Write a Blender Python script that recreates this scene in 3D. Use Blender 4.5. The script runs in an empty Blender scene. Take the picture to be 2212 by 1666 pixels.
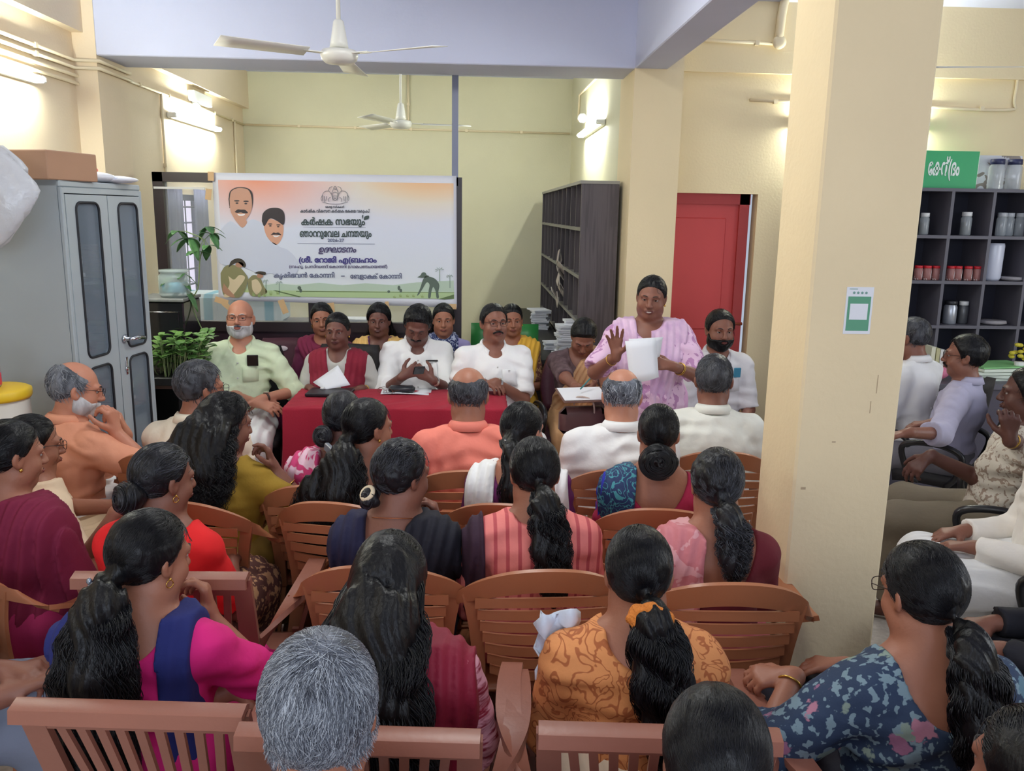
import bpy, math, random
import numpy as np
from mathutils import Matrix, Vector
R_ = random.Random(7)
NR = np.random.RandomState(11)
SC = bpy.context.scene
COL = SC.collection

# ---------------------------------------------------------------- camera
F_PX, CX, CY = 1800.0, 1106.0, 833.0          # focal length and centre in pixels of the 2212 x 1666 frame
CAM = np.array([0, 0, 1.87])
_vy = np.array([1026 - CX, -(459 - CY), F_PX]); _vy /= np.linalg.norm(_vy)
_a = -146.0; _b = (F_PX * F_PX + (1026 - CX) * _a) / 374.0
_vd = np.array([_a, -_b, F_PX]); _vd /= np.linalg.norm(_vd)
_vd -= _vy * _vd.dot(_vy); _vd /= np.linalg.norm(_vd)
_vx = np.cross(-_vd, _vy); _vx = _vx if _vx[0] > 0 else -_vx
MW = np.array([_vx, _vy, -_vd])               # world = MW @ (right, up, forward)
cam_data = bpy.data.cameras.new('camera')
cam = bpy.data.objects.new('camera', cam_data)
COL.objects.link(cam)
cam_data.sensor_width = 36.0
cam_data.sensor_fit = 'HORIZONTAL'
cam_data.lens = F_PX / 2212 * 36.0
cam_data.clip_start = 0.05
_m = Matrix.Identity(4)
for i in range(3):
    _m[i][0], _m[i][1], _m[i][2], _m[i][3] = MW[i][0], MW[i][1], -MW[i][2], CAM[i]
cam.matrix_world = _m
SC.camera = cam

# ---------------------------------------------------------------- light and exposure
SC.view_settings.view_transform = 'Standard'
SC.view_settings.look = 'None'
SC.view_settings.gamma = 1.0
SC.view_settings.use_curve_mapping = False
SC.view_settings.exposure = 0.6
SC.cycles.use_denoising = True
SC.cycles.max_bounces = 6
SC.cycles.diffuse_bounces = 4
SC.cycles.glossy_bounces = 3
SC.cycles.transmission_bounces = 6
SC.cycles.transparent_max_bounces = 12
SC.cycles.caustics_reflective = False
SC.cycles.caustics_refractive = False
SC.cycles.sample_clamp_indirect = 6.0
world = bpy.data.worlds.new('sky'); SC.world = world
world.use_nodes = True
world.node_tree.nodes['Background'].inputs[0].default_value = (0.72, 0.82, 1.0, 1)
world.node_tree.nodes['Background'].inputs[1].default_value = 0.4


def area_light(name, loc, rot, sx, sy, energy, col):
    l = bpy.data.lights.new(name, 'AREA')
    l.shape = 'RECTANGLE'; l.size = sx; l.size_y = sy; l.energy = energy; l.color = col
    o = bpy.data.objects.new(name, l); COL.objects.link(o)
    o.location = loc; o.rotation_euler = rot
    return o


# daylight through the windows of the hall behind the camera and at its sides
area_light('rear_window_daylight', (0.3, -3.6, 2.3), (math.radians(80), 0, 0), 5.0, 1.6, 88, (0.80, 0.88, 1.0))
area_light('side_window_daylight', (5.6, 2.6, 1.9), (math.radians(90), 0, math.radians(90)), 3.0, 1.5, 40, (0.85, 0.92, 1.0))
# unseen fill lights, added out of frame to brighten the audience from above
area_light('hall_tube_lamp', (-2.3, 0.9, 2.7), (0, math.radians(-50), 0), 0.1, 1.2, 8, (0.98, 1.0, 0.96))
area_light('hall_tube_lamp', (0.1, 0.4, 3.22), (0, 0, 0), 0.4, 1.2, 9, (0.98, 1.0, 0.96))
area_light('hall_tube_lamp', (0.0, 3.4, 3.22), (0, 0, 0), 0.4, 1.2, 20, (0.98, 1.0, 0.96))
TUBE_EMIT = 122.0
# ---------------------------------------------------------------- helpers
def ray(px, py):
    return MW @ np.array([px - CX, -(py - CY), F_PX])
def at_z(px, py, z):
    r = ray(px, py); return CAM + r * ((z - CAM[2]) / r[2])
def at_y(px, py, y):
    r = ray(px, py); return CAM + r * (y / r[1])
def at_x(px, py, x):
    r = ray(px, py); return CAM + r * (x / r[0])

def lin(c):
    out = []
    for v in c[:3]:
        v = v / 255.0
        out.append(v / 12.92 if v <= 0.04045 else ((v + 0.055) / 1.055) ** 2.4)
    return (out[0], out[1], out[2], 1.0)

MATS = {}
def nd(nt, typ, **kw):
    n = nt.nodes.new(typ)
    for k, v in kw.items():
        if k.startswith('i_'):
            n.inputs[k[2:].replace('_', ' ')].default_value = v
        else:
            setattr(n, k, v)
    return n

def ramp(nt, fac, stops, mode='LINEAR'):
    r = nt.nodes.new('ShaderNodeValToRGB')
    r.color_ramp.interpolation = mode
    el = r.color_ramp.elements
    while len(el) < len(stops):
        el.new(0.5)
    for e, (p, c) in zip(el, stops):
        e.position = p; e.color = lin(c)
    nt.links.new(fac, r.inputs[0])
    return r.outputs[0]

def mat(name, col=(200, 200, 200), rough=0.6, metal=0.0, bump=0.0, bscale=40.0, var=0.0, vscale=6.0, pat=None, cols=None, scale=1.0,
        trans=0.0, alpha=1.0, emit=None, estr=0.0, sheen=0.0, spec=0.5, stretch=(1, 1, 1), coat=0.0):
    """One procedural material: base colour with optional pattern, soft colour variation and bump."""
    if name in MATS:
        return MATS[name]
    m = bpy.data.materials.new(name); m.use_nodes = True
    nt = m.node_tree; nt.nodes.clear(); L = nt.links.new
    out = nd(nt, 'ShaderNodeOutputMaterial'); b = nd(nt, 'ShaderNodeBsdfPrincipled')
    L(b.outputs[0], out.inputs[0])
    b.inputs['Roughness'].default_value = rough; b.inputs['Metallic'].default_value = metal
    b.inputs['Specular IOR Level'].default_value = spec
    b.inputs['Transmission Weight'].default_value = trans; b.inputs['Alpha'].default_value = alpha
    b.inputs['Coat Weight'].default_value = coat
    if sheen:
        b.inputs['Sheen Weight'].default_value = sheen
        b.inputs['Sheen Roughness'].default_value = 0.5
    if emit:
        b.inputs['Emission Color'].default_value = lin(emit); b.inputs['Emission Strength'].default_value = estr
    tc = nd(nt, 'ShaderNodeTexCoord'); mp = nd(nt, 'ShaderNodeMapping')
    mp.inputs['Scale'].default_value = stretch
    L(tc.outputs['Object'], mp.inputs[0]); V = mp.outputs[0]
    rgb = nd(nt, 'ShaderNodeRGB'); rgb.outputs[0].default_value = lin(col); C = rgb.outputs[0]
    cols = cols or []
    if pat == 'noise':
        n = nd(nt, 'ShaderNodeTexNoise', i_Scale=scale, i_Detail=4.0); L(V, n.inputs[0])
        k = len(cols); C = ramp(nt, n.outputs[0], [(0.33 + 0.34 * i / max(1, k - 1), c) for i, c in enumerate(cols)])
    elif pat == 'spots':
        n = nd(nt, 'ShaderNodeTexNoise', i_Scale=scale, i_Detail=2.0, i_Distortion=1.2); L(V, n.inputs[0])
        C = ramp(nt, n.outputs[0], [(0.0, cols[0]), (0.54, cols[0]), (0.56, cols[1]), (1, cols[1])])
    elif pat == 'floral':
        v = nd(nt, 'ShaderNodeTexVoronoi', i_Scale=scale); w = nd(nt, 'ShaderNodeTexNoise', i_Scale=scale * 1.5, i_Detail=3.0)
        mx = nd(nt, 'ShaderNodeVectorMath', operation='MULTIPLY_ADD')
        L(w.outputs[1], mx.inputs[0]); mx.inputs[1].default_value = (0.055, 0.055, 0.055); L(V, mx.inputs[2]); L(mx.outputs[0], v.inputs[0])
        f = ramp(nt, v.outputs[0], [(0.0, (255, 255, 255)), (0.30, (255, 255, 255)), (0.36, (0, 0, 0)), (1, (0, 0, 0))])
        sp = nd(nt, 'ShaderNodeSeparateColor'); L(v.outputs[1], sp.inputs[0])
        k = len(cols) - 1
        fc = ramp(nt, sp.outputs[0], [(i / k, c) for i, c in enumerate(cols[1:])], 'CONSTANT')
        n2 = nd(nt, 'ShaderNodeTexNoise', i_Scale=scale * 3.2, i_Detail=2.0); L(V, n2.inputs[0])
        lf = ramp(nt, n2.outputs[0], [(0, cols[0]), (0.55, cols[0]), (0.58, cols[1]), (1, cols[1])])
        mi = nd(nt, 'ShaderNodeMix', data_type='RGBA'); L(f, mi.inputs[0]); L(lf, mi.inputs[6]); L(fc, mi.inputs[7]); C = mi.outputs[2]
    elif pat == 'vine':
        n = nd(nt, 'ShaderNodeTexNoise', i_Scale=scale, i_Detail=1.0, i_Distortion=2.5); L(V, n.inputs[0])
        C = ramp(nt, n.outputs[0], [(0, cols[0]), (0.46, cols[0]), (0.48, cols[1]), (0.53, cols[1]), (0.55, cols[0]), (1, cols[0])])
    elif pat in ('stripe', 'stripex', 'fine', 'check'):
        w = nd(nt, 'ShaderNodeTexWave', i_Scale=scale, i_Distortion=0.6 if pat == 'fine' else 0.15, i_Detail=1.0)
        w.bands_direction = 'X' if pat != 'stripe' else 'Z'; L(V, w.inputs[0])
        st = [(0, cols[0]), (0.72, cols[0]), (0.86, cols[1]), (1, cols[1])] if pat != 'fine' else [(0.2, cols[0]), (0.8, cols[1])]
        C = ramp(nt, w.outputs[0], st)
        if pat == 'check':
            w2 = nd(nt, 'ShaderNodeTexWave', i_Scale=scale, i_Distortion=0.15); w2.bands_direction = 'Z'; L(V, w2.inputs[0])
            c2 = ramp(nt, w2.outputs[0], st); mi = nd(nt, 'ShaderNodeMix', data_type='RGBA'); mi.inputs[0].default_value = 0.5
            L(C, mi.inputs[6]); L(c2, mi.inputs[7]); C = mi.outputs[2]
    elif pat == 'streak':
        n = nd(nt, 'ShaderNodeTexNoise', i_Scale=scale, i_Detail=5.0, i_Distortion=0.6); L(V, n.inputs[0])
        C = ramp(nt, n.outputs[0], [(0.42, cols[0]), (0.56, cols[1])])
    elif pat == 'hair':
        h = nd(nt, 'ShaderNodeHairInfo')
        k = len(cols)
        C = ramp(nt, h.outputs['Random'], [(i / max(1, k - 1), c) for i, c in enumerate(cols)])
    elif pat == 'zgrad':
        s = nd(nt, 'ShaderNodeSeparateXYZ'); L(V, s.inputs[0])
        C = ramp(nt, s.outputs[2], cols)
    if var:
        n = nd(nt, 'ShaderNodeTexNoise', i_Scale=vscale, i_Detail=5.0); L(V, n.inputs[0])
        mr = nd(nt, 'ShaderNodeMapRange'); L(n.outputs[0], mr.inputs[0])
        mr.inputs[1].default_value = 0.3; mr.inputs[2].default_value = 0.7
        mr.inputs[3].default_value = 1 - var; mr.inputs[4].default_value = 1 + var
        mm = nd(nt, 'ShaderNodeVectorMath', operation='SCALE'); L(C, mm.inputs[0]); L(mr.outputs[0], mm.inputs['Scale']); C = mm.outputs[0]
    L(C, b.inputs['Base Color'])
    if bump:
        n = nd(nt, 'ShaderNodeTexNoise', i_Scale=bscale, i_Detail=4.0); L(V, n.inputs[0])
        bp = nd(nt, 'ShaderNodeBump', i_Strength=bump, i_Distance=0.01); L(n.outputs[0], bp.inputs['Height']); L(bp.outputs[0], b.inputs['Normal'])
    MATS[name] = m
    return m

# ---- meshes
def mesh_obj(name, V, Fc, m, parent=None, smooth=True, auto=None):
    """Link one mesh object from vertices and polygon index lists (or an (n,4) quad array)."""
    me = bpy.data.meshes.new(name)
    V = np.asarray(V, np.float32)
    if isinstance(Fc, np.ndarray):
        n = len(Fc); k = Fc.shape[1] if n else 4
        me.vertices.add(len(V)); me.vertices.foreach_set('co', V.ravel())
        me.loops.add(n * k); me.loops.foreach_set('vertex_index', Fc.astype(np.int32).ravel())
        me.polygons.add(n); me.polygons.foreach_set('loop_start', np.arange(0, n * k, k, dtype=np.int32))
        me.update(calc_edges=True); me.validate()
    else:
        me.from_pydata([tuple(v) for v in V], [], Fc)
    me.polygons.foreach_set('use_smooth', [smooth] * len(me.polygons))
    if auto is not None:
        me.set_sharp_from_angle(angle=math.radians(auto))
    me.materials.append(m)
    o = bpy.data.objects.new(name, me); COL.objects.link(o)
    if parent is not None:
        o.parent = parent
    return o

class MB:
    """Collects simple shapes; build() links them as ONE mesh object."""
    def __init__(s): s.V = []; s.F = []
    def add(s, V, Fc):
        k = len(s.V); s.V += [tuple(v) for v in V]; s.F += [tuple(int(i) + k for i in f) for f in Fc]; return s
    def box(s, lo, hi, R=None, t=None, bev=0.0):
        x0, y0, z0 = lo; x1, y1, z1 = hi
        if bev:
            b = min(bev, (x1 - x0) * .49, (y1 - y0) * .49, (z1 - z0) * .49); V = []; 
            for X, sx in ((x0, 1), (x1, -1)):
                for Y, sy in ((y0, 1), (y1, -1)):
                    for Z, sz in ((z0, 1), (z1, -1)):
                        V += [(X, Y + sy * b, Z + sz * b), (X + sx * b, Y, Z + sz * b), (X + sx * b, Y + sy * b, Z)]
            import itertools
            id = lambda i, j, k, a: ((i * 2 + j) * 2 + k) * 3 + a
            Fs = []
            for i in (0, 1):
                q = [id(i, 0, 0, 0), id(i, 1, 0, 0), id(i, 1, 1, 0), id(i, 0, 1, 0)]; Fs.append(q if i else q[::-1])
                q = [id(0, i, 0, 1), id(1, i, 0, 1), id(1, i, 1, 1), id(0, i, 1, 1)]; Fs.append(q[::-1] if i else q)
                q = [id(0, 0, i, 2), id(1, 0, i, 2), id(1, 1, i, 2), id(0, 1, i, 2)]; Fs.append(q if i else q[::-1])
            for i in (0, 1):
                for j in (0, 1):
                    f = (i + j) % 2
                    q = [id(i, j, 0, 0), id(i, j, 1, 0), id(i, j, 1, 1), id(i, j, 0, 1)]; Fs.append(q if f else q[::-1])
                    q = [id(i, 0, j, 0), id(i, 1, j, 0), id(i, 1, j, 2), id(i, 0, j, 2)]; Fs.append(q[::-1] if f else q)
                    q = [id(0, i, j, 1), id(1, i, j, 1), id(1, i, j, 2), id(0, i, j, 2)]; Fs.append(q if f else q[::-1])
            for i, j, k in itertools.product((0, 1), repeat=3):
                q = [id(i, j, k, 0), id(i, j, k, 1), id(i, j, k, 2)]; Fs.append(q if (i + j + k) % 2 == 0 else q[::-1])
        else:
            V = [(x, y, z) for x in (x0, x1) for y in (y0, y1) for z in (z0, z1)]
            Fs = [(0, 1, 3, 2), (4, 6, 7, 5), (0, 4, 5, 1), (2, 3, 7, 6), (0, 2, 6, 4), (1, 5, 7, 3)]
        V = np.array(V, float)
        if R is not None: V = V @ np.asarray(R).T
        if t is not None: V = V + np.asarray(t)
        return s.add(V, Fs)
    def tube(s, P, r, n=8, cap=True):
        P = np.asarray(P, float); r = np.broadcast_to(np.asarray(r, float), (len(P),))
        T = np.gradient(P, axis=0); T /= np.linalg.norm(T, axis=1)[:, None] + 1e-9
        up = np.array([0, 0, 1.0]) if abs(T[0][2]) < .9 else np.array([1.0, 0, 0])
        V = []
        u = np.cross(T[0], up); u /= np.linalg.norm(u)
        for p, t, q in zip(P, T, r):
            u = u - t * u.dot(t); u /= np.linalg.norm(u) + 1e-9; w = np.cross(t, u)
            for a in range(n):
                c = 2 * math.pi * a / n; V.append(p + q * (math.cos(c) * u + math.sin(c) * w))
        m = len(P); Fs = [(i * n + a, i * n + (a + 1) % n, (i + 1) * n + (a + 1) % n, (i + 1) * n + a) for i in range(m - 1) for a in range(n)]
        if cap: Fs += [tuple(range(n))[::-1], tuple((m - 1) * n + a for a in range(n))]
        return s.add(V, Fs)
    def lathe(s, prof, n=20, t=(0, 0, 0), R=None):
        V = []; Fs = []; m = len(prof)
        for r, z in prof:
            for a in range(n):
                c = 2 * math.pi * a / n; V.append((r * math.cos(c), r * math.sin(c), z))
        for i in range(m - 1):
            for a in range(n): Fs.append((i * n + a, i * n + (a + 1) % n, (i + 1) * n + (a + 1) % n, (i + 1) * n + a))
        Fs += [tuple(range(n))[::-1], tuple((m - 1) * n + a for a in range(n))]
        V = np.array(V)
        if R is not None: V = V @ np.asarray(R).T
        return s.add(V + np.asarray(t), Fs)
    def sheet(s, G, th):
        """A curved slab from a grid of points G[m][n] with thickness th."""
        G = np.asarray(G, float); m, n = G.shape[:2]
        du = np.gradient(G, axis=0); dv = np.gradient(G, axis=1)
        N = np.cross(du, dv); N /= np.linalg.norm(N, axis=2)[..., None] + 1e-12
        A = (G + N * th / 2).reshape(-1, 3); B = (G - N * th / 2).reshape(-1, 3); k = m * n; Fs = []
        for i in range(m - 1):
            for j in range(n - 1):
                a, b, c, d = i * n + j, (i + 1) * n + j, (i + 1) * n + j + 1, i * n + j + 1
                Fs += [(a, b, c, d), (k + d, k + c, k + b, k + a)]
        rim = [i * n for i in range(m)] + [(m - 1) * n + j for j in range(1, n)] + [i * n + n - 1 for i in range(m - 2, -1, -1)] + [j for j in range(n - 2, 0, -1)]
        for a, b in zip(rim, rim[1:] + rim[:1]): Fs.append((b, a, k + a, k + b))
        return s.add(np.vstack([A, B]), Fs)
    def prism(s, poly, y0, y1):
        """Outline in (x, z) pulled from y0 to y1."""
        n = len(poly)
        V = [(x, y0, z) for x, z in poly] + [(x, y1, z) for x, z in poly]
        return s.add(V, [tuple(range(n)), tuple(range(2 * n - 1, n - 1, -1))] + [(i, n + i, n + (i + 1) % n, (i + 1) % n) for i in range(n)])
    def ell(s, c, r, n=12, m=8, R=None):
        V = []; Fs = []
        for i in range(m + 1):
            t = math.pi * i / m
            for a in range(n):
                p = 2 * math.pi * a / n; V.append((r[0] * math.sin(t) * math.cos(p), r[1] * math.sin(t) * math.sin(p), r[2] * math.cos(t)))
        for i in range(m):
            for a in range(n): Fs.append((i * n + a, (i + 1) * n + a, (i + 1) * n + (a + 1) % n, i * n + (a + 1) % n))
        V = np.array(V)
        if R is not None: V = V @ np.asarray(R).T
        return s.add(V + np.asarray(c), Fs)
    def build(s, name, m, parent=None, smooth=False, auto=None, T=None):
        V = np.array(s.V, float)
        if T is not None: V = V @ np.asarray(T[0]).T + np.asarray(T[1])
        return mesh_obj(name, V, s.F, m, parent, smooth, auto)

def catmull(P, k=8):
    P = np.asarray(P, float); Q = np.vstack([2 * P[0] - P[1], P, 2 * P[-1] - P[-2]]); out = []
    for i in range(1, len(Q) - 2):
        for t in np.arange(k) / k:
            a, b, c, d = Q[i - 1:i + 3]
            out.append(.5 * (2 * b + (c - a) * t + (2 * a - 5 * b + 4 * c - d) * t * t + (3 * b - a - 3 * c + d) * t ** 3))
    return np.array(out + [P[-1]])

def tag(o, label=None, cat=None, group=None, kind=None):
    if label: o['label'] = label
    if cat: o['category'] = cat
    if group: o['group'] = group
    if kind: o['kind'] = kind
    return o
def thing(name, label, cat, loc=(0, 0, 0), rz=0.0, group=None):
    o = bpy.data.objects.new(name, None); COL.objects.link(o); o.empty_display_size = .1
    o.location = tuple(float(v) for v in loc); o.rotation_euler = (0, 0, rz)
    return tag(o, label, cat, group)
def structure(o): o['kind'] = 'structure'; return o
def dup(root, loc, rz, label, group=None, name=None):
    r = root.copy(); COL.objects.link(r); r.location = tuple(float(v) for v in loc); r.rotation_euler = (0, 0, rz); r['label'] = label
    if group: r['group'] = group
    for ch in list(root.children):
        c = ch.copy(); COL.objects.link(c); c.parent = r
        for g in list(ch.children):
            d = g.copy(); COL.objects.link(d); d.parent = c
    return r
def rotz(a):
    c, s = math.cos(a), math.sin(a); return np.array([[c, -s, 0], [s, c, 0], [0, 0, 1.0]])
def rotx(a):
    c, s = math.cos(a), math.sin(a); return np.array([[1.0, 0, 0], [0, c, -s], [0, s, c]])
def roty(a):
    c, s = math.cos(a), math.sin(a); return np.array([[c, 0, s], [0, 1.0, 0], [-s, 0, c]])
def torus_pts(c, r, axis_u, axis_v, n=20, a0=0, a1=2 * math.pi):
    return [np.asarray(c) + r * (math.cos(t) * np.asarray(axis_u) + math.sin(t) * np.asarray(axis_v)) for t in np.linspace(a0, a1, n)]

def text_mesh(name, body, size, m, parent=None, loc=(0, 0, 0), rot=(math.pi / 2, 0, 0), align='CENTER', sx=1.0, kern=None, offset=0.0, ext=0.0008, space=1.0, shear=0.0):
    """Lettering as a thin mesh; kern maps a character index to a kerning value."""
    cu = bpy.data.curves.new(name, 'FONT'); cu.body = body; cu.size = size; cu.align_x = align; cu.offset = offset; cu.extrude = ext
    cu.space_character = space; cu.shear = shear; cu.resolution_u = 3
    for i, k in (kern or {}).items():
        if i < len(cu.body_format): cu.body_format[i].kerning = k
    tmp = bpy.data.objects.new(name + '_tmp', cu); COL.objects.link(tmp)
    dg = bpy.context.evaluated_depsgraph_get()
    me = bpy.data.meshes.new_from_object(tmp.evaluated_get(dg))
    bpy.data.objects.remove(tmp)
    me.name = name; me.materials.clear(); me.materials.append(m)
    o = bpy.data.objects.new(name, me); COL.objects.link(o)
    o.location = loc; o.rotation_euler = rot; o.scale = (sx, 1, 1)
    if parent is not None: o.parent = parent
    return o
# ---------------------------------------------------------------- the room
XL, YB, YA, XR = -2.5, 6.0, 9.47, 1.05         # left wall, door wall, alcove back wall, alcove right wall
BF, BK, BZ, CZ = 5.6, 6.05, 2.79, 3.3          # beam front, beam back, beam underside, ceiling
paint = mat('cream_paint', (236, 218, 178), 0.75, bump=0.12, bscale=60, var=0.04, vscale=1.6)
paint_l = mat('peach_paint', (232, 214, 184), 0.75, bump=0.12, bscale=60, var=0.04, vscale=1.4)
paint_y = mat('yellow_paint', (218, 213, 182), 0.75, bump=0.12, bscale=60, var=0.05, vscale=1.2)
pillar_p = mat('pillar_paint', (238, 218, 178), 0.7, bump=0.15, bscale=45, var=0.035, vscale=2.2)
white_p = mat('white_ceiling_paint', (205, 210, 232), 0.8, bump=0.1, bscale=30, var=0.03, vscale=1.5)
floor_m = mat('floor_tiles', (150, 142, 136), 0.35, pat='noise', cols=[(166, 158, 150), (178, 170, 162), (190, 182, 174)], scale=40)
wood_d = mat('dark_laminate', (62, 50, 50), 0.45, pat='streak', cols=[(72, 64, 67), (88, 80, 83)], scale=3.0, stretch=(14, 14, 0.6))
black_m = mat('black_laminate', (22, 21, 24), 0.5, bump=0.05)
conduit_m = mat('conduit_plastic', (232, 216, 182), 0.5)

def sbox(name, lo, hi, m, bev=0.0):
    return structure(MB().box(lo, hi, bev=bev).build(name, m))
sbox('floor', (XL - .1, -4.2, -.1), (5.9, YA + .1, 0), floor_m)
sbox('ceiling', (XL - .1, -4.2, CZ), (5.9, YA + .1, CZ + .1), white_p)
# left wall with the alcove window cut out of it
WY0, WY1, WZ0, WZ1 = 6.95, 8.0, 0.85, 1.98
w = MB()
w.box((XL - .12, -4.2, 0), (XL, WY0, CZ)); w.box((XL - .12, WY1, 0), (XL, YA + .1, CZ))
w.box((XL - .12, WY0, 0), (XL, WY1, WZ0)); w.box((XL - .12, WY0, WZ1), (XL, WY1, CZ))
w.box((XL, -4.2, 2.92), (XL + .07, BF + .01, CZ)); w.box((XL, BK, 2.92), (XL + .07, YA, CZ))
structure(w.build('wall_left', paint_l))
sbox('wall_back', (XL, YA, 0), (XR + .12, YA + .12, CZ), paint_y)
sbox('wall_alcove_right', (XR, BK, 0), (XR + .12, YA, CZ), paint_y)
dl, dr = at_y(1438, 411, YB), at_y(1638, 416, YB)
DX0, DX1, DZ = dl[0], dr[0] , 2.03
w = MB()
w.box((1.017, YB, 0), (DX0, YB + .12, CZ)); w.box((DX1, YB, 0), (5.8, YB + .12, CZ)); w.box((DX0, YB, DZ), (DX1, YB + .12, CZ))
w.box((1.33, YB - .035, 2.84), (5.8, YB, CZ))
structure(w.build('wall_door', paint))
sbox('wall_right', (5.8, -4.2, 0), (5.9, YB, CZ), paint)
sbox('pilaster_left', (XL, BF, 0), (XL + .14, BK, CZ), paint_l)['kind'] = 'structure'
sbox('pilaster_right', (1.017, BF, 0), (1.335, YB, CZ), paint)
w = MB()
sbox('beam_front', (XL + .139, BF - .002, BZ), (1.23, BK, CZ), white_p, .006)
sbox('beam_side', (1.017, -4.2, BZ), (1.23, BF, CZ), white_p, .006)
pl = MB().box((1.043, 2.55, 0), (1.365, 2.87, CZ), bev=.008).build('pillar', pillar_p); structure(pl)
# scuffs and chips on the pillar are part of its paint
scuff = mat('grey_scuff', (186, 164, 134), 0.9)
sc = MB()
for (px, py, w_, h_) in ( (1768, 466, .004, .012), (1895, 830, .0012, .03), (1880, 880, .0012, .02), (1801, 955, .006, .002), (1735, 1055, .008, .004)):
    p = at_y(px, py, 2.55)
    if 1.05 < p[0] < 1.355: sc.box((p[0] - w_, 2.5492, p[2] - h_), (p[0] + w_, 2.5502, p[2] + h_))
sc.build('scuff_marks', scuff, pl)

# window in the alcove's left wall, with a grille and grey curtains
blue_grey = mat('window_bar_paint', (52, 58, 92), 0.5)
glass = mat('clear_glass', (235, 242, 245), 0.04, alpha=0.16, spec=0.6)
sky_glass = mat('bright_window_pane', (225, 220, 238), 0.3, emit=(228, 222, 240), estr=0.75)
win = MB().box((XL - .1, WY0, WZ0), (XL - .02, WY0 + .05, WZ1)).box((XL - .1, WY1 - .05, WZ0), (XL - .02, WY1, WZ1)).box((XL - .1, WY0, WZ0), (XL - .02, WY1, WZ0 + .05)).box((XL - .1, WY0, WZ1 - .05), (XL - .02, WY1, WZ1)).build('window_1', blue_grey)
structure(win)
MB().box((XL - .11, WY0 + .04, WZ0 + .04), (XL - .1, WY1 - .04, WZ1 - .04)).build('pane', sky_glass, win)
g = MB()
for i in range(8): g.tube([(XL - .03, WY0 + .05, WZ0 + .08 + i * .135), (XL - .03, WY1 - .05, WZ0 + .08 + i * .135)], .008, 6)
for i in range(6): g.tube([(XL - .03, WY0 + .1 + i * .17, WZ0 + .03), (XL - .03, WY0 + .1 + i * .17, WZ1 - .03)], .006, 6)
g.build('grille', blue_grey, win)
cur = mat('grey_curtain', (96, 98, 124), 0.9)
for (a, b) in ((WY0 + .02, WY0 + .36), (WY1 - .34, WY1 - .02)):
    G = [[(XL + .02 + .018 * math.sin(j * 1.9), a + (b - a) * j / 14, WZ0 - .15 + (WZ1 - WZ0 + .2) * i / 6) for j in range(15)] for i in range(7)]
    tag(MB().sheet(G, .006).build('curtain', cur, smooth=True), 'grey curtain drawn aside at the near edge of the grilled window' if a < WY0 + .1 else 'grey curtain at the far edge of the grilled window', 'curtain')

# red door, recessed between its jambs
red = mat('red_door_paint', (198, 70, 70), 0.45, bump=0.06, bscale=30, var=0.05, vscale=2.5)
red2 = mat('red_frame_paint', (166, 54, 54), 0.5)
door = MB().box((DX0, YB + .06, 0), (DX1 - .05, YB + .1, DZ - .03)).build('door_1', red); structure(door)
MB().box((DX0, YB + .035, DZ - .075), (DX1 - .04, YB + .12, DZ)).box((DX1 - .115, YB + .035, 0), (DX1 - .045, YB + .12, DZ)).build('door_frame', red2, door)
MB().box((DX0 + .07, YB + .052, 1.05), (DX1 - .2, YB + .066, DZ - .17), bev=.01).box((DX0 + .07, YB + .052, .2), (DX1 - .2, YB + .066, .9), bev=.01).build('door_panel', red, door)
hz = at_y(1597, 700, YB)
brass = mat('aged_brass', (150, 70, 50), 0.4, metal=0.4)
MB().tube([(hz[0] - .1, YB + .03, hz[2]), (hz[0] + .03, YB + .03, hz[2] - .005)], .009, 8).tube([(hz[0] - .08, YB + .03, hz[2]), (hz[0] - .08, YB + .06, hz[2])], .012, 8).tube([(hz[0] + .02, YB + .03, hz[2]), (hz[0] + .02, YB + .06, hz[2])], .012, 8).build('latch', brass, door, True)

# conduits: each run is one pipe with its clips
def conduit(name, label, P, clips=(), r=.011, box=None):
    o = MB().tube(P, r, 8).build(name, conduit_m, None, True); tag(o, label, 'conduit')
    if len(clips):
        c = MB()
        for p in clips: c.box(np.array(p) - .014, np.array(p) + .014)
        c.build('clip', conduit_m, o)
    return o
xw = XL + .014
zc = at_x(201, 147, XL)[2]
pts = lambda z: [(xw, 3.2, z), (xw, BF - .03, z), (xw + .145, BF - .016, z), (xw + .145, BK + .016, z), (xw, BK + .03, z), (xw, YA - .02, z)]
conduit('conduit', 'uppermost white conduit along the left wall above the tube lights', pts(zc), [(xw, y, zc) for y in (3.9, 4.5, 5.1, 6.6, 7.2, 8.4, 9.0)])
conduit('conduit', 'second white conduit from the top on the left wall', pts(zc - .045)[:5], [(xw, y, zc - .045) for y in (3.9, 4.5, 5.1)])
for k, (lbl, px) in enumerate((('conduit dropping from the left wall runs, nearer to the left pilaster', 222), ('conduit dropping from the left wall runs, nearer to the cabinet box', 190))):
    q = at_x(px, 250, XL)
    z = zc - .09 - .045 * k
    conduit('conduit', 'white ' + lbl, [(xw, 3.2, z), (xw, q[1] - .04, z), (xw, q[1], z - .05), (xw, q[1], 1.95)], [(xw, y, z) for y in (3.9, 4.5)] + [(xw, q[1], 2.35)])
for px, lbl in ((350, 'vertical conduit beside the far left tube light'), (505, 'vertical conduit in the far left corner of the alcove')):
    q = at_x(px, 300, XL); conduit('conduit', 'white ' + lbl, [(xw, q[1], zc), (xw, q[1], 1.5)], [(xw, q[1], 2.2)])
zb = at_y(880, 277, YA)[2]
conduit('conduit', 'white conduit running across the yellow alcove back wall', [(XL + .02, YA - .014, zc), (XR - .02, YA - .014, at_y(1230, 289, YA)[2])], [(x, YA - .014, zc + (at_y(1230, 289, YA)[2] - zc) * (x - XL) / (XR - XL)) for x in (-1.9, -1.3, -.7, -.1, .5)])
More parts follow.
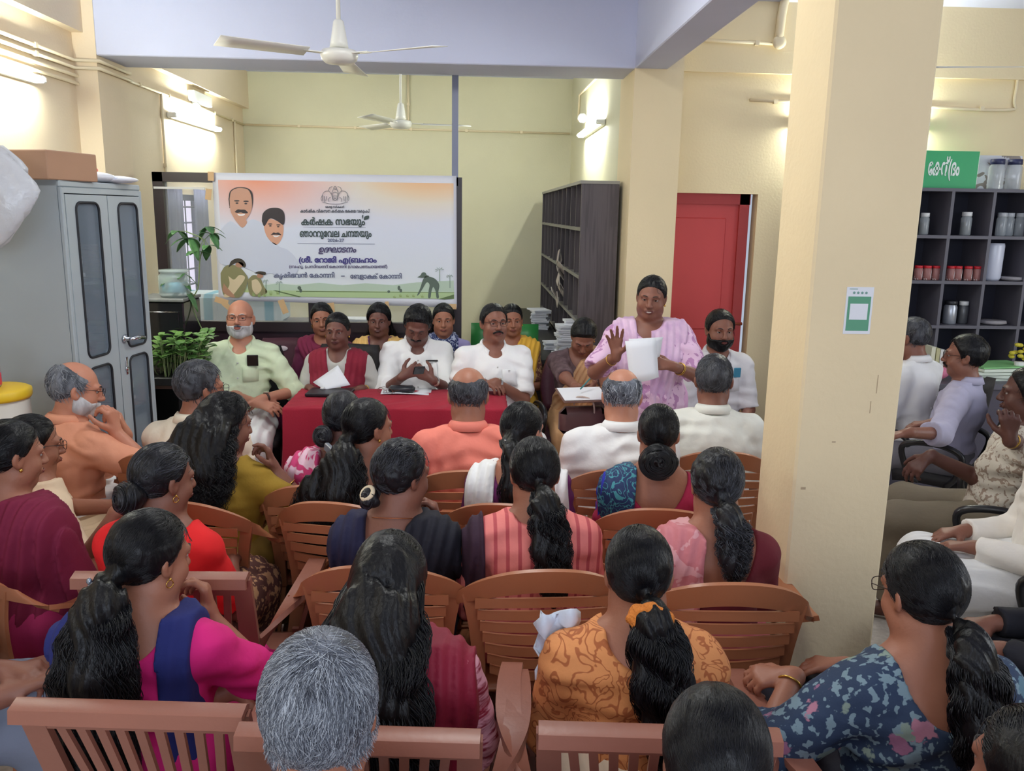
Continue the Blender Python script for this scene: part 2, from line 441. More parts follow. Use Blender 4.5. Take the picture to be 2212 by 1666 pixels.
p = at_y(882, 200, YA); conduit('conduit', 'white vertical conduit behind the far ceiling fan', [(p[0], YA - .014, CZ), (p[0], YA - .014, zc)], [(p[0], YA - .014, 3.0)])
a, b = at_y(1492, 87, YB - .05), at_y(1680, 95, YB - .05)
conduit('conduit', 'white conduit above the red door ending in a junction box', [(1.24, YB - .05, a[2] + .01), (b[0], YB - .05, b[2])], [(at_y(1635, 93, YB - .05))])
jb = at_y(1682, 92, YB - .06)
tag(MB().lathe([(.03, 0), (.045, .004), (.045, .022), (.02, .028)], 16, jb, rotx(math.pi / 2)).build('junction_box', conduit_m, None, True), 'round white junction box on the wall above the red door', 'junction box')
tag(MB().tube(catmull([jb + np.array([0, 0, .03]), jb + np.array([.01, 0, .2]), jb + np.array([.04, 0, .32]), jb + np.array([.12, -.02, .42])], 6), .03, 10).build('conduit_sleeve', conduit_m, None, True), 'thick cream cable sleeve rising to the ceiling from the junction box', 'conduit')
a, b = at_y(1620, 216, YB - .012), at_y(1690, 221, YB - .012)
conduit('conduit', 'short white conduit stub on the wall beside the pillar', [a, b + np.array([.3, 0, 0])], [at_y(1675, 220, YB - .012)])
a, b, c_, d = at_y(1900, 224, YB - .012), at_y(2165, 238, YB - .012), at_y(2192, 210, YB - .012), at_y(2210, 60, YB - .012)
conduit('conduit', 'white conduit bending upward above the jar shelves', catmull([a, b, c_, d], 6), [at_y(2120, 235, YB - .012), at_y(2200, 122, YB - .012)])
q = at_x(1245, 210, XR)
conduit('conduit', 'white conduit bent down to the alcove right tube light', [(XR - .014, 6.2, 3.0), at_x(1252, 205, XR - .014), at_x(1249, 262, XR - .014)])

# tube lights: a batten with a glowing tube
white_pl = mat('white_batten', (232, 232, 226), 0.5)
tube_m = mat('lit_tube', (255, 255, 250), 0.5, emit=(250, 255, 244), estr=TUBE_EMIT)
def tube_light(label, c, axis, out, L=1.22):
    c = np.array(c, float); ax = np.array(axis, float); out = np.array(out, float); up = np.array([0, 0, 1.0])
    Rm = np.column_stack([ax, -out, up])
    t = thing('tube_light', label, 'tube light', c, 0, 'wall tube lights')
    MB().box((-L / 2, 0.0, -.022), (L / 2, -.001 + .035, .022), R=Rm, t=out * .036).build('batten', white_pl, t)
    for s in (-1, 1): MB().box((s * L / 2 - .02, -.045, -.02), (s * L / 2 + .02, .03, .02), R=Rm, t=out * .035, bev=.008).build('lamp_holder', white_pl, t)
    MB().tube([ax * (-L / 2 + .02) + out * .075, ax * (L / 2 - .02) + out * .075], .0135, 12).build('tube', tube_m, t, True)
    return t
za = at_x(108, 173, XL + .1)
tube_light('glowing tube light cut off by the frame on the near left wall', (XL, za[1] - .62, za[2]), (0, 1, 0), (1, 0, 0))
a, b = at_x(385, 251, XL + .1), at_x(485, 278, XL + .1)
tube_light('glowing tube light on the left alcove wall above the framed partition', (XL, (a[1] + b[1]) / 2, (a[2] + b[2]) / 2), (0, 1, 0), (1, 0, 0))
a, b = at_x(1282, 272, XR - .1), at_x(1234, 297, XR - .1)
tube_light('glowing tube light above the pigeonhole cabinet', (XR, a[1] + .62, (a[2] + b[2]) / 2 + .01), (0, 1, 0), (-1, 0, 0))
b = at_y(2004, 268, YB - .07)
tube_light('tube light on the far right wall, mostly hidden by the pillar', (b[0] - .47, YB, b[2]), (1, 0, 0), (0, -1, 0), .93)
p = at_x(427, 229, XL + .05)
hold = MB().lathe([(.028, 0), (.04, .01), (.036, .05), (.02, .07)], 14, (XL, p[1], p[2]), roty(math.pi / 2)).build('lamp_socket', white_pl, None, True)
tag(hold, 'round white lamp socket above the left alcove tube light', 'lamp socket')
p = at_x(425, 212, XL)
tag(MB().box((XL, p[1] - .25, p[2] - .05), (XL + .06, p[1] + .25, p[2] + .04), bev=.006).build('switch_box', white_pl), 'white box under the ledge above the left alcove tube light', 'switch box')  # plain white box set below the ledge
p = at_x(1266, 262, XR)
tag(MB().lathe([(.03, 0), (.045, .02), (.04, .06), (.015, .08)], 14, (XR, p[1], p[2] + .03), roty(-math.pi / 2)).build('lamp_socket', white_pl, None, True), 'white lamp socket above the tube light by the pigeonhole cabinet', 'lamp socket')

# ceiling fans at rest
fan_m = mat('fan_enamel', (226, 224, 216), 0.35, coat=0.3)
def ceiling_fan(label, hub, rot):
    t = thing('ceiling_fan', label, 'ceiling fan', hub, rot, 'ceiling fans')
    MB().tube([(0, 0, .16), (0, 0, CZ - hub[2])], .012, 10).lathe([(.02, CZ - hub[2] - .09), (.05, CZ - hub[2] - .01), (.05, CZ - hub[2])], 16).build('down_rod', fan_m, t, True)
    MB().lathe([(.02, .19), (.028, .18), (.045, .08), (.05, .05), (.02, .045)], 20).build('canopy', fan_m, t, True)
    MB().lathe([(.03, .045), (.09, .035), (.1, .02), (.102, .008), (.098, .0), (.095, -.012), (.075, -.03), (.03, -.036), (0.001, -.037)], 28).build('motor', fan_m, t, True)
    for k in range(3):
        R = rotz(k * 2 * math.pi / 3)
        MB().box((.09, -.02, .012), (.2, .02, .017), R=R).build('blade_iron', fan_m, t)
        G = [[np.array([.18 + .46 * i / 6, (-.055 - .02 * i / 6) * (1 - j / 2.0 * 2) , .012 + .012 * (j - 1)]) @ R.T for j in range(3)] for i in range(7)]
        MB().sheet(G, .004).build('blade', fan_m, t, True)
    return t
f0 = at_y(733, 124, 4.8); ceiling_fan('white ceiling fan in front of the pale front beam', f0, 1.5708)
f1 = at_y(866, 270, 8.0); ceiling_fan('white ceiling fan in the alcove beyond the beam', f1, .12)
f2 = at_y(1930, 150, 4.6); ceiling_fan('white ceiling fan behind the pillar, one blade showing', (f2[0], 4.6, f2[2]), -.15)
# ---------------------------------------------------------------- furniture and fittings
def plate(name, outer, holes, th, m, parent=None, loc=(0, 0, 0), rot=(0, 0, 0)):
    """A flat board from a 2-D outline with holes, th thick."""
    cu = bpy.data.curves.new(name, 'CURVE'); cu.dimensions = '2D'; cu.fill_mode = 'BOTH'; cu.extrude = th / 2
    for loop in [outer] + list(holes):
        sp = cu.splines.new('POLY'); sp.points.add(len(loop) - 1); sp.use_cyclic_u = True
        for p, (x, y) in zip(sp.points, loop): p.co = (x, y, 0, 1)
    tmp = bpy.data.objects.new(name + '_tmp', cu); COL.objects.link(tmp)
    me = bpy.data.meshes.new_from_object(tmp.evaluated_get(bpy.context.evaluated_depsgraph_get()))
    bpy.data.objects.remove(tmp); me.name = name; me.materials.clear(); me.materials.append(m)
    o = bpy.data.objects.new(name, me); COL.objects.link(o); o.location = loc; o.rotation_euler = rot
    if parent is not None: o.parent = parent
    return o
def rrect(x0, y0, x1, y1, r, n=5):
    P = []
    for cx, cy, a in ((x1 - r, y1 - r, 0), (x0 + r, y1 - r, 90), (x0 + r, y0 + r, 180), (x1 - r, y0 + r, 270)):
        for k in range(n + 1):
            t = math.radians(a + 90 * k / n); P.append((cx + r * math.cos(t), cy + r * math.sin(t)))
    return P
R90 = math.pi / 2

# --- glazed partition that closes the alcove
PX0, PX1, PY, PZ = at_y(332, 372, 6.1)[0], at_y(998, 400, 6.1)[0], 6.1, 2.11
frame_m = mat('dark_frame_wood', (40, 28, 33), 0.4, bump=0.05)
t = thing('partition', 'dark framed glazed partition behind the banner', 'partition', ((PX0 + PX1) / 2, PY, 0))
W = (PX1 - PX0) / 2
f = MB()
f.box((-W, -.04, 0), (-W + .07, .04, PZ)).box((W - .07, -.05, 0), (W, .05, PZ - .06)).box((-W, -.04, PZ - .065), (W, .04, PZ)).box((-W, -.04, 1.0), (W, .04, 1.07))
f.box((-.03, -.03, 1.07), (.03, .03, PZ - .06))
f.build('frame', frame_m, t)
for s in (-1, 1):
    MB().box((min(s * .03, s * (W - .07)), -.004, 1.07), (max(s * .03, s * (W - .07)), .004, PZ - .065)).build('glass_pane', glass, t)
MB().box((-W + .07, -.02, 0), (W - .07, .02, 1.0)).build('lower_panel', mat('maroon_black_panel', (44, 24, 36), 0.4), t)
MB().box((-W + .01, -.052, PZ - .115), (-W + .36, -.042, PZ - .1)).build('white_strip', white_pl, t)
q0, q1 = at_y(983.6, 151, 6.08), at_y(983.6, 400, 6.08)
tag(MB().box((q0[0] - .022, 6.06, q1[2] - .6), (q0[0] + .022, 6.1, CZ)).build('steel_pole', mat('steel_pole_paint', (96, 98, 112), 0.35, metal=0.5)), 'slim grey steel pole rising from the partition to the beam', 'pole')

# --- banner
BY = 6.035
bq = [at_y(458, 373, BY), at_y(986, 380, BY), at_y(987, 665, BY), at_y(473, 648, BY)]
def ban_mat():
    m = bpy.data.materials.new('banner_print'); m.use_nodes = True; nt = m.node_tree; L = nt.links.new
    b = nt.nodes['Principled BSDF']; b.inputs['Roughness'].default_value = 0.45
    tc = nd(nt, 'ShaderNodeTexCoord'); sep = nd(nt, 'ShaderNodeSeparateXYZ'); L(tc.outputs['UV'], sep.inputs[0])
    def dist(u, v, su, sv):
        d = nd(nt, 'ShaderNodeVectorMath', operation='DISTANCE'); mp = nd(nt, 'ShaderNodeMapping'); mp.inputs['Scale'].default_value = (su, sv, 0)
        L(tc.outputs['UV'], mp.inputs[0]); L(mp.outputs[0], d.inputs[0]); d.inputs[1].default_value = (u * su, v * sv, 0); return d.outputs['Value']
    base = ramp(nt, sep.outputs[1], [(0, (200, 214, 222)), (0.1, (226, 232, 236)), (0.55, (218, 224, 240)), (1, (226, 222, 226))])
    def over(c, fac, col):
        mi = nd(nt, 'ShaderNodeMix', data_type='RGBA'); L(fac, mi.inputs[0]); L(c, mi.inputs[6]); mi.inputs[7].default_value = lin(col); return mi.outputs[2]
    bw = lambda d, a, b_: ramp(nt, d, [(a, (255, 255, 255)), (b_, (0, 0, 0))])
    c = over(base, bw(dist(.86, 1.0, 1.0, 1.3), .04, .46), (246, 226, 170))
    c = over(c, bw(dist(.90, 1.02, 1.0, 1.5), .0, .34), (240, 176, 128))
    c = over(c, bw(dist(.18, .98, 1.0, 1.0), .04, .42), (236, 158, 128))
    c = over(c, bw(sep.outputs[1], .08, .155), (196, 214, 150))
    # white border of unprinted cloth
    for o, a, w_ in ((0, .022, 0), (0, .988, 1), (1, .068, 0), (1, .945, 1)):
        g = nd(nt, 'ShaderNodeMath', operation='GREATER_THAN' if w_ else 'LESS_THAN'); L(sep.outputs[o], g.inputs[0]); g.inputs[1].default_value = a
        c = over(c, g.outputs[0], (226, 228, 238))
    L(c, b.inputs['Base Color']); return m
def bil(u, v):
    return bq[3] * (1 - u) * (1 - v) + bq[2] * u * (1 - v) + bq[0] * (1 - u) * v + bq[1] * u * v
G = [[bil(j / 40.0, i / 20.0) + np.array([0, .0012 * math.sin(j * .35 + i * .1) + .0012 * math.sin(i * .5), 0]) for j in range(41)] for i in range(21)]
mb = MB().sheet(G, .002)
ban = mb.build('banner', ban_mat(), None, True)
uvl = ban.data.uv_layers.new(name='uv'); n_ = 21 * 41
uvs = np.zeros((len(ban.data.loops), 2), np.float32)
vi = np.zeros(len(ban.data.loops), np.int32); ban.data.loops.foreach_get('vertex_index', vi); vi = vi % n_
uvs[:, 0] = (vi % 41) / 40.0; uvs[:, 1] = (vi // 41) / 20.0
uvl.data.foreach_set('uv', uvs.ravel())
tag(ban, 'printed event banner with two portraits and lettering, taped to the partition', 'banner')
def bpt(px, py, lay):
    p = at_y(px, py, BY); p[1] = BY - .0045 - .0006 * lay; return p
def bflat(name, polys, m, lay=1, label=None):
    V, Fs = [], []
    for poly in polys:
        k = len(V); V += [bpt(x, y, lay) for x, y in poly]; Fs.append(list(range(k, k + len(poly))))
    me = bpy.data.meshes.new(name); me.from_pydata([tuple(v) for v in V], [], Fs); me.materials.append(m)
    o = bpy.data.objects.new(name, me); COL.objects.link(o); o.parent = ban
    if label: o['label'] = label
    return o
def oval(cx, cy, rx, ry, n=18, a0=0, a1=360):
    return [(cx + rx * math.cos(math.radians(a0 + (a1 - a0) * i / (n - 1 if a1 - a0 < 360 else n))), cy + ry * math.sin(math.radians(a0 + (a1 - a0) * i / (n - 1 if a1 - a0 < 360 else n)))) for i in range(n)]
def smooth(P, k=4):
    return [tuple(p[:2]) for p in catmull(np.array(list(P) + [P[0]], float), k)[:-1]]
pr = lambda n, c: mat('print_' + n, c, 0.5)
pshirt, pskin, pskin2, pdark, pgreen, plg, pfig = pr('shirt', (206, 212, 228)), pr('skin', (200, 152, 128)), pr('skin_light', (214, 160, 132)), pr('black', (44, 36, 40)), pr('silhouette', (88, 104, 92)), pr('field', (178, 202, 150)), pr('far_trees', (186, 206, 186))
bflat('shirt', [smooth([(474, 500), (498, 478), (522, 492), (545, 474), (575, 492), (590, 540), (600, 585), (560, 590), (520, 575), (478, 570), (470, 540)])], pshirt, 1)
bflat('portrait_hair', [smooth([(494, 430), (497, 414), (508, 406), (522, 404.5), (536, 407), (545, 416), (547, 432), (545, 448), (540, 450), (500, 450), (496, 446)])], pdark, 1)
bflat('portrait_face', [smooth([(496.5, 430), (500, 414), (512, 407), (524, 406.5), (536, 410), (542, 420), (544.5, 436), (544, 452), (538, 466), (532, 474), (534, 482), (524, 492), (512, 480), (504, 468), (498, 454)])], pskin, 2)
bflat('portrait_features', [oval(512, 434, 6, 1.6), oval(532, 435, 6, 1.6), oval(512.5, 439, 3.2, 1.7), oval(531.5, 440, 3.2, 1.7), smooth([(507, 458), (514, 452.5), (521, 453), (530, 453.5), (536, 460), (528, 461), (521, 459), (513, 460)])], pdark, 3)
bflat('portrait_smile', [smooth([(513, 462), (521, 463), (530, 462), (526, 466), (517, 466)])], pr('teeth', (238, 232, 232)), 3)
bflat('shirt', [smooth([(566, 540), (575, 530), (590, 524), (606, 534), (622, 540), (640, 560), (640, 590), (590, 592)])], pshirt, 2)
bflat('portrait_hair', [smooth([(566, 478), (568, 462), (578, 452), (592, 449), (606, 451), (614, 460), (615.5, 476), (612, 486), (600, 478), (584, 472), (574, 486), (570, 488)])], pdark, 3)
bflat('portrait_face', [smooth([(570, 486), (576, 474), (588, 474), (604, 480), (612, 486), (612, 506), (606, 521), (597, 529), (587, 523), (577, 511), (572, 498)])], pskin2, 2)
bflat('portrait_features', [oval(584, 484, 5, 1.2), oval(602, 486, 5, 1.2), oval(584.5, 488, 2.8, 1.4), oval(601.5, 490, 2.8, 1.4), smooth([(585, 508), (591, 502.5), (596, 503.5), (602, 502.5), (608, 508), (596, 507)])], pdark, 4)
bflat('portrait_smile', [smooth([(590, 508), (597, 509), (605, 508), (600, 512), (593, 512)])], pr('teeth', (238, 232, 232)), 4)
# paddy field along the foot of the banner
bflat('field_horizon', [[(560, 618), (600, 612), (640, 616), (690, 611), (740, 616), (790, 612), (850, 616), (900, 610), (980, 606), (981, 632), (560, 630)]], pfig, 1)
bflat('field', [[(560, 627), (981, 631), (981, 646), (560, 640)]], plg, 2)
bflat('field_bund', [[(590, 628), (596, 627), (652, 641), (646, 642)], [(640, 628.5), (981, 632), (981, 633), (640, 630)], [(948, 646), (981, 636), (981, 645), (960, 647)]], pr('bund', (94, 116, 70)), 3)
bflat('farmer_artwork', [smooth([(901, 599), (908, 595), (912, 589), (919, 589), (922, 594), (927, 597), (914, 600)]), smooth([(918, 597), (930, 598), (942, 604), (949, 616), (947, 630), (948, 643), (943, 643), (941, 629), (936, 620), (932, 630), (930, 643), (925, 643), (926, 628), (928, 615), (922, 610), (914, 622), (906, 635), (901, 638), (908, 622), (913, 606)]), oval(647, 622, 4, 4), oval(650, 628, 3, 4), oval(862, 622, 3, 5), oval(866, 628, 3, 4), oval(840, 630, 3, 3)], pgreen, 4)
pm = []
for cx, cy, r in ((950, 582, 9), (604, 610, 7), (972, 596, 7), (575, 606, 6)):
    for k in range(7):
        a = math.pi * k / 6 * 1.25 - .4; pm.append([(cx, cy), (cx + r * math.cos(a) - 1, cy - r * math.sin(a) * .8 + 1.5), (cx + r * 1.1 * math.cos(a), cy - r * .75 * math.sin(a) + 3)])
    pm.append([(cx - .8, cy), (cx + .8, cy), (cx + 1, cy + 26), (cx - 1, cy + 26)])
bflat('palm_artwork', pm, pr('palms', (140, 160, 146)), 3)
kh = pr('khaki', (136, 132, 92)); sk = pr('sari_tan', (214, 196, 160))
bflat('worker_artwork', [smooth([(477, 590), (486, 576), (500, 572), (516, 576), (530, 590), (536, 606), (522, 640), (500, 642), (484, 638), (478, 612)]), smooth([(536, 604), (548, 594), (562, 600), (570, 618), (578, 632), (560, 640), (542, 638), (536, 620)])], kh, 3)
bflat('worker_cloth_artwork', [smooth([(494, 596), (506, 604), (518, 594), (530, 600), (516, 622), (500, 640), (484, 640), (496, 616)]), smooth([(544, 606), (556, 604), (566, 622), (556, 636), (546, 626)])], sk, 4)
bflat('worker_head_artwork', [smooth([(494, 578), (500, 564), (514, 558), (526, 562), (532, 572), (528, 578), (516, 568), (506, 570)]), smooth([(550, 590), (560, 586), (574, 588), (572, 594)])], pr('head_dark', (60, 54, 44)), 5)
bflat('worker_face_artwork', [oval(518, 572, 9, 6), oval(562, 596, 7, 5), smooth([(484, 612), (492, 622), (508, 640), (500, 642), (482, 630)])], pr('arm', (176, 132, 106)), 5)
bflat('paddy_artwork', [[(x - 2, y), (x - 3, y - h), (x, y - 3), (x + 1, y - h - 2), (x + 2, y - 2), (x + 4, y - h + 1), (x + 3, y)] for x, y, h in ((548, 640, 10), (560, 642, 12), (572, 641, 8), (865, 642, 7), (880, 642, 6), (893, 642, 6), (585, 638, 9), (600, 636, 7), (852, 644, 5), (912, 643, 6))], pr('paddy', (150, 172, 110)), 4)
# crest: two elephants flanking a shield, as loose curves
cr = MB()
def ring(P, r=.0016): cr.tube([bpt(x, y, 3) for x, y in catmull(np.array(P, float), 4)[:, :2]], r, 5)
for s in (-1, 1):
    X = lambda v: 724 + s * v
    ring([(X(4), 434), (X(8), 420), (X(14), 413), (X(22), 414), (X(27), 421), (X(27), 434)])
    ring([(X(8), 420), (X(5), 412), (X(2), 406)]); ring([(X(14), 413), (X(12), 406), (X(6), 403)]); ring([(X(10), 426), (X(14), 430), (X(13), 436)])
    ring([(X(18), 424), (X(20), 434)]); ring([(X(23), 424), (X(23), 436)]); ring([(X(27), 421), (X(30), 428), (X(29), 434)])
    ring([(X(28), 436), (X(14), 440), (X(0), 441)]); ring([(X(0), 415), (X(5), 418), (X(5), 428), (X(0), 434)]); ring([(X(0), 402), (X(3), 406), (X(0), 410)])
    ring([(X(2), 422), (X(2.5), 426), (X(0), 430)])
cr.build('crest', pr('grey_ink', (104, 108, 118)), ban, True)
def btext(body, x0, x1, base, hpx, m, lay=3, off=0.0, bold=0.0, shear=0.0, kern=None):
    """Lettering fitted between two picture columns; '~' pulls the next letter close, as joined letters sit."""
    b2, kk = '', {}
    for ch in body:
        if ch == '~': kk[len(b2) - 1] = -7.0
        else: b2 += ch
    cu = bpy.data.curves.new('lettering', 'FONT'); cu.body = b2; cu.size = .1; cu.shear = shear; cu.resolution_u = 3; cu.bevel_depth = bold; cu.bevel_resolution = 0; cu.extrude = .0002
    for i, k in kk.items(): cu.body_format[i].kerning = k
    Vs, Fs = [], []
    for mode, bv in (('BOTH', 0.0), ('NONE', max(.0024, bold))):        # filled letters, then their outlines as strokes
        cu.fill_mode = mode; cu.bevel_depth = bv; cu.extrude = 0.0
        tmp = bpy.data.objects.new('lettering_tmp', cu); COL.objects.link(tmp)
        me = bpy.data.meshes.new_from_object(tmp.evaluated_get(bpy.context.evaluated_depsgraph_get())); bpy.data.objects.remove(tmp)
        Fs += [[i + len(Vs) for i in p.vertices] for p in me.polygons]; Vs += [tuple(v.co) for v in me.vertices]
    me = bpy.data.meshes.new('lettering'); me.from_pydata(Vs, [], Fs); me.materials.append(m)
    co = np.array(Vs, np.float32)
    lo, hi = co.min(0), co.max(0)
    pa, pb = bpt(x0, base, lay), bpt(x1, base, lay); pc = bpt(x0, base - hpx, lay)
    co2 = pa[None] + (co[:, :1] - lo[0]) / (hi[0] - lo[0]) * (pb - pa)[None] + co[:, 1:2] / .072 * np.array([0, 0, (pc - pa)[2]])[None]
    pxs = x0 + (co[:, 0] - lo[0]) / (hi[0] - lo[0]) * (x1 - x0); co2[:, 1] = np.array([bpt(q, base, lay)[1] for q in pxs]) - co[:, 2] * .15
    me.vertices.foreach_set('co', co2.astype(np.float32).ravel()); me.update()
    o = bpy.data.objects.new('lettering', me); COL.objects.link(o); o.parent = ban
    return o
ink, blue, violet, grey = pr('dark_ink', (52, 60, 74)), pr('blue_ink', (62, 56, 128)), pr('violet_ink', (70, 62, 104)), pr('grey_blue_ink', (92, 98, 128))
btext('േകരള സർക~കാർ', 703, 744, 449.5, 5, ink, bold=.002)
btext('കാർഷിക വികസന കർഷക േക~ഷമ വകുപ~പ്', 649, 799, 459, 6.5, ink, bold=.002)
btext('കർഷക സഭയും', 651, 789, 486, 15, pr('green_ink', (48, 66, 66)), bold=.003)
btext('ഞാറ~റുേവല ചന~തയും', 648, 803, 511.5, 15, pr('green_ink', (48, 66, 66)), bold=.003)
btext('2026-27', 708, 744, 522.5, 7, grey, bold=.001)
btext('ഉദ~ഘാടനം', 688, 770, 545, 13, violet, bold=.003, shear=.25)
btext('(ശീ. േറാജി എ(ബഹാം', 646, 814, 567, 11.5, blue, bold=.004)
btext('(ബഹു. (പസിഡന~റ് േകാന~നി (ഗാമപഞ~ചായത~ത്)', 625, 837, 579, 6.5, violet, bold=.002)
btext('കൃഷിഭവൻ േകാന~നി', 592, 723, 599.5, 10, grey, bold=.0025)
btext('-', 737, 745, 599.5, 10, grey, bold=.002)
btext('േബ~ളാക~ക് േകാന~നി', 757, 868, 601.5, 10, grey, bold=.0025)
bflat('rule', [[(643, 525.6), (810, 527), (810, 527.7), (643, 526.3)], [(655, 490.5), (790, 491.5), (790, 492), (655, 491)]], grey, 3)
bflat('leaf_ornament', [smooth([(786, 476), (788, 468), (797, 466), (796, 473)]), smooth([(784, 474), (782, 467), (785, 464)])], pr('green_ink', (48, 66, 66)), 3)
tape = mat('masking_tape', (214, 178, 132), 0.6)
def tape_strip(label, x, y, w, h, ang):
    c = at_y(x, y, BY); c[1] = BY - .017 - (.004 if ang < -40 else 0)
    R = roty(math.radians(ang)); s = 6.1 / F_PX
    o = MB().box((-w * s / 2, -.0015, -h * s / 2), (w * s / 2, .0015, h * s / 2), R=R, t=c).build('tape_strip', tape)
    tag(o, label, 'tape', 'masking tape strips holding the banner')
for a in (('masking tape strip at the lower left corner of the banner, flat one', 480, 650, 28, 12, 18), ('masking tape strip at the lower left corner of the banner, steep one', 494, 662, 11, 24, -48), ('masking tape strip slanting under the banner left of the smiling maroon sari', 613, 662, 13, 30, -20), ('masking tape strip under the banner beside the smiling maroon sari', 716, 664, 14, 20, -6),
          ('masking tape strip under the banner above the purple blouse', 837, 660, 8, 18, -8), ('masking tape strip at the lower right corner of the banner', 977, 662, 18, 11, 0), ('masking tape strip down the upper left edge of the banner', 452, 420, 12, 22, 8), ('masking tape strip over the upper left corner of the banner', 457, 381, 12, 18, 2)):
    tape_strip(*a)

# --- things seen through the partition glass
t = MB().box((-.45, -.2, 0), (.45, .2, .24), bev=.03).box((-.4, -.205, .02), (-.05, -.199, .2)).build('folded_cloth', mat('white_blue_cloth', (206, 222, 230), 0.9, pat='stripex', cols=[(210, 224, 230), (110, 176, 200)], scale=1.3))
p = at_y(500, 690, 7.0); t.location = (p[0], 7.0, .95); tag(t, 'white and blue cloth bundle lying behind the partition glass', 'cloth')
t = thing('side_table', 'table behind the partition under the cloth bundle', 'table', (p[0] + .28, 7.0, 0))
MB().box((-.7, -.3, .91), (.9, .3, .95)).build('table_top', wood_d, t)
for sx in (-.65, .85):
    for sy in (-.25, .25): MB().box((sx - .025, sy - .025, 0), (sx + .025, sy + .025, .91)).build('leg', wood_d, t)
tag(MB().box((-.14, -.1, 0), (.14, .1, .05), t=(at_y(752, 683, 6.9)[0] + .02, 6.9, .95)).build('paper_pile', mat('white_paper', (232, 234, 240), .8)), 'pile of white paper on the table behind the partition glass', 'paper')

# --- steel cabinet by the left wall
steel = mat('grey_steel_paint', (168, 178, 184), 0.42, bump=0.04, bscale=25, var=0.03, vscale=3)
steel_d = mat('grey_steel_inside', (120, 130, 134), 0.6)
rub = mat('black_rubber', (26, 28, 34), 0.6)
chrome = mat('chrome', (200, 204, 210), 0.15, metal=1.0)
cab_glass = mat('cabinet_glass', (150, 165, 180), 0.05, alpha=0.34, spec=0.8)
c0 = at_z(129.6, 388.8, 1.98); CA = -8.0; CW, CD, CH = .67, .44, 1.98
cab = thing('steel_cabinet', 'tall grey steel cabinet with glazed doors against the left wall', 'cabinet', (c0[0], c0[1], 0), math.radians(CA))
b = MB()
b.box((-CD, 0, .05), (-.02, .02, CH)).box((-CD, CW - .02, .05), (-.02, CW, CH)).box((-CD, 0, .05), (-CD + .02, CW, CH)).box((-CD, 0, CH - .03), (-.005, CW, CH), bev=.006).box((-CD, 0, .05), (-.02, CW, .1))
b.box((-CD + .03, .03, 0), (-.05, CW - .03, .05)).box((-.02, 0, .05), (0, .022, CH - .03), bev=.004).box((-.02, CW - .022, .05), (0, CW, CH - .03), bev=.004).box((-.02, .02, CH - .055), (-.002, CW - .02, CH - .03))
b.build('body', steel, cab)
for z in (.45, .82, 1.14, 1.5): MB().box((-CD + .02, .02, z), (-.05, CW - .02, z + .015)).build('shelf', steel_d, cab)
DM = .352
for k, (u0, u1, gs) in enumerate(((.024, DM - .003, (.095, .275)), (DM + .003, CW - .024, (.438, .612)))):
    holes = [rrect(gs[0], 1.165, gs[1], 1.885, .035), rrect(gs[0], .3, gs[1], 1.115, .035)]
    d = plate('door', [(u0, .1), (u1, .1), (u1, CH - .06), (u0, CH - .06)], holes, .016, steel, cab, (-.008, 0, 0), (R90, 0, R90))
    g = MB()
    for h in holes:
        P = [(0.0 , y, z) for y, z in h]; g.tube([(.001, y, z) for y, z in h + h[:1]], .006, 6, False)
    g.build('gasket', rub, d, True).matrix_parent_inverse = d.matrix_basis.inverted()
    g = MB()
    for z0, z1 in ((1.16, 1.89), (.295, 1.12)): g.box((-.012, gs[0] - .005, z0), (-.008, gs[1] + .005, z1))
    g.build('door_glass', cab_glass, d).matrix_parent_inverse = d.matrix_basis.inverted()
    if k == 1:
        MB().lathe([(.02, 0), (.024, .006), (.02, .012), (.01, .016), (.01, .04)], 16, (0, .405, 1.215), roty(R90)).tube([(.04, .395, 1.215), (.042, .45, 1.215), (.04, .53, 1.205)], [.01, .012, .009], 8).build('handle', chrome, d, True).matrix_parent_inverse = d.matrix_basis.inverted()
        MB().lathe([(.012, 0), (.016, .003), (.012, .006)], 14, (0, .41, 1.06), roty(R90)).box((0, .4, 1.03), (.003, .42, 1.12), bev=.001).build('lock_plate', chrome, d, True).matrix_parent_inverse = d.matrix_basis.inverted()
paper = MATS['white_paper']
Rc = rotz(math.radians(CA))
def in_cab(x, y, z): return Rc @ np.array([x, y, z]) + np.array([c0[0], c0[1], 0])
pk = [mat('file_' + n, c, .8) for n, c in (('buff', (206, 196, 180)), ('green', (150, 176, 160)), ('white', (226, 226, 226)), ('dark', (50, 52, 58)))]
for i, (y, z, h, m_, lbl) in enumerate(((.16, 1.516, .14, pk[2], 'white paper pile in the steel cabinet, top shelf, near door'), (.52, 1.516, .16, pk[0], 'buff paper pile in the steel cabinet, top shelf, far door'), (.16, 1.156, .18, pk[3], 'dark bundle in the steel cabinet, second shelf, near door'), (.52, 1.156, .12, pk[1], 'greenish files in the steel cabinet, second shelf, far door'),
        (.16, .836, .22, pk[2], 'white paper pile in the steel cabinet, middle shelf, near door'), (.52, .836, .12, pk[2], 'white paper pile in the steel cabinet, middle shelf, far door'), (.52, .466, .16, pk[3], 'dark bundle in the steel cabinet behind the lower far pane'))):
    q = MB(); n = int(h / .02)
    for k in range(n): q.box((-.36 + .01 * math.sin(k * 2.1), y - .1 + .006 * math.sin(k * 3.7), z + k * .02), (-.1 + .012 * math.sin(k * 1.7), y + .1 + .006 * math.sin(k * 2.3), z + k * .02 + .018), R=Rc, t=(c0[0], c0[1], 0))
    tag(q.build('paper_pile', m_), lbl, 'paper', 'paper piles in the steel cabinet')
card = mat('cardboard', (176, 138, 112), 0.85, bump=0.05, var=.03)
t = thing('cardboard_box', 'brown cardboard box on top of the steel cabinet', 'box', in_cab(-.2, -.02, CH), math.radians(CA - 6))
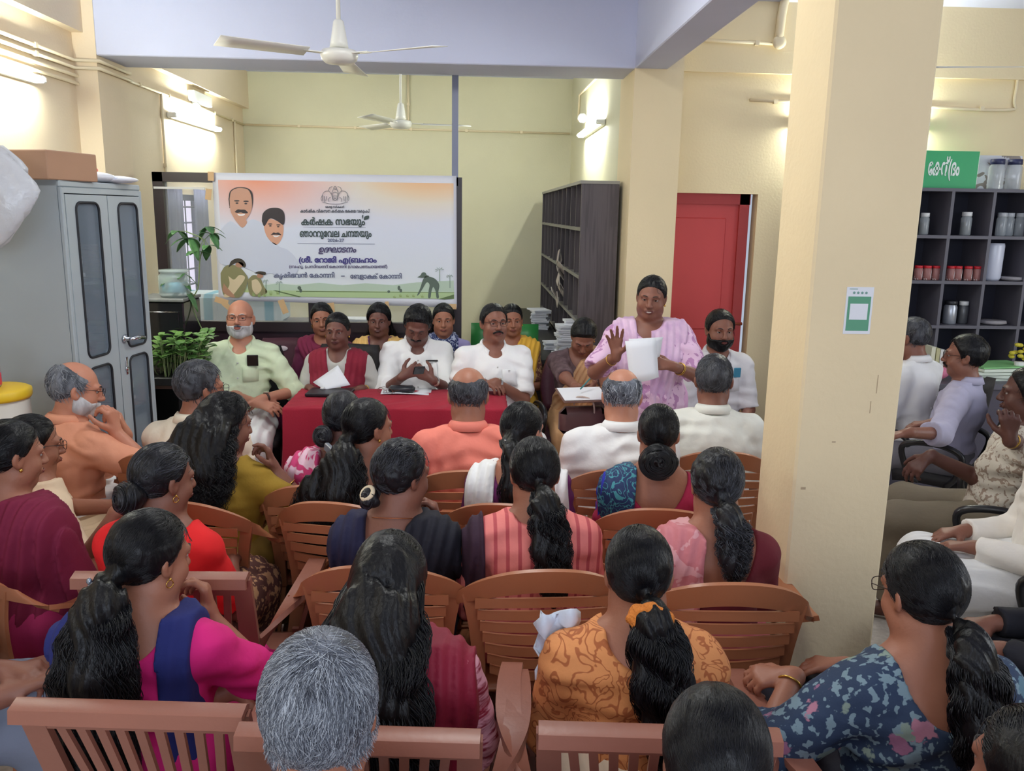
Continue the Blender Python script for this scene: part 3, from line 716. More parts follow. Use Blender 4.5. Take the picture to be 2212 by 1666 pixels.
MB().box((-.34, -.02, 0), (.19, .3, .125), bev=.004).build('carton', card, t)
MB().box((-.1, -.023, .02), (-.03, -.0195, .11)).build('label_patch', mat('card_label', (148, 112, 90), .8), t)
plast = mat('clear_plastic_film', (235, 238, 245), 0.18, alpha=0.55, bump=0.7, bscale=26, spec=0.9)
for i, (x, y, r, s, lbl, m_) in enumerate(((-.12, .40, .3, (.13, .1, .028), 'white plastic packet on the steel cabinet nearer the carton', mat('white_packet', (226, 228, 236), .35, bump=.5, bscale=22, pat='spots', cols=[(230, 232, 240), (200, 205, 225)], scale=7)), (-.06, .5, -.2, (.14, .09, .02), 'thin white plastic packet at the far top edge of the steel cabinet', MATS['white_packet'] if 'white_packet' in MATS else None), (-.13, .42, .1, (.05, .035, .018), 'small red and white packet on the packets atop the cabinet', mat('red_packet', (206, 86, 78), .4)))):
    p = in_cab(x, y, CH + (.045 if i == 2 else .0))
    q = MB().ell((0, 0, s[2]), s, 16, 8, rotz(r)); o = q.build('packet', m_ or MATS['white_packet'], None, True); o.location = p; tag(o, lbl, 'packet')
# crumpled clear plastic bag hanging by the cabinet
p = at_y(8, 432, 3.68)
P = []
rs = np.random.RandomState(5)
G = []
for i in range(15):
    v = i / 14.0; row = []
    for j in range(25):
        a = 2 * math.pi * j / 24; r = .19 * math.sin(math.pi * min(1, v * .86 + .1)) ** .7
        r *= 1 + .16 * math.sin(3 * a + 5 * v) + .10 * math.sin(7 * a - 9 * v) + .05 * math.sin(13 * a + 20 * v)
        row.append((p[0] - .06 + r * math.cos(a), p[1] - .04 + r * .38 * math.sin(a), p[2] + .22 - .42 * v))
    G.append(row)
tag(MB().sheet(G, .001).build('plastic_bag', plast, None, True), 'crumpled clear plastic bag hanging at the left edge by the cabinet', 'bag')

# --- barrel with a yellow lid and the jar on it, at the left edge
p = at_y(6, 905, 3.5)
t = thing('barrel', 'white barrel with a yellow lid at the left edge', 'barrel', (p[0] - .03, 3.5, 0))
lz = at_y(6, 845, 3.5)[2]
MB().lathe([(.12, 0), (.13, .02), (.14, .4), (.135, lz - .02)], 28).build('drum', mat('white_drum', (214, 208, 198), .5), t, True)
MB().lathe([(.142, lz - .03), (.146, lz - .02), (.146, lz + .006), (.13, lz + .014), (.001, lz + .014)], 28).build('lid', mat('yellow_lid', (236, 196, 42), .45), t, True)
t = thing('jar', 'clear plastic jar with a red and blue label on the yellow lid', 'jar', (p[0] - .05, 3.5, lz + .014))
MB().lathe([(.05, 0), (.055, .01), (.055, .1), (.04, .125), (.04, .14)], 20).build('jar_body', mat('pink_jar', (220, 190, 196), .2, alpha=.6), t, True)
MB().lathe([(.0556, .012), (.0562, .014), (.0562, .06), (.0556, .062)], 20).build('label_band', mat('jar_label', (200, 50, 70), .5, pat='spots', cols=[(206, 60, 84), (60, 70, 160)], scale=18), t, True)
MB().lathe([(.043, .14), (.045, .142), (.045, .16), (.04, .165), (.001, .165)], 20).build('lid', mat('clear_lid', (220, 214, 220), .3), t, True)

# --- black chest on a low desk, plants
ch = at_y(395, 646, 5.2)
dk = thing('desk', 'dark desk with a brown edge behind the seedling tray', 'desk', (ch[0] - .15, 5.3, 0))
dz = at_y(350, 829, 5.0)[2]; dxr = at_y(402, 829, 5.0)[0] - (ch[0] - .15)
MB().box((-.2, -.32, dz - .03), (dxr, .25, dz), bev=.004).build('desk_top', mat('brown_edge', (92, 66, 58), .5), dk)
for x in (-.18, dxr - .03):
    MB().box((x - .02, -.3, 0), (x + .02, .23, dz - .03)).build('side_panel', black_m, dk)
MB().box((-.16, .2, .1), (dxr - .05, .22, dz - .03)).build('back_panel', black_m, dk)
bx = thing('black_chest', 'glossy black chest with a grey top beside the steel cabinet', 'chest', (ch[0], 5.2, dz))
gl_black = mat('gloss_black', (16, 17, 20), 0.12, coat=.4)
hgt = ch[2] - dz - .02
MB().box((-.30, 0, 0), (0, .32, hgt), bev=.008).build('chest_body', gl_black, bx)
MB().box((-.31, -.01, hgt), (.005, .33, hgt + .02), bev=.004).build('chest_top', mat('grey_stone_top', (128, 130, 128), .5, var=.1, vscale=30), bx)
MB().box((-.26, -.006, .05), (-.03, .001, hgt - .06), bev=.002).build('door_panel', gl_black, bx)
can = at_y(375, 640, 5.3)
t = thing('water_jar', 'clear plastic jar with blue contents standing on the black chest', 'jar', (can[0], 5.33, ch[2] + .0))
MB().lathe([(.085, 0), (.095, .02), (.095, .13), (.08, .15), (.09, .155), (.09, .17), (.001, .172)], 24).build('jar_body', mat('clear_jar', (220, 236, 232), .1, alpha=.4), t, True)
MB().lathe([(.07, .03), (.075, .035), (.075, .09), (.07, .095), (.001, .095)], 20).build('blue_contents', mat('blue_content', (60, 160, 190), .4), t, True)
leaf_m = mat('leaf_green', (84, 128, 62), 0.5, pat='noise', cols=[(64, 104, 44), (102, 146, 70), (132, 168, 92)], scale=7)
leaf_d = mat('leaf_dark_green', (58, 98, 58), 0.5, pat='noise', cols=[(44, 78, 46), (72, 118, 66), (104, 146, 90)], scale=8)
stem_m = mat('stem_green', (128, 146, 96), 0.6)
def leaf(mb, base, d, up, L, Wd, droop=.3):
    d = np.array(d, float); d /= np.linalg.norm(d); s = np.cross(d, up); s /= np.linalg.norm(s) + 1e-9; n = np.cross(s, d)
    G = []
    for i in range(6):
        v = i / 5.0; w = Wd * math.sin(math.pi * (v * .92 + .05)) ** .8 * .5
        c = np.array(base) + d * L * v - n * 0 + np.array([0, 0, -droop * L * v * v])
        G.append([c + s * w * k + n * (.18 * w * abs(k)) for k in (-1, -.5, 0, .5, 1)])
    mb.sheet(G, .0012)
tr = at_y(382, 822, 5.02)
t = thing('seedling_tray', 'tray of bright green leafy seedlings beside the black chest', 'plant', (tr[0], 5.05, dz))
MB().box((-.14, -.12, 0), (.14, .12, .05), bev=.006).build('tray', black_m, t)
st, fo = MB(), MB()
for k in range(58):
    x, y = R_.uniform(-.125, .125), R_.uniform(-.1, .1); h = R_.uniform(.1, .24) * (1.25 if x > -.05 else 1)
    tx, ty = x * 1.35 + .03 + R_.uniform(-.03, .03), y * 1.2 + R_.uniform(-.03, .03)
    st.tube(catmull([(x, y, .04), ((x + tx) / 2, (y + ty) / 2, h * .6), (tx, ty, h)], 4), .0028, 5)
    a0 = R_.uniform(0, 6.28)
    for q in range(R_.choice((2, 3, 4))):
        a = a0 + q * 2.2; leaf(fo, (tx, ty, h - .01), (math.cos(a), math.sin(a) - .3, R_.uniform(.3, 1.0)), (0, 0, 1), R_.uniform(.06, .11), R_.uniform(.04, .06), .35)
st.build('stems', stem_m, t, True); fo.build('foliage', leaf_m, t, True)
# tall sapling
y_ = 5.35; b0, b1, b2, b3 = at_y(449, 740, y_), at_y(415, 660, y_), at_y(432, 560, y_), at_y(402, 500, y_)
t = thing('sapling', 'tall spindly sapling with drooping leaves before the partition', 'plant', (b0[0], y_, dz))
o_ = np.array([b0[0], y_, dz])
MB().lathe([(.05, 0), (.07, .005), (.085, .14), (.09, .145), (.08, .15), (.001, .15)], 18).build('pot', black_m, t, True)
sm = MB(); sm.tube(catmull([(0, 0, .12), b0 - o_, b1 - o_, at_y(428, 620, y_) - o_, b2 - o_, at_y(440, 520, y_) - o_, b3 - o_], 6), .004, 6)
fo = MB()
for (x, y), (dx, dy), n in (((440, 520), (455, 505), 4), ((402, 500), (385, 500), 5), ((425, 512), (410, 515), 4), ((440, 515), (450, 530), 3), ((415, 600), (395, 590), 4), ((405, 590), (385, 605), 4), ((418, 610), (380, 600), 4), ((430, 500), (448, 490), 3), ((425, 640), (400, 625), 3), ((438, 520), (428, 545), 3)):
    p, q = at_y(x, y, y_) - o_, at_y(dx, dy, y_ - .03) - o_
    sm.tube([p, q], .002, 5)
    for k in range(n):
        a = 2 * math.pi * k / n + x; leaf(fo, q, ((q - p)[0] * 8 + math.cos(a), math.sin(a) * .8, R_.uniform(-.7, .3)), (0, 0, 1), R_.uniform(.075, .12), R_.uniform(.04, .06), .5)
sm.build('stem', stem_m, t, True); fo.build('foliage', leaf_d, t, True)

# --- pigeonhole cabinet and its counter
X0, X1, Y0, Y1, ZT = .73, .99, 5.84, 9.2, 2.075
pg = thing('pigeonhole_cabinet', 'dark brown pigeonhole cabinet of tall slots against the alcove wall', 'cabinet', (X0, Y0, 0))
MB().box((0, 0, 0), (X1 - X0, .022, ZT)).build('side_panel', wood_d, pg); MB().box((0, Y1 - Y0 - .022, 0), (X1 - X0, Y1 - Y0, ZT)).build('side_panel', wood_d, pg)
MB().box((-.008, -.006, ZT), (X1 - X0, Y1 - Y0, ZT + .022)).build('top_board', mat('grey_board_edge', (150, 148, 140), .5), pg)
MB().box((X1 - X0 - .012, .02, .85), (X1 - X0, Y1 - Y0 - .02, ZT)).build('back_board', black_m, pg)
edge = mat('grey_shelf_edge', (112, 110, 108), .5)
for z in (1.767, 1.436, 1.12, .86): MB().box((0.0, .02, z - .012), (X1 - X0 - .012, Y1 - Y0 - .02, z + .012)).build('shelf', edge, pg)
for k in range(1, 10): MB().box((.004, k * .335, .86), (X1 - X0 - .012, k * .335 + .016, ZT)).build('divider', wood_d, pg)
ct = thing('counter', 'dark low counter running under the pigeonholes', 'counter', (.3, Y0 + .05, 0))
MB().box((0, 0, .80), (.43, 3.3, .84), bev=.004).build('counter_top', black_m, ct)
MB().box((.02, .04, 0), (.42, 3.28, .80)).build('base', wood_d, ct)
def paper_stack(name, label, c, w, d, n, seed, th=.016, m_=None, group=None):
    rs = random.Random(seed); q = MB()
    for k in range(n):
        R = rotz(rs.uniform(-.25, .25)); s = rs.uniform(.85, 1.1)
        q.box((-w / 2 * s, -d / 2 * s, k * th), (w / 2 * s, d / 2 * s, k * th + th * .8), R=R, t=(rs.uniform(-.012, .012), rs.uniform(-.012, .012), 0))
    o = q.build(name, m_ or paper); o.location = tuple(c); return tag(o, label, 'paper', group)
p = at_y(1166, 700, 7.6); paper_stack('paper_stack', 'stack of loose papers on the counter at the foot of the pigeonholes', (at_y(1166, 690, 7.6)[0], 7.6, .84), .15, .22, 11, 1)
paper_stack('paper_stack', 'tall untidy stack of white papers on the counter behind the brown sari', (at_y(1222, 760, 6.15)[0], 6.15, .84), .13, .18, 16, 2, .014)
t = paper_stack('booklet', 'white booklet leaning atop the tall paper stack', (at_y(1232, 715, 6.2)[0], 6.15, .84 + 16 * .014), .1, .15, 2, 3, .02)
paper_stack('paper_heap', 'low heap of crumpled white papers beside the tall stack', (at_y(1190, 760, 6.4)[0], 6.4, .84), .12, .13, 5, 4, .012)
q = MB()
rs = random.Random(3)
for k in range(9): q.box((-.05, -.06, -.003), (.05, .06, .003), R=rotx(rs.uniform(-1, 1)) @ roty(rs.uniform(.9, 1.9)), t=(rs.uniform(-.02, .03), rs.uniform(-.08, .08), .04 + k * .045))
o = q.build('hanging_papers', mat('aged_paper', (190, 180, 170), .8)); o.location = (X0 - .03, 7.0, 1.12); tag(o, 'loose papers spilling out of a pigeonhole over its shelf', 'paper')

# --- table with its red cloth
T = [at_z(608, 886, .78), at_z(1094, 884, .78), at_z(1082, 843, .78), at_z(642, 841, .78)]
tx0, tx1, ty0, ty1 = T[0][0], T[1][0], (T[0][1] + T[1][1]) / 2, 5.1
tb = thing('table', 'office table hidden under the red cloth', 'table', ((tx0 + tx1) / 2, (ty0 + ty1) / 2, 0))
hw, hd = (tx1 - tx0) / 2, (ty1 - ty0) / 2
MB().box((-hw + .01, -hd + .01, .74), (hw - .01, hd - .01, .772)).build('table_top', wood_d, tb)
for sx in (-1, 1):
    for sy in (-1, 1): MB().box((sx * (hw - .06) - .025, sy * (hd - .06) - .025, 0), (sx * (hw - .06) + .025, sy * (hd - .06) + .025, .74)).build('leg', wood_d, tb)
rows = []
N = 30
def rimpt(s, off, z):
    per = []
    for k in range(4 * N):
        e, u = divmod(k, N); u /= N
        per.append([(-hw + 2 * hw * u, -hd), (hw, -hd + 2 * hd * u), (hw - 2 * hw * u, hd), (-hw, hd - 2 * hd * u)][e])
    return per
per = rimpt(0, 0, 0); V = []; Fs = []; levels = [(0, .785), (.004, .782), (.008, .772), (.014, .6), (.03, .4), (.045, .2), (.055, .06)]
for li, (off, z) in enumerate(levels):
    for k, (x, y) in enumerate(per):
        nx, ny = (0, -1) if k < N else (1, 0) if k < 2 * N else (0, 1) if k < 3 * N else (-1, 0)
        f_ = .012 * li / 6 * math.sin(k * 1.15) + (.035 * li / 6 * math.exp(-((k % N) / 2.5) ** 2) if li > 2 else 0)
        V.append((x + nx * (off + f_), y + ny * (off + f_), z))
m4 = 4 * N
for i in range(len(levels) - 1):
    for k in range(m4): Fs.append((i * m4 + k, (i + 1) * m4 + k, (i + 1) * m4 + (k + 1) % m4, i * m4 + (k + 1) % m4))
Fs.append(tuple(range(m4)))
cloth = mesh_obj('tablecloth', V, [f[::-1] for f in Fs], mat('red_cloth', (158, 20, 48), .85, bump=.15, bscale=120, sheen=.0, var=.03), None, True, 40)
cloth.location = tb.location; tag(cloth, 'deep red cloth draped over the panel table', 'tablecloth')
TZ = .787
def on_table(px, py): p = at_z(px, py, TZ); return p
p = on_table(712, 853); t = MB().box((-.13, -.09, 0), (.13, .09, .02), bev=.004).build('folder', mat('black_cover', (24, 24, 30), .4)); t.location = (p[0], p[1] + .02, TZ); t.rotation_euler = (0, 0, -.06); tag(t, 'flat black folder on the red cloth', 'folder')
p = on_table(697, 848); t = MB().lathe([(.012, 0), (.015, .004), (.012, .012), (.001, .014)], 14).build('bottle_cap', mat('white_cap', (220, 220, 220), .4), None, True); t.location = (p[0], p[1], TZ + .02); tag(t, 'small white cap on the black folder', 'cap')
p = on_table(868, 848); t = MB().box((-.08, -.035, 0), (.08, .035, .042), bev=.015).build('spectacle_case', mat('black_case', (20, 22, 30), .35), None, True, 50); t.location = (p[0], p[1], TZ); t.rotation_euler = (0, 0, .03); tag(t, 'black spectacle case on the red cloth', 'spectacle case')
gp = on_table(832, 851); wire = mat('gold_wire', (120, 70, 50), .3, metal=.6)
def glasses_mesh(mb, Rm=np.eye(3), t0=(0, 0, 0), rw=.024, rh=.017, temple=.12, wr=.0013, square=False):
    """Spectacles in a frame with x across, y forward, z up; hinges run back along -y."""
    def T_(P): return [Rm @ np.asarray(p) + np.asarray(t0) for p in P]
    for s in (-1, 1):
        ex = 0.55 if square else 1.0
        P = [(s * .032 + rw * np.sign(math.cos(a)) * abs(math.cos(a)) ** ex, 0, rh * np.sign(math.sin(a)) * abs(math.sin(a)) ** ex) for a in np.linspace(0, 2 * math.pi, 21)]
        mb.tube(T_(P), wr, 5, False)
        mb.tube(T_([(s * (.032 + rw), 0, .004), (s * (.040 + rw), -.012, .004), (s * .074, -temple * .75, .004), (s * .074, -temple, -.012)]), wr, 5)
    mb.tube(T_([(-.032 + rw, 0, .003), (0, .003, .007), (.032 - rw, 0, .003)]), wr, 5)
    return mb
o = glasses_mesh(MB(), rotz(2.6), (0, 0, .018)).build('spectacles', wire, None, True); o.location = (gp[0], gp[1], TZ); tag(o, 'folded spectacles on the red cloth beside the case', 'spectacles')
p = on_table(885, 838)
t = MB().sheet([[(-.15 + .1 * i, -.09 + .06 * j, .002 + .006 * math.sin(i * 1.4 + j)) for j in range(4)] for i in range(4)], .001).build('paper_sheet', paper, None, True); t.location = (p[0] - .01, 5.02, TZ); tag(t, 'white paper on the table before the man with the phone', 'paper')

# --- shelves of jars beyond the pillar
SY = 5.68
va, vb = at_y(2061, 413, SY), at_y(2151, 415, SY); sw = vb[0] - va[0]
zr = [at_y(2100, y, SY)[2] for y in (411, 513, 611, 707, 800)]
sx0 = va[0] - 3 * sw; ncol = 7
shf = thing('display_shelf', 'dark grey display shelf of square cells behind the pillar', 'shelf', (sx0, SY, 0))
grey_b = mat('grey_laminate', (92, 90, 100), .5); navy_b = mat('dark_blue_laminate', (38, 38, 52), .5)
for k in range(ncol + 1): MB().box((k * sw - .011, 0, zr[4]), (k * sw + .011, .3, zr[0])).build('upright', grey_b, shf)
for z in zr: MB().box((-.011, -.004, z - .011), (ncol * sw + .011, .3, z + .011)).build('shelf_board', grey_b, shf)
MB().box((-.01, .295, zr[4]), (ncol * sw + .01, .305, zr[0])).build('back_board', navy_b, shf)
cn = thing('counter', 'dark counter under the display shelf holding folders', 'counter', (sx0, SY - .45, 0))
MB().box((0, 0, zr[4] - .05), (ncol * sw, .76, zr[4] - .012), bev=.004).build('counter_top', grey_b, cn)
MB().box((.02, .03, 0), (ncol * sw - .02, .74, zr[4] - .05)).build('base', mat('plum_laminate', (78, 74, 88), .5), cn)
sg = thing('sign_board', 'green sign with white lettering standing on the display shelf', 'sign', (at_y(1900, 411, SY)[0], SY + .06, zr[0] + .011))
sgw = at_y(2108, 400, SY + .06)[0] - sg.location.x; sgh = at_y(2050, 326, SY + .06)[2] - sg.location.z
MB().box((0, 0, 0), (sgw, .012, sgh)).build('board', mat('sign_green', (44, 168, 104), .45), sg)
wl = mat('white_letters', (236, 244, 238), .5)
lt = text_mesh('lettering', 'േകന്(ദം', .2, wl, None, (0, 0, 0), (0, 0, 0), 'LEFT', offset=.006)
def fit_text(o, root, x0, x1, z0, h, y):
    co = np.zeros(len(o.data.vertices) * 3, np.float32); o.data.vertices.foreach_get('co', co); co = co.reshape(-1, 3); lo, hi = co.min(0), co.max(0)
    V = np.column_stack([x0 + (co[:, 0] - lo[0]) / (hi[0] - lo[0]) * (x1 - x0), y - co[:, 2], z0 + co[:, 1] / .144 * h])
    o.data.vertices.foreach_set('co', V.astype(np.float32).ravel()); o.data.update(); o.parent = root; o.rotation_euler = (0, 0, 0)
s0, s1 = at_y(2004, 370, SY + .06)[0] - sg.location.x, at_y(2072, 370, SY + .06)[0] - sg.location.x
fit_text(lt, sg, s0, s1, sgh * .36, sgh * .42, -.002)
tag(MB().box((0, 0, 0), (at_y(2206, 400, SY)[0] - at_y(2112, 400, SY)[0], .01, sgh * .92), t=(at_y(2112, 400, SY + .1)[0], SY + .12, zr[0] + .011)).build('printed_panel', mat('speckled_print', (214, 214, 218), .6, pat='spots', cols=[(220, 220, 224), (150, 140, 130)], scale=9)), 'pale speckled printed panel standing behind the two navy lidded jars', 'panel')
jar_c = mat('jar_glass', (205, 212, 216), .12, alpha=.45, spec=.8); jar_b = mat('tin_body', (176, 180, 188), .3, metal=.5)
def jar(label, px, pyb, h, r, lid, body, y, content=None, group=None, z=None):
    p = at_y(px, pyb, y); z = p[2] if z is None else z
    t = thing('jar', label, 'jar', (p[0], y, z), 0, group)
    MB().lathe([(r * .9, 0), (r, .006), (r, h * .72), (r * .82, h * .82), (r * .8, h * .86)], 16).build('jar_body', body, t, True)
    if content: MB().lathe([(r * .8, .008), (r * .86, .012), (r * .86, h * .55), (.001, h * .56)], 14).build('contents', content, t, True)
    MB().lathe([(r * .86, h * .82), (r * .92, h * .83), (r * .92, h * .99), (r * .86, h), (.001, h)], 16).build('lid', lid, t, True)
    return t
wlid, rlid, nlid, seeds = mat('white_lid', (232, 232, 230), .4), mat('red_lid', (200, 36, 48), .4), mat('navy_lid', (40, 46, 84), .4), mat('brown_seeds', (120, 84, 66), .7)
zsh = [z + .0112 for z in zr]
jar('white lidded glass jar in the upper shelf cell beside the pillar', 1994, 505, .15, .032, wlid, jar_c, SY + .1, mat('grey_seeds', (110, 110, 96), .7), z=zsh[1])
jar('white lidded glass jar alone in the upper middle shelf cell', 2084, 505, .16, .036, wlid, jar_c, SY + .1, MATS['grey_seeds'], z=zsh[1])
for k, px in enumerate((2160, 2176, 2200)): jar(['first', 'second', 'third'][k] + ' of three clear jars in the upper right shelf cell, counted from the pillar', px, 508, .16, .034, mat('clear_lid2', (190, 194, 198), .3), jar_c, SY + .1 + .02 * (k == 1), None, 'clear jars in the upper right cell', zsh[1])
for k, px in enumerate((1982, 2001, 2020)): jar('red lidded seed jar, %s from the pillar in its cell' % ['first', 'second', 'third'][k], px, 603, .1, .029, rlid, mat('jar_label_white', (206, 190, 190), .4, pat='spots', cols=[(150, 100, 96), (232, 228, 228)], scale=16), SY + .06, None, 'red lidded jars', zsh[2])
for k, px in enumerate((2051, 2067, 2089, 2109)): jar('red lidded seed jar, %s in the middle cell' % ['leftmost', 'second from the left', 'third from the left', 'rightmost'][k], px, 604, .1, .029, rlid, MATS['jar_label_white'], SY + .06, None, 'red lidded jars', zsh[2])
jar('silver tin with a black lid on the third shelf', 2049, 700, .165, .045, mat('black_lid', (40, 40, 46), .4), jar_b, SY + .1, z=zsh[3])
jar('dark glass jar with a white lid beside the silver tin', 2077, 698, .16, .034, wlid, mat('dark_jar', (86, 88, 92), .25), SY + .12, z=zsh[3])
for k, px in enumerate((2148, 2186)): jar('large clear jar with a navy lid on top of the shelf, %s' % ['nearer the green sign', 'at the frame edge'][k], px, 408, .2, .05, nlid, jar_c, SY + .05, None, 'navy lidded jars', zsh[0])
tag(MB().lathe([(.055, 0), (.065, .02), (.068, .24), (.064, .26)], 24, at_y(2138, 606, SY + .12) * np.array([1, 1, 0]) + np.array([0, 0, zsh[2]])).build('pitcher', mat('white_tin', (216, 220, 235), .25), None, True), 'shiny pale canister in the second row of the shelf', 'canister')
for k, (px, w_, lbl) in enumerate(((2185, .09, 'flat grey tray of papers on the second shelf row'), (2140, .1, 'small pale dish on the third shelf row'))):
    y_ = SY + .1; p = at_y(px, 606 if k == 0 else 702, y_)
    tag(MB().lathe([(w_ * .6, 0), (w_, .012), (w_ * .95, .03), (w_ * .4, .03)], 18, (p[0], y_, zsh[2] if k == 0 else zsh[3])).build('dish', mat('grey_dish', (150, 146, 150), .5), None, True), lbl, 'dish')
cz_ = zr[4] - .012
o = paper_stack('folder_stack', 'green and white folders stacked on the counter under the shelf', (at_y(2150, 790, SY - .2)[0], SY - .2, cz_), .42, .3, 4, 9, .022, mat('folder_white', (222, 232, 216), .6)); 
o = MB().box((-.2, -.13, 0), (.2, .13, .008)).build('folder', mat('folder_green', (134, 196, 128), .5)); o.location = (at_y(2150, 790, SY - .2)[0], SY - .2, cz_ + .087); o.rotation_euler = (0, 0, .15); tag(o, 'green folder on top of the folder stack', 'folder')
for k, (px, w_, h_, c) in enumerate(((1996, .014, .2, (226, 226, 200)), (2006, .012, .19, (200, 196, 150)), (2016, .016, .18, (230, 230, 224)), (2026, .012, .17, (176, 160, 110)))):
    p = at_y(px, 790, SY - .05); tag(MB().box((-w_, -.1, 0), (w_, .1, h_), t=(p[0], SY - .05, cz_)).build('file', mat('file_cover_%d' % k, c, .6)), 'upright file on the counter, %s from the pillar' % ['first', 'second', 'third', 'fourth'][k], 'file', 'upright files on the counter')
p = at_y(2018, 800, SY - .3); tag(MB().ell((p[0], SY - .3, cz_ + .05), (.1, .07, .05), 16, 10).build('pouch', mat('pink_pouch', (214, 120, 150), .6, bump=.3, bscale=20), None, True), 'pink pouch on the counter before the lavender shirted man', 'pouch')
p = at_y(2204, 770, SY - .25)
t = thing('flower_vase', 'small vase of yellow flowers at the right edge of the counter', 'vase', (p[0], SY - .25, cz_))
MB().lathe([(.03, 0), (.045, .04), (.03, .1), (.035, .12)], 16).build('vase', wlid, t, True)
q = MB(); rs = random.Random(8)
for k in range(16): q.ell((rs.uniform(-.06, .06), rs.uniform(-.05, .05), .14 + rs.uniform(0, .1)), (.02, .02, .014), 8, 5)
q.build('blossoms', mat('yellow_blossom', (206, 190, 60), .6), t, True)

# notice taped to the pillar (its square code is left out)
a, b_ = at_y(1832, 620, 2.549), at_y(1880, 722, 2.549)
nt_ = thing('notice', 'small white and green paper notice stuck on the pillar', 'notice', ((a[0] + b_[0]) / 2 - .003, 2.549, (a[2] + b_[2]) / 2))
w_, h_ = (b_[0] - a[0]) / 2, (a[2] - b_[2]) / 2
MB().box((-w_, -.001, -h_), (w_, .0005, h_)).build('sheet', paper, nt_)
MB().box((-w_ * .84, -.0018, -h_ * .86), (w_ * .84, -.001, h_ * .6)).build('green_field', mat('notice_green', (96, 160, 128), .6), nt_)
MB().box((-w_ * .66, -.0026, -h_ * .38), (w_ * .66, -.0018, h_ * .3)).build('white_field', paper, nt_)
q = MB()
for k in range(4): q.lathe([(.004, 0), (.004, .0006)], 10, (-w_ * .45 + k * w_ * .3, -.0012, h_ * .76), rotx(R90))
q.box((-w_ * .8, -.0014, h_ * .9), (-w_ * .2, -.001, h_ * .93))
q.build('small_marks', mat('teal_mark', (120, 160, 150), .6), nt_)
# ---------------------------------------------------------------- distance-field modelling for bodies, clothes and hair
def axis(lo, hi, step, fine=()):
    """Grid line positions from lo to hi with spacing step, closer inside the fine intervals (a, b, step)."""
    out = [lo]
    while out[-1] < hi:
        s = step
        for a, b, f in fine:
            if a - step <= out[-1] <= b: s = min(s, f)
        out.append(out[-1] + s)
    return np.array(out, np.float32)

class Field:
    def __init__(s, ax, ay, az):
        s.a = (ax, ay, az); s.F = np.full((len(ax), len(ay), len(az)), .3, np.float32)
    def sub(s, lo, hi):
        sl = []
        for i in range(3):
            i0 = max(0, int(np.searchsorted(s.a[i], lo[i])) - 1); i1 = min(len(s.a[i]), int(np.searchsorted(s.a[i], hi[i])) + 1)
            if i1 <= i0: return None
            sl.append(slice(i0, i1))
        return tuple(sl)
    def grid(s, sl=None):
        sl = sl or (slice(None),) * 3
        return s.a[0][sl[0]][:, None, None], s.a[1][sl[1]][None, :, None], s.a[2][sl[2]][None, None, :]
    def put(s, d, sl, k, sub=False):
        a = s.F[sl]
        if sub: s.F[sl] = smax(a, -d, k)
        else: s.F[sl] = smin(a, d, k)
    def rc(s, a, b, r1, r2, k=.02, flat=None, cut=None, sub=False):
        a = np.asarray(a, np.float32); b = np.asarray(b, np.float32); m = max(r1, r2) + k + .05
        sl = s.sub(np.minimum(a, b) - m, np.maximum(a, b) + m)
        if sl is None: return
        X, Y, Z = s.grid(sl); d = b - a; L = max(float(d.dot(d)), 1e-9)
        t = ((X - a[0]) * d[0] + (Y - a[1]) * d[1] + (Z - a[2]) * d[2]) / L
        tc = np.clip(t, 0, 1)
        q = np.sqrt((X - a[0] - tc * d[0]) ** 2 + (Y - a[1] - tc * d[1]) ** 2 + (Z - a[2] - tc * d[2]) ** 2) - (r1 + (r2 - r1) * tc)
        if cut is not None: q = np.maximum(q, (t - cut) * math.sqrt(L))
        s.put(q, sl, k, sub)
    def el(s, c, r, k=.02, R=None, sub=False):
        c = np.asarray(c, np.float32); r = np.asarray(r, np.float32); m = float(r.max()) + k + .05
        sl = s.sub(c - m, c + m)
        if sl is None: return
        X, Y, Z = s.grid(sl); X, Y, Z = X - c[0], Y - c[1], Z - c[2]
        if R is not None:
            R = np.asarray(R, np.float32)
            X, Y, Z = R[0, 0] * X + R[1, 0] * Y + R[2, 0] * Z, R[0, 1] * X + R[1, 1] * Y + R[2, 1] * Z, R[0, 2] * X + R[1, 2] * Y + R[2, 2] * Z
        k0 = np.sqrt((X / r[0]) ** 2 + (Y / r[1]) ** 2 + (Z / r[2]) ** 2); k1 = np.sqrt((X / r[0] ** 2) ** 2 + (Y / r[1] ** 2) ** 2 + (Z / r[2] ** 2) ** 2)
        s.put(k0 * (k0 - 1) / (k1 + 1e-6), sl, k, sub)

def smin(a, b, k):
    h = np.maximum(k - np.abs(a - b), 0) / k; return np.minimum(a, b) - h * h * (k * .25)
def smax(a, b, k): return -smin(-a, -b, k)

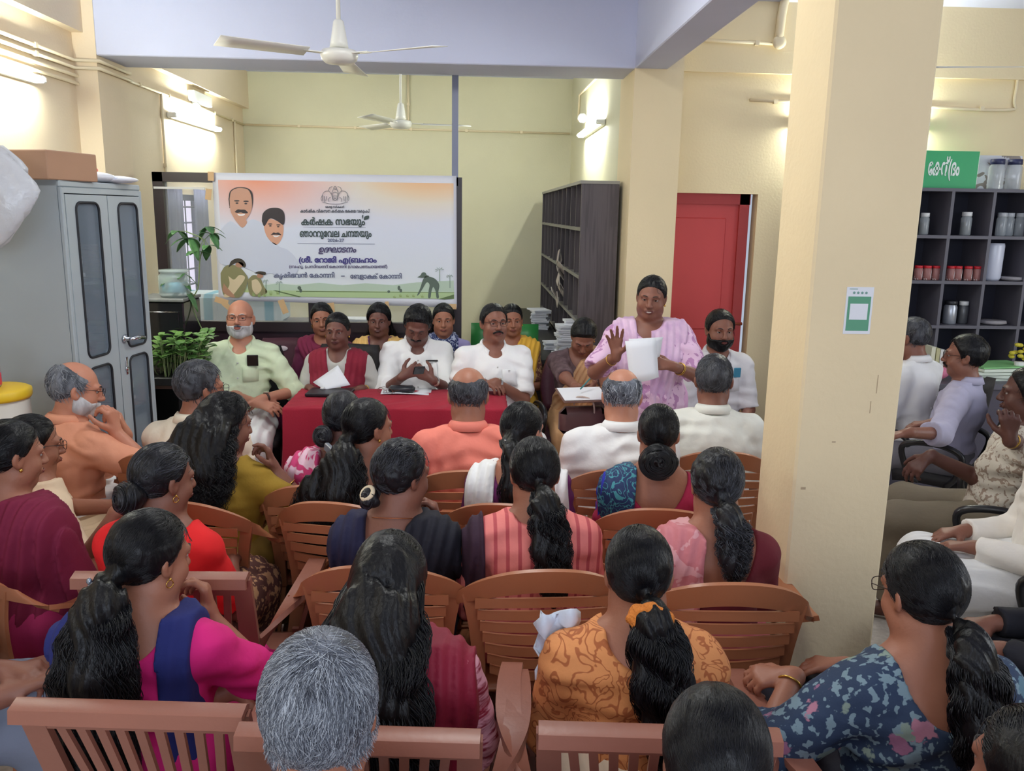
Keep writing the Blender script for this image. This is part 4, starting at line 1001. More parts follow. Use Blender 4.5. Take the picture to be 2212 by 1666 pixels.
CR = np.array([(i, j, k) for i in (0, 1) for j in (0, 1) for k in (0, 1)])
ED = [(a, b) for a in range(8) for b in range(a + 1, 8) if np.abs(CR[a] - CR[b]).sum() == 1]
def surface(f):
    """Surface nets over a Field: vertices and outward quads of its zero level."""
    F = f.F; S = F < 0
    n = np.zeros(tuple(np.array(F.shape) - 1), np.int8)
    for i, j, k in CR: n += S[i:F.shape[0] - 1 + i, j:F.shape[1] - 1 + j, k:F.shape[2] - 1 + k]
    idx = np.argwhere((n > 0) & (n < 8))
    if not len(idx): return np.zeros((0, 3)), np.zeros((0, 4), int)
    vals = np.stack([F[idx[:, 0] + c[0], idx[:, 1] + c[1], idx[:, 2] + c[2]] for c in CR], 1)
    acc = np.zeros((len(idx), 3), np.float32); cnt = np.zeros(len(idx), np.float32)
    for a, b in ED:
        va, vb = vals[:, a], vals[:, b]; x = (va < 0) != (vb < 0)
        t = np.where(x, va / (va - vb + 1e-20), 0)
        acc += np.where(x[:, None], CR[a][None] + t[:, None] * (CR[b] - CR[a])[None], 0); cnt += x
    u = acc / cnt[:, None]
    V = np.stack([f.a[d][idx[:, d]] + u[:, d] * (f.a[d][idx[:, d] + 1] - f.a[d][idx[:, d]]) for d in range(3)], 1)
    vid = np.full(n.shape, -1, np.int32); vid[idx[:, 0], idx[:, 1], idx[:, 2]] = np.arange(len(idx))
    Q = []
    for d in range(3):
        e1, e2 = [(1, 2), (2, 0), (0, 1)][d]
        A = np.take(S, range(0, S.shape[d] - 1), d); B = np.take(S, range(1, S.shape[d]), d)
        p = np.argwhere(A != B)
        p = p[(p[:, e1] > 0) & (p[:, e2] > 0) & (p[:, e1] < S.shape[e1] - 1) & (p[:, e2] < S.shape[e2] - 1)]
        flip = A[p[:, 0], p[:, 1], p[:, 2]]
        def g(o1, o2):
            q = p.copy(); q[:, e1] -= o1; q[:, e2] -= o2; return vid[q[:, 0], q[:, 1], q[:, 2]]
        quad = np.stack([g(1, 1), g(0, 1), g(0, 0), g(1, 0)], 1)
        quad[~flip] = quad[~flip][:, ::-1]; Q.append(quad)
    Q = np.vstack(Q); Q = Q[(Q >= 0).all(1)]
    return V, Q

def wob(X, Y, Z, seed, fr, n=5):
    """Smooth pseudo-random waviness in about -1..1."""
    r = np.random.RandomState(seed); o = 0
    for i in range(n):
        d = r.normal(size=3); d *= fr * (.6 + .9 * r.rand()) / np.linalg.norm(d); d2 = r.normal(size=3) * fr * .35
        o = o + np.sin(d[0] * X + d[1] * Y + d[2] * Z + r.rand() * 6.28 + 1.2 * np.sin(d2[0] * X + d2[1] * Y + d2[2] * Z + r.rand() * 6.28))
    return (o / n * 1.5).astype(np.float32)

def curves_obj(name, P, rad, m, parent):
    """Fine strands as one hair-curves object: P is (n, k, 3), rad (n, k)."""
    n, k = P.shape[:2]
    hc = bpy.data.hair_curves.new(name); hc.add_curves([k] * n)
    hc.attributes['position'].data.foreach_set('vector', P.astype(np.float32).ravel())
    a = hc.attributes.get('radius') or hc.attributes.new('radius', 'FLOAT', 'POINT')
    a.data.foreach_set('value', rad.astype(np.float32).ravel())
    hc.materials.append(m)
    o = bpy.data.objects.new(name, hc); COL.objects.link(o); o.parent = parent
    return o

# ---------------------------------------------------------------- heads
def head_field(f, female, heavy=1.0, ears=True):
    w = .97 if female else 1.0
    f.el((0, -.012, .028), (.077 * w, .097, .090), .02)
    f.el((0, .028, -.035), (.061 * w * heavy, .062, .082), .03)
    f.el((0, .058, -.094), (.030 * w * heavy, .027, .022), .03)
    for s in (-1, 1):
        f.el((s * .040, .050, -.036), (.026 * heavy, .03, .026), .025)
        f.el((s * .05, .012, -.07), (.022 * heavy, .035, .03), .03)
        f.rc((s * .012, .088, .022), (s * .046, .074, .022), .012, .010, .014)
        f.el((s * .031, .098, .004), (.016, .014, .011), .012, sub=True)
        if ears:
            f.el((s * .078 * w, -.008, -.008), (.010, .021, .032), .008, rotz(s * .35) @ rotx(.2))
            f.el((s * .085 * w, -.002, -.006), (.005, .010, .018), .006, rotz(s * .35), sub=True)
        f.el((s * .0115, .100, -.030), (.0095, .011, .0085), .008)
    f.rc((0, .090, .014), (0, .112, -.026), .0085, .0115, .010)
    f.el((0, .093, -.058), (.026, .013, .012), .012)
    f.el((0, .108, -.0575), (.024, .010, .0022), .005, sub=True)
    f.el((0, .104, -.081), (.016, .008, .005), .01, sub=True)

def hairline(female, style):
    if female: return [(-.13, -.078), (-.06, -.072), (-.035, -.055), (-.012, -.025), (.012, -.004), (.03, .02), (.055, .058), (.08, .084), (.105, .096)]
    return [(-.13, -.072), (-.06, -.068), (-.035, -.05), (-.02, -.028), (.0, -.02), (.014, -.022), (.022, .012), (.042, .048), (.062, .074), (.08, .086), (.1, .094)]

# ---------------------------------------------------------------- people
HEADS = {}
def head_only(female, heavy):
    key = (female, heavy)
    if key not in HEADS:
        ax = np.arange(-.13, .131, .005, np.float32); ay = np.arange(-.145, .146, .005, np.float32); az = np.arange(-.16, .161, .005, np.float32)
        f = Field(ax, ay, az); head_field(f, female, heavy, False); HEADS[key] = f
    return HEADS[key]

def unlean(Y, Z, lean, hz):
    c, s = math.cos(lean), math.sin(lean)
    return c * Y - s * (Z - hz), hz + s * Y + c * (Z - hz)

def ik(S, W, L1, L2, hint):
    S, W = np.asarray(S, float), np.asarray(W, float); d = W - S; D = np.linalg.norm(d)
    if D > (L1 + L2) * .995: W = S + d / D * (L1 + L2) * .995; d = W - S; D = np.linalg.norm(d)
    u = d / D; a = (L1 * L1 - L2 * L2 + D * D) / (2 * D); h = math.sqrt(max(L1 * L1 - a * a, 0))
    hv = np.asarray(hint, float); hv = hv - u * hv.dot(u); hv /= np.linalg.norm(hv) + 1e-9
    return S + u * a + hv * h, W

def unit(v): v = np.asarray(v, float); return v / (np.linalg.norm(v) + 1e-9)

def hand_prims(f, W, d, n, right, curl=(.4, .45, .5, .55), spread=.0, thumb=.5, sc=1.0):
    d = unit(d); n = unit(np.asarray(n, float) - d * np.dot(n, d)); s = np.cross(d, n) * (1 if right else -1)
    W = np.asarray(W, float); q = sc
    K = [W + d * l * q + s * o * q for l, o in ((.086, .029), (.090, .010), (.085, -.010), (.076, -.028))]
    for k in K: f.rc(W + (k - W) * .12, k, .0155 * q, .0115 * q, .012)
    f.rc(W - d * .01, W + d * .02, .021 * q, .02 * q, .015)
    for j, (k, L) in enumerate(zip(K, (.070, .079, .073, .057))):
        dd = unit(d + s * spread * (1.5 - j) * .35); m = unit(n - dd * np.dot(n, dd)); p = k
        for fr, bend, r0, r1 in ((.45, .95, .0095, .0088), (.31, 1.15, .0088, .0080), (.26, .8, .0080, .0070)):
            a = curl[j] * bend
            dd, m = dd * math.cos(a) + m * math.sin(a), m * math.cos(a) - dd * math.sin(a)     # each joint bends towards the palm
            e = p + dd * L * fr * q; f.rc(p, e, r0 * q, r1 * q, .004); p = e
    t0 = W + d * .022 * q + s * .022 * q; td = unit(d * .62 + s * .72 + n * (.15 + thumb * .6))
    t1 = t0 + td * .040 * q; t2 = t1 + unit(td + d * .5 + n * thumb * .5) * .032 * q; t3 = t2 + unit(td * .6 + d * .8 + n * thumb * .6 - s * thumb * .3) * .027 * q
    f.rc(W + d * .008, t1, .017 * q, .0125 * q, .012); f.rc(t1, t2, .0115 * q, .010 * q, .004); f.rc(t2, t3, .010 * q, .008 * q, .004)
# ---------------------------------------------------------------- one person, built from a description
SKIN = {}
def skin(c):
    k = 'skin_%d_%d_%d' % c
    return mat(k, c, .48, bump=.08, bscale=90, var=.05, vscale=9, spec=.4)
def cloth(name, c, **kw):
    kw.setdefault('rough', .85); kw['bump'] = .42; kw['bscale'] = 17
    return mat('cloth_' + name, c, **kw)
def hair_mats(kind):
    cols = {'black': [(7, 7, 10), (11, 11, 15), (18, 18, 25)], 'brown': [(22, 18, 18), (40, 30, 30), (52, 38, 36)], 'salt': [(16, 16, 19), (28, 28, 33), (78, 80, 88)],
            'grey': [(70, 74, 82), (118, 122, 130), (160, 164, 170)], 'silver': [(58, 61, 70), (112, 117, 128), (196, 202, 210)], 'white': [(178, 176, 178), (205, 204, 206), (226, 226, 228)],
            'darkgrey': [(38, 38, 42), (72, 74, 80), (112, 114, 120)]}[kind]
    a = mat('hair_%s' % kind, cols[0], .42, bump=.5, bscale=60, pat='streak', cols=[cols[0], cols[1]], scale=22, stretch=(1, 1, .35), spec=.3)
    b = mat('hair_strand_%s' % kind, cols[1], .32, pat='hair', cols=cols, spec=.35)
    return a, b

def samp(f, P, grad=True):
    """Trilinear reading of a uniform Field at points P, with its gradient by differences."""
    def rd(Q):
        idx = []; fr = []
        for d in range(3):
            a = f.a[d]; u = np.clip((Q[:, d] - a[0]) / (a[1] - a[0]), 0, len(a) - 1.001); i = u.astype(int); idx.append(i); fr.append(u - i)
        o = 0
        for c in CR:
            w = 1
            for d in range(3): w = w * (fr[d] if c[d] else 1 - fr[d])
            o = o + w * f.F[idx[0] + c[0], idx[1] + c[1], idx[2] + c[2]]
        return o
    if not grad: return rd(P)
    e = .004; g = np.stack([rd(P + e * np.eye(3)[d]) - rd(P - e * np.eye(3)[d]) for d in range(3)], 1)
    return rd(P), g / (np.linalg.norm(g, axis=1)[:, None] + 1e-9)

def spine_strands(pts, n, rad, seed, wav=.006, freq=5.0, flat=.6, taper=.55, end=(.75, 1.0), k=14, r0=.0008):
    """Strands that follow a spine of points, spread over its width, each with its own wave."""
    rs = np.random.RandomState(seed); S = catmull(np.asarray(pts, float), 10); m = len(S)
    L = np.linspace(0, 1, m); Rr = np.interp(L, np.linspace(0, 1, len(rad)), rad)
    ph = rs.rand(n) * 6.28; q = np.sqrt(rs.rand(n)) ; te = end[0] + (end[1] - end[0]) * rs.rand(n)
    T = np.linspace(0, 1, k)[None] * te[:, None]; base = np.stack([np.interp(T, L, S[:, d]) for d in range(3)], 2); R = np.interp(T, L, Rr)
    ang = ph[:, None] + .5 * np.sin(T * 4 + ph[:, None]); wv = wav * (np.minimum(1, T * 3))
    p1 = 2.6 * np.sin(ph * 2)[:, None] + 1.1 * rs.rand(n)[:, None]; p2 = p1 + 1.4; fq = freq * .8 * (.94 + .12 * rs.rand(n))[:, None]
    base[..., 0] += R * q[:, None] * np.cos(ang) + wv * np.sin(6.28 * fq * T + p1)
    base[..., 1] += R * q[:, None] * np.sin(ang) * flat + wv * .7 * np.sin(6.28 * fq * T + p2)
    base[..., 2] += .004 * np.sin(6.28 * fq * .7 * T + p2)
    rr = r0 * (1 - taper * np.linspace(0, 1, k)[None] ** 2) * (.7 + .6 * rs.rand(n))[:, None]
    return base, rr

PEOPLE = {}
def person(key, label, at, zc, yaw, fem, sk, hair, top, lower=None, bands=(), head=(0, 0, 0), lean=4, bulk=1.0, armR=None, armL=None, heavy=1.0, face=(), stand=False, seat=.52, group=None,
           fine=False, det=1.0, knees=None, brow=None, extra=None, twist=0):
    rs = np.random.RandomState(sum(ord(c) for c in key) * 7 % 9973)
    skm = skin(sk); yaw = math.radians(yaw); lean = math.radians(lean); Rz = rotz(yaw)
    LM = rotx(-lean); HR = LM @ rotz(math.radians(head[0])) @ rotx(-math.radians(head[1])) @ roty(math.radians(head[2]))
    hz = .86 if stand else seat
    sc = .93 if fem else 1.0
    T = zc - hz
    for _ in range(4):
        zs = T - .286 * sc                                            # shoulder height above the hip, before leaning
        piv = LM @ np.array([0, -.015, zs + .095 * sc]) + [0, 0, hz]
        HC = piv + HR @ np.array([0, .02, .096 * sc]); crown = HC + HR @ (np.array([0, -.012, .122]) * sc)
        T += zc - crown[2]
    cw = at_z(at[0], at[1], zc)
    loc = cw - Rz @ crown; loc[2] = 0
    def LP(x, y, z): return LM @ np.array([x, y, z]) + np.array([0, 0, hz])   # torso point, z above the hip
    def tw(p): return Rz.T @ (np.asarray(p, float) - loc)                      # world -> local
    sh = (.143 if fem else .168) * (.8 + .2 * bulk)
    SP = {+1: LP(sh, -.01, zs - .035), -1: LP(-sh, -.01, zs - .035)}
    L1, L2 = (.262, .232) if fem else (.285, .25)
    arms = {}
    for s, a in ((1, armR), (-1, armL)):
        a = dict(a or {})
        if 'px' in a: W = tw(at_y(*a['px']))
        elif 'at' in a: W = np.array(a['at'], float)
        else: W = np.array([s * .09, .30, .66 if not stand else .8])
        E, W = ik(SP[s], W, L1, L2, Rz.T @ np.array(a['wh'], float) if 'wh' in a else np.array(a.get('h', (s * .45, -.35, -.9)), float))
        d = Rz.T @ np.array(a['wd'], float) if 'wd' in a else np.array(a.get('d', (-s * .3, 1, -.15)), float)
        n = Rz.T @ np.array(a['wn'], float) if 'wn' in a else np.array(a.get('n', (0, 0, -1)), float)
        arms[s] = dict(E=E, W=W, d=d, n=n, curl=a.get('curl', (.35, .4, .45, .5)), thumb=a.get('thumb', .4), spread=a.get('spread', .15), vis=('px' in a or 'at' in a))
    kx = .11 if fem else .15
    if stand:
        legs = {s: [(s * .09, 0, hz + .02), (s * .10, .01, .47), (s * .10, -.02, .09), (s * .11, .13, .03)] for s in (1, -1)}
    else:
        legs = {s: [(s * .09, .02, hz + .005), (s * kx, .43, hz - .015), (s * kx * .95, .44 - .02, .09), (s * kx, .58, .035)] for s in (1, -1)}
    if knees:
        for s in (1, -1):
            if s in knees: legs[s][1:] = [np.array(p, float) for p in knees[s]]
    root = thing('person', label, 'person', loc, yaw, group)
    bw = bulk * (.90 if fem else 1.0)

    def torso(f, inf, k=.05, low=True):
        if low:
            f.el(LP(0, .012, .03), (.165 * bw + inf, .128 * bw + inf, .125 + inf), k, LM)
        f.el(LP(0, .02 * bulk, .2 * T), (.142 * bw + inf, (.108 + .03 * (bulk - 1)) * bw + inf, .18 + inf), k, LM)
        f.el(LP(0, .005, .42 * T), (.150 * bw + inf, .106 * bw + inf, .185 + inf), k, LM)
        f.el(LP(0, -.03, zs - .10), (.14 * bw + inf, .085 * bw + inf, .12 + inf), k, LM)
        if fem:
            for s in (-1, 1): f.el(LP(s * .07, .092 * bw, zs - .175), (.066 * bw + inf, .058 + inf, .066 * bw + inf), .04, LM)
        for s in (-1, 1):
            f.rc(LP(s * .035, -.014, zs + .026), SP[s] + LM @ np.array([-s * .008, 0, -.004]), .042 + inf, .047 * bw ** .5 + inf, k * .8)
        f.rc(LP(0, -.018, zs + .0), LP(0, -.016, zs + .06), .060 + inf, .052 * (1 if not fem else .9) + inf, .04)
    def arm(f, s, inf, f0=0.0, f1=2.0, k=.03, bell=0.0):
        A = arms[s]; ra, rb, rw = (.048, .038, .027) if not fem else (.046, .035, .0245)
        ra *= bulk ** .6; rb *= bulk ** .4
        if f1 <= 1: f.rc(SP[s], A['E'], ra + inf, rb + inf + bell, k, cut=f1)
        else:
            f.rc(SP[s], A['E'], ra + inf, rb + inf, k)
            f.rc(A['E'], A['W'], rb + inf, rw + inf + bell, k * .7, cut=f1 - 1 if f1 < 2 else None)
    def leg(f, s, inf, k=.03):
        h, kn, an, to = legs[s]
        f.rc(h, kn, .083 * bulk ** .7 + inf, .058 + inf, k); f.rc(kn, an, .056 + inf, .038 + inf, k)
        return an, to
    hl, hb = HC - .15, HC + .15
    big = .0135 if det < 1 else .0115 if det < 1.2 else .0095
    fres = .0048 if fine else .0075
    fx = [(hl[0] + .04, hb[0] - .04, fres)]; fy = [(hl[1] + .03, hb[1], fres)]; fz = [(HC[2] - .13, HC[2] + .14, fres)]
    for s in (1, -1):
        if arms[s]['vis']:
            c = arms[s]['W'] + unit(arms[s]['d']) * .07
            for q, i in ((fx, 0), (fy, 1), (fz, 2)): q.append((c[i] - .11, c[i] + .11, .0062 if fine or det > 1 else .0075))
    ext = [np.array(p) for s in (1, -1) for p in legs[s]] + [arms[s]['W'] for s in (1, -1)] + [arms[s]['E'] for s in (1, -1)] + [crown, SP[1], SP[-1]]
    lo = np.min(ext, 0) - .13; hi = np.max(ext, 0) + .13; lo[0] = min(lo[0], -.3); hi[0] = max(hi[0], .3); lo[1] = min(lo[1], -.22); lo[2] = max(lo[2], -.02)
    f = Field(axis(lo[0], hi[0], big, fx), axis(lo[1], hi[1], big, fy), axis(lo[2], hi[2], big, fz))
    torso(f, 0)
    f.rc(LP(0, -.016, zs + .02), HC + HR @ np.array([0, -.018, -.075]), .058 if not fem else .051, .05 if not fem else .045, .03)
    for s in (1, -1):
        arm(f, s, 0)
        an, to = leg(f, s, 0); f.rc(np.array(an) - [0, .03, .04], to, .036, .03, .03)
        A = arms[s]; hand_prims(f, A['W'], A['d'], A['n'], s > 0, A['curl'], A['spread'], A['thumb'], .96 if fem else 1.04)
    # the head, in its own frame
    sl = f.sub(HC - .2, HC + .2); X, Y, Z = f.grid(sl)
    Hm = HR / sc
    hx = [(X - HC[0]) * Hm[0, d] + (Y - HC[1]) * Hm[1, d] + (Z - HC[2]) * Hm[2, d] for d in range(3)]
    class HF(Field):
        def __init__(s_): s_.F = np.full(hx[0].shape, .3, np.float32)
        def sub(s_, a, b): return (slice(None),) * 3
        def grid(s_, sl=None): return hx
    hf = HF(); head_field(hf, fem, heavy); f.F[sl] = smin(f.F[sl], hf.F * sc, .03)
    V, Q = surface(f)
    mesh_obj('body', V, Q, skm, root)
    HT = (HR * sc, HC)

    # ---- face
    dark = mat('brow_dark', (26, 22, 24), .6)
    bm = mat('brow_' + brow, hair_mats(brow)[0] and {'white': (200, 198, 198), 'grey': (110, 110, 114)}[brow], .7) if brow else dark
    lipm = mat('lips_%d' % sk[0], (max(0, sk[0] - 28), max(0, sk[1] - 38), max(0, sk[2] - 26)), .45)
    if 'noface' not in face:
        for s in (-1, 1):
            e = MB().ell((s * .031, .0778, .004), (.0135, .0075, .0078), 12, 8).build('eye', mat('eye_white', (168, 158, 152), .3), root, True, T=HT)
            dn = .003 if 'down' in face else 0
            MB().ell((s * .031, .0848, .004 - dn), (.0056, .0022, .0058), 10, 6).build('iris', mat('iris_dark', (26, 16, 14), .2), e, True, T=HT)
            lid = .0015 if 'down' not in face else -.0035
            MB().ell((s * .031, .0805, .0088 + lid), (.0155, .0092, .0062), 12, 8).build('eyelid', skm, root, True, T=HT)
            MB().tube(catmull([(s * .013, .0975, .0235), (s * .03, .0935, .0285), (s * .049, .078, .0235)], 5), [.0016] + [.0027] * 6 + [.0022] * 3 + [.001], 6).build('eyebrow', bm, root, True, T=HT)
        op = .006 if 'talk' in face else .0
        MB().tube(catmull([(-.024, .0935, -.0575), (-.011, .1035, -.0545), (0, .1045, -.0555), (.011, .1035, -.0545), (.024, .0935, -.0575)], 5), [.001] + [.0034] * 19 + [.001], 6).tube(catmull([(-.022, .0935, -.059), (0, .1045, -.0635 - op), (.022, .0935, -.059)], 6), [.001] + [.0042] * 11 + [.001], 6).build('lips', lipm, root, True, T=HT)
        if 'smile' in face or 'talk' in face:
            MB().ell((0, .1005, -.0590 - op * .4), (.015, .005, .0028 + op * .3), 10, 6).build('teeth', mat('teeth', (226, 220, 212), .3), root, True, T=HT)
        if 'moustache' in face or 'greymoustache' in face:
            MB().tube(catmull([(-.033, .086, -.060), (-.02, .099, -.050), (0, .1065, -.0455), (.02, .099, -.050), (.033, .086, -.060)], 6), [.002] + [.0055] * 23 + [.002], 7).build('moustache', hair_mats('black' if 'moustache' in face else 'grey')[0], root, True, T=HT)
        if 'bindi' in face: MB().ell((0, .1005, .033), (.0035, .002, .0035), 8, 5).build('bindi', mat('bindi_red', (130, 20, 30), .5), root, True, T=HT)
    if 'glasses' in face: glasses_mesh(MB(), np.eye(3), (0, .108, .006), square=True).build('spectacles', mat('spectacle_dark', (50, 34, 32), .35, metal=.3), root, True, T=HT)
    for fct in face:
        if fct.startswith('beard'):
            bf = head_only(fem, heavy); F2 = Field(*bf.a); X, Y, Z = F2.grid()
            line = np.where(Y > .06, -.044 + 0 * Y, -.044 + (.06 - Y) * .55)
            reg = np.maximum.reduce([(Z - line) * .8 + 0 * X, -(Y + .012) + 0 * X + 0 * Z, -(np.sqrt(X ** 2 + ((Z + .0585) / .55) ** 2 + ((Y - .105) / 1.0) ** 2) - .021)])
            F2.F = smax(bf.F - (.007 if fct == 'beardfull' else .005), reg, .006).astype(np.float32) + .0012 * wob(X, Y, Z, 3, 160)
            V, Q = surface(F2); kind = 'white' if fct == 'beardwhite' else 'black'
            bo = mesh_obj('beard', V @ HT[0].T + HC, Q, hair_mats(kind)[0], root)

    # ---- hair
    kind, style = hair[0], hair[1]; hp = hair[2] if len(hair) > 2 else {}
    hm, hs = hair_mats(kind)
    knot = np.array(hp.get('knot', (0, -.105, -.02)))
    if style != 'none':
        bf = head_only(fem, heavy); F2 = Field(*bf.a); X, Y, Z = F2.grid()
        line = np.array(hairline(fem, style)); hy = np.interp(Y, line[:, 0], line[:, 1])
        thick = hp.get('thick', .0085 if fem else .007)
        off = thick * (1 + .25 * wob(X, Y, Z, int(rs.randint(999)), 42)) + hp.get('rough', .0012) * wob(X, Y, Z, 5, 170)
        reg = (hy - Z) * .7 + 0 * X
        if fem: off = off - .006 * np.exp(-(X / .004) ** 2) * (Z > .06) * (Y > -.03)
        if 'bald' in hp:
            a, b = hp['bald'][:2]; rx = hp['bald'][2] if len(hp['bald']) > 2 else .5
            reg = np.maximum(reg, (Z - (a - b * Y) - rx * np.maximum(0, np.abs(X) - .03) + .010 * wob(X, Y, Z, 77, 70)) * .7)
            off = off * np.clip(-reg / .035, .15, 1)
        off = off * np.clip(-reg / .022 + .05, .22, 1)          # thins out towards the hairline
        F2.F = smax(bf.F - off, reg, .004).astype(np.float32)
        V, Q = surface(F2)
        ho = mesh_obj('hair', V @ HT[0].T + HC, Q, hm, root)
        n = int(hp.get('n', 500) * det)
        if n and len(V):
            P0 = V[rs.randint(0, len(V), n)].astype(float)
            P0 = P0[samp(bf, P0)[0] > thick * .3]
            _ok = np.ones(len(P0), bool); P = [P0]; p = P0.copy(); kst = 9 if fem else 6; stp = (.010 if fem else .006) * hp.get('len', 1.0)
            wh = np.array([.012, -.055, .12]); jit = rs.normal(size=P0.shape) * (.25 if fem else .38) * hp.get('messy', 1.0)
            lift = .0016 if fem else .003
            for i in range(kst - 1):
                d_, g_ = samp(bf, p)
                v = (knot - p) if fem else (p - wh); v = v / (np.linalg.norm(v, axis=1)[:, None] + 1e-6) + (0 if fem else 3 * np.exp(-((p - wh) ** 2).sum(1) / .0016)[:, None] * jit) + jit * (1 if not fem else .5) + .18 * np.sin(p[:, ::-1] * 90 + 1.3)
                v -= g_ * (v * g_).sum(1)[:, None]; v /= np.linalg.norm(v, axis=1)[:, None] + 1e-6
                p = p + v * stp; d_, g_ = samp(bf, p)
                p = p - g_ * (d_ - thick * 1.02 - lift * (i / kst) * hp.get('lift', 1.0) * (.3 + rs.rand(len(p))))[:, None]; P.append(p)
            P = np.stack(P, 1) @ HT[0].T + HC
            rad = hp.get('r', .0007) * (1 - .7 * np.linspace(0, 1, P.shape[1])[None] ** 2) * (.7 + .6 * rs.rand(len(P)))[:, None]
            curves_obj('hair_strands', P, rad, hs, ho)
        KW = HR @ (knot * sc) + HC
        if style in ('pony', 'long', 'lowbun', 'bunch'):
            if style == 'lowbun':
                bc = np.array(hp.get('at', (0, -.115, -.055))); br = hp.get('size', (.045, .036, .04))
                ax = [np.arange(bc[i] - br[i] - .02, bc[i] + br[i] + .02, .0055, dtype=np.float32) for i in range(3)]
                F3 = Field(*ax); F3.el(bc, br, .01); X, Y, Z = F3.grid(); F3.F += .004 * wob(X, Y, Z, 9, 90) + .0035 * np.sin(np.arctan2(X - bc[0], Z - bc[2]) * 3 + np.sqrt((X - bc[0]) ** 2 + (Z - bc[2]) ** 2) * 160)
                V, Q = surface(F3); bo = mesh_obj('hair_bun', V @ HT[0].T + HC, Q, hm, root)
                m = int(160 * det); t_ = np.linspace(0, 1, 10)[None]; a0 = rs.rand(m)[:, None] * 6.28; q = (.25 + .8 * rs.rand(m))[:, None]
                a = a0 + t_ * 2.2; x = bc[0] + br[0] * q * np.cos(a); z = bc[2] + br[2] * q * np.sin(a); y = bc[1] - br[1] * np.sqrt(np.clip(1.12 - q * q, .02, 1)) + 0 * a
                P = np.stack([x, y, z], 2) @ HT[0].T + HC; curves_obj('hair_strands', P, np.full(P.shape[:2], .0008), hs, bo)
            else:
                pts = [KW] + [LP(*q) if not hp.get('abs') else np.array(q, float) for q in hp['path']]
                rad = hp['rad']; F3 = None
                S = catmull(pts, 4); rr = np.interp(np.linspace(0, 1, len(S)), np.linspace(0, 1, len(rad)), rad)
                lo3, hi3 = S.min(0) - rr.max() - .03, S.max(0) + rr.max() + .03
                st3 = .0065 if det < 1.2 else .0052
                F3 = Field(*[np.arange(lo3[i], hi3[i], st3, dtype=np.float32) for i in range(3)])
                fl = hp.get('flat', .6)
                for i in range(len(S) - 1): F3.el((S[i] + S[i + 1]) / 2, (rr[i] * .86, max(.015, rr[i] * fl * .86), max(rr[i], np.linalg.norm(S[i + 1] - S[i])) * .9), .02)
                X, Y, Z = F3.grid(); 
                Q3 = (np.stack(np.broadcast_arrays(X - HC[0], Y - HC[1], Z - HC[2]), -1).reshape(-1, 3) @ (HR / sc))
                m3 = np.all(np.abs(Q3) < [.12, .13, .15], axis=1); c3 = np.full(len(Q3), .3, np.float32); c3[m3] = samp(F2, Q3[m3], False)
                F3.F = smin(F3.F, c3.reshape(F3.F.shape) * sc + .001, .045)
                F3.F += np.clip(c3.reshape(F3.F.shape) / .035, .12, 1) * (hp.get('lump', .007) * wob(X, Y, Z, 21, hp.get('lumpf', 55)) + .003 * np.sin(X * 190 + 2.2 * np.sin(Z * 38) + Y * 90))
                V, Q = surface(F3); po = mesh_obj('ponytail' if style == 'pony' else 'long_hair', V, Q, hm, root)
                P, rd = spine_strands(pts, int(hp.get('m', 420) * det), np.array(rad) * 1.1, 4, hp.get('wav', .006), hp.get('freq', 5), fl * 1.1, end=hp.get('end', (.7, 1.03)), r0=hp.get('pr', .0009))
                curves_obj('hair_strands', P, rd, hs, po)
    # ---- clothes
    if top:
        inf = top.get('inf', .012); st = .0065 if det >= 1.2 or fine else .008
        e2 = [SP[1], SP[-1], LP(0, 0, zs + .1)] + [arms[s][q] for s in (1, -1) for q in ('E', 'W')]
        lo = np.min(e2, 0) - .14; hi = np.max(e2, 0) + .14; lo[0] = min(lo[0], -.27); hi[0] = max(hi[0], .27); lo[1] = min(lo[1], -.22); hi[1] = max(hi[1], .24); hem = top.get('hem', hz - .06); lo[2] = min(hem - .03, lo[2])
        hi[2] = max(hi[2], LP(0, 0, zs + .1)[2]) if hi[2] < 2 else hi[2]
        g = Field(*[np.arange(lo[i], hi[i], st, dtype=np.float32) for i in range(3)])
        torso(g, inf)
        if stand: g.rc((0, .0, hz), (0, .0, hem), .18, top.get('flare', .25), .1)
        X, Y, Z = g.grid(); Yu, Zu = unlean(Y, Z, lean, hz); Zu = Zu - hz
        fn = top.get('folds', .0045) * 1.25
        slv = top.get('sleeve', .8)
        for s in (1, -1): arm(g, s, inf + top.get('loose', .004), 0, slv, .03, top.get('bell', .004))
        dsp = fn * .9 * np.sin(Z * 85 + 26 * np.abs(X) + 2.5 * wob(X, Y, Z, int(rs.randint(999)), 14, 3)) * np.clip(.35 + .65 * wob(X, Y, Z, int(rs.randint(999)), 16, 3), 0, 1)
        dsp = dsp + fn * wob(X, Y, Z * .8, int(rs.randint(999)), 28) + fn * .5 * wob(X, Y, Z, int(rs.randint(999)), 75, 4)
        g.F += np.minimum(dsp, inf * .5)                        # folds stand out more than they sink in
        nk = top.get('neck', (.068, .018, .082, .06) if top.get('collar') else (.072, .05, .10, .06))           # half width, depth at the back, depth at the front, top above the shoulder
        rzn = np.where(Yu < -.005, nk[1], nk[2]); zt = zs + nk[3]
        hole = np.sqrt((X / nk[0]) ** 2 + ((Zu - zt) / rzn) ** 2); dh = (hole - 1) * min(nk[0], nk[1])
        g.F = smax(g.F, (-dh).astype(np.float32), .004)
        g.F = np.maximum(g.F, (Zu - zt + 0 * X).astype(np.float32))
        g.F = smax(g.F, (hem - Z + .002 * np.sin(X * 22 + Y * 12)).astype(np.float32), .006)
        V, Q = surface(g); to = mesh_obj(top.get('name', 'shirt'), V, Q, top['m'], root)
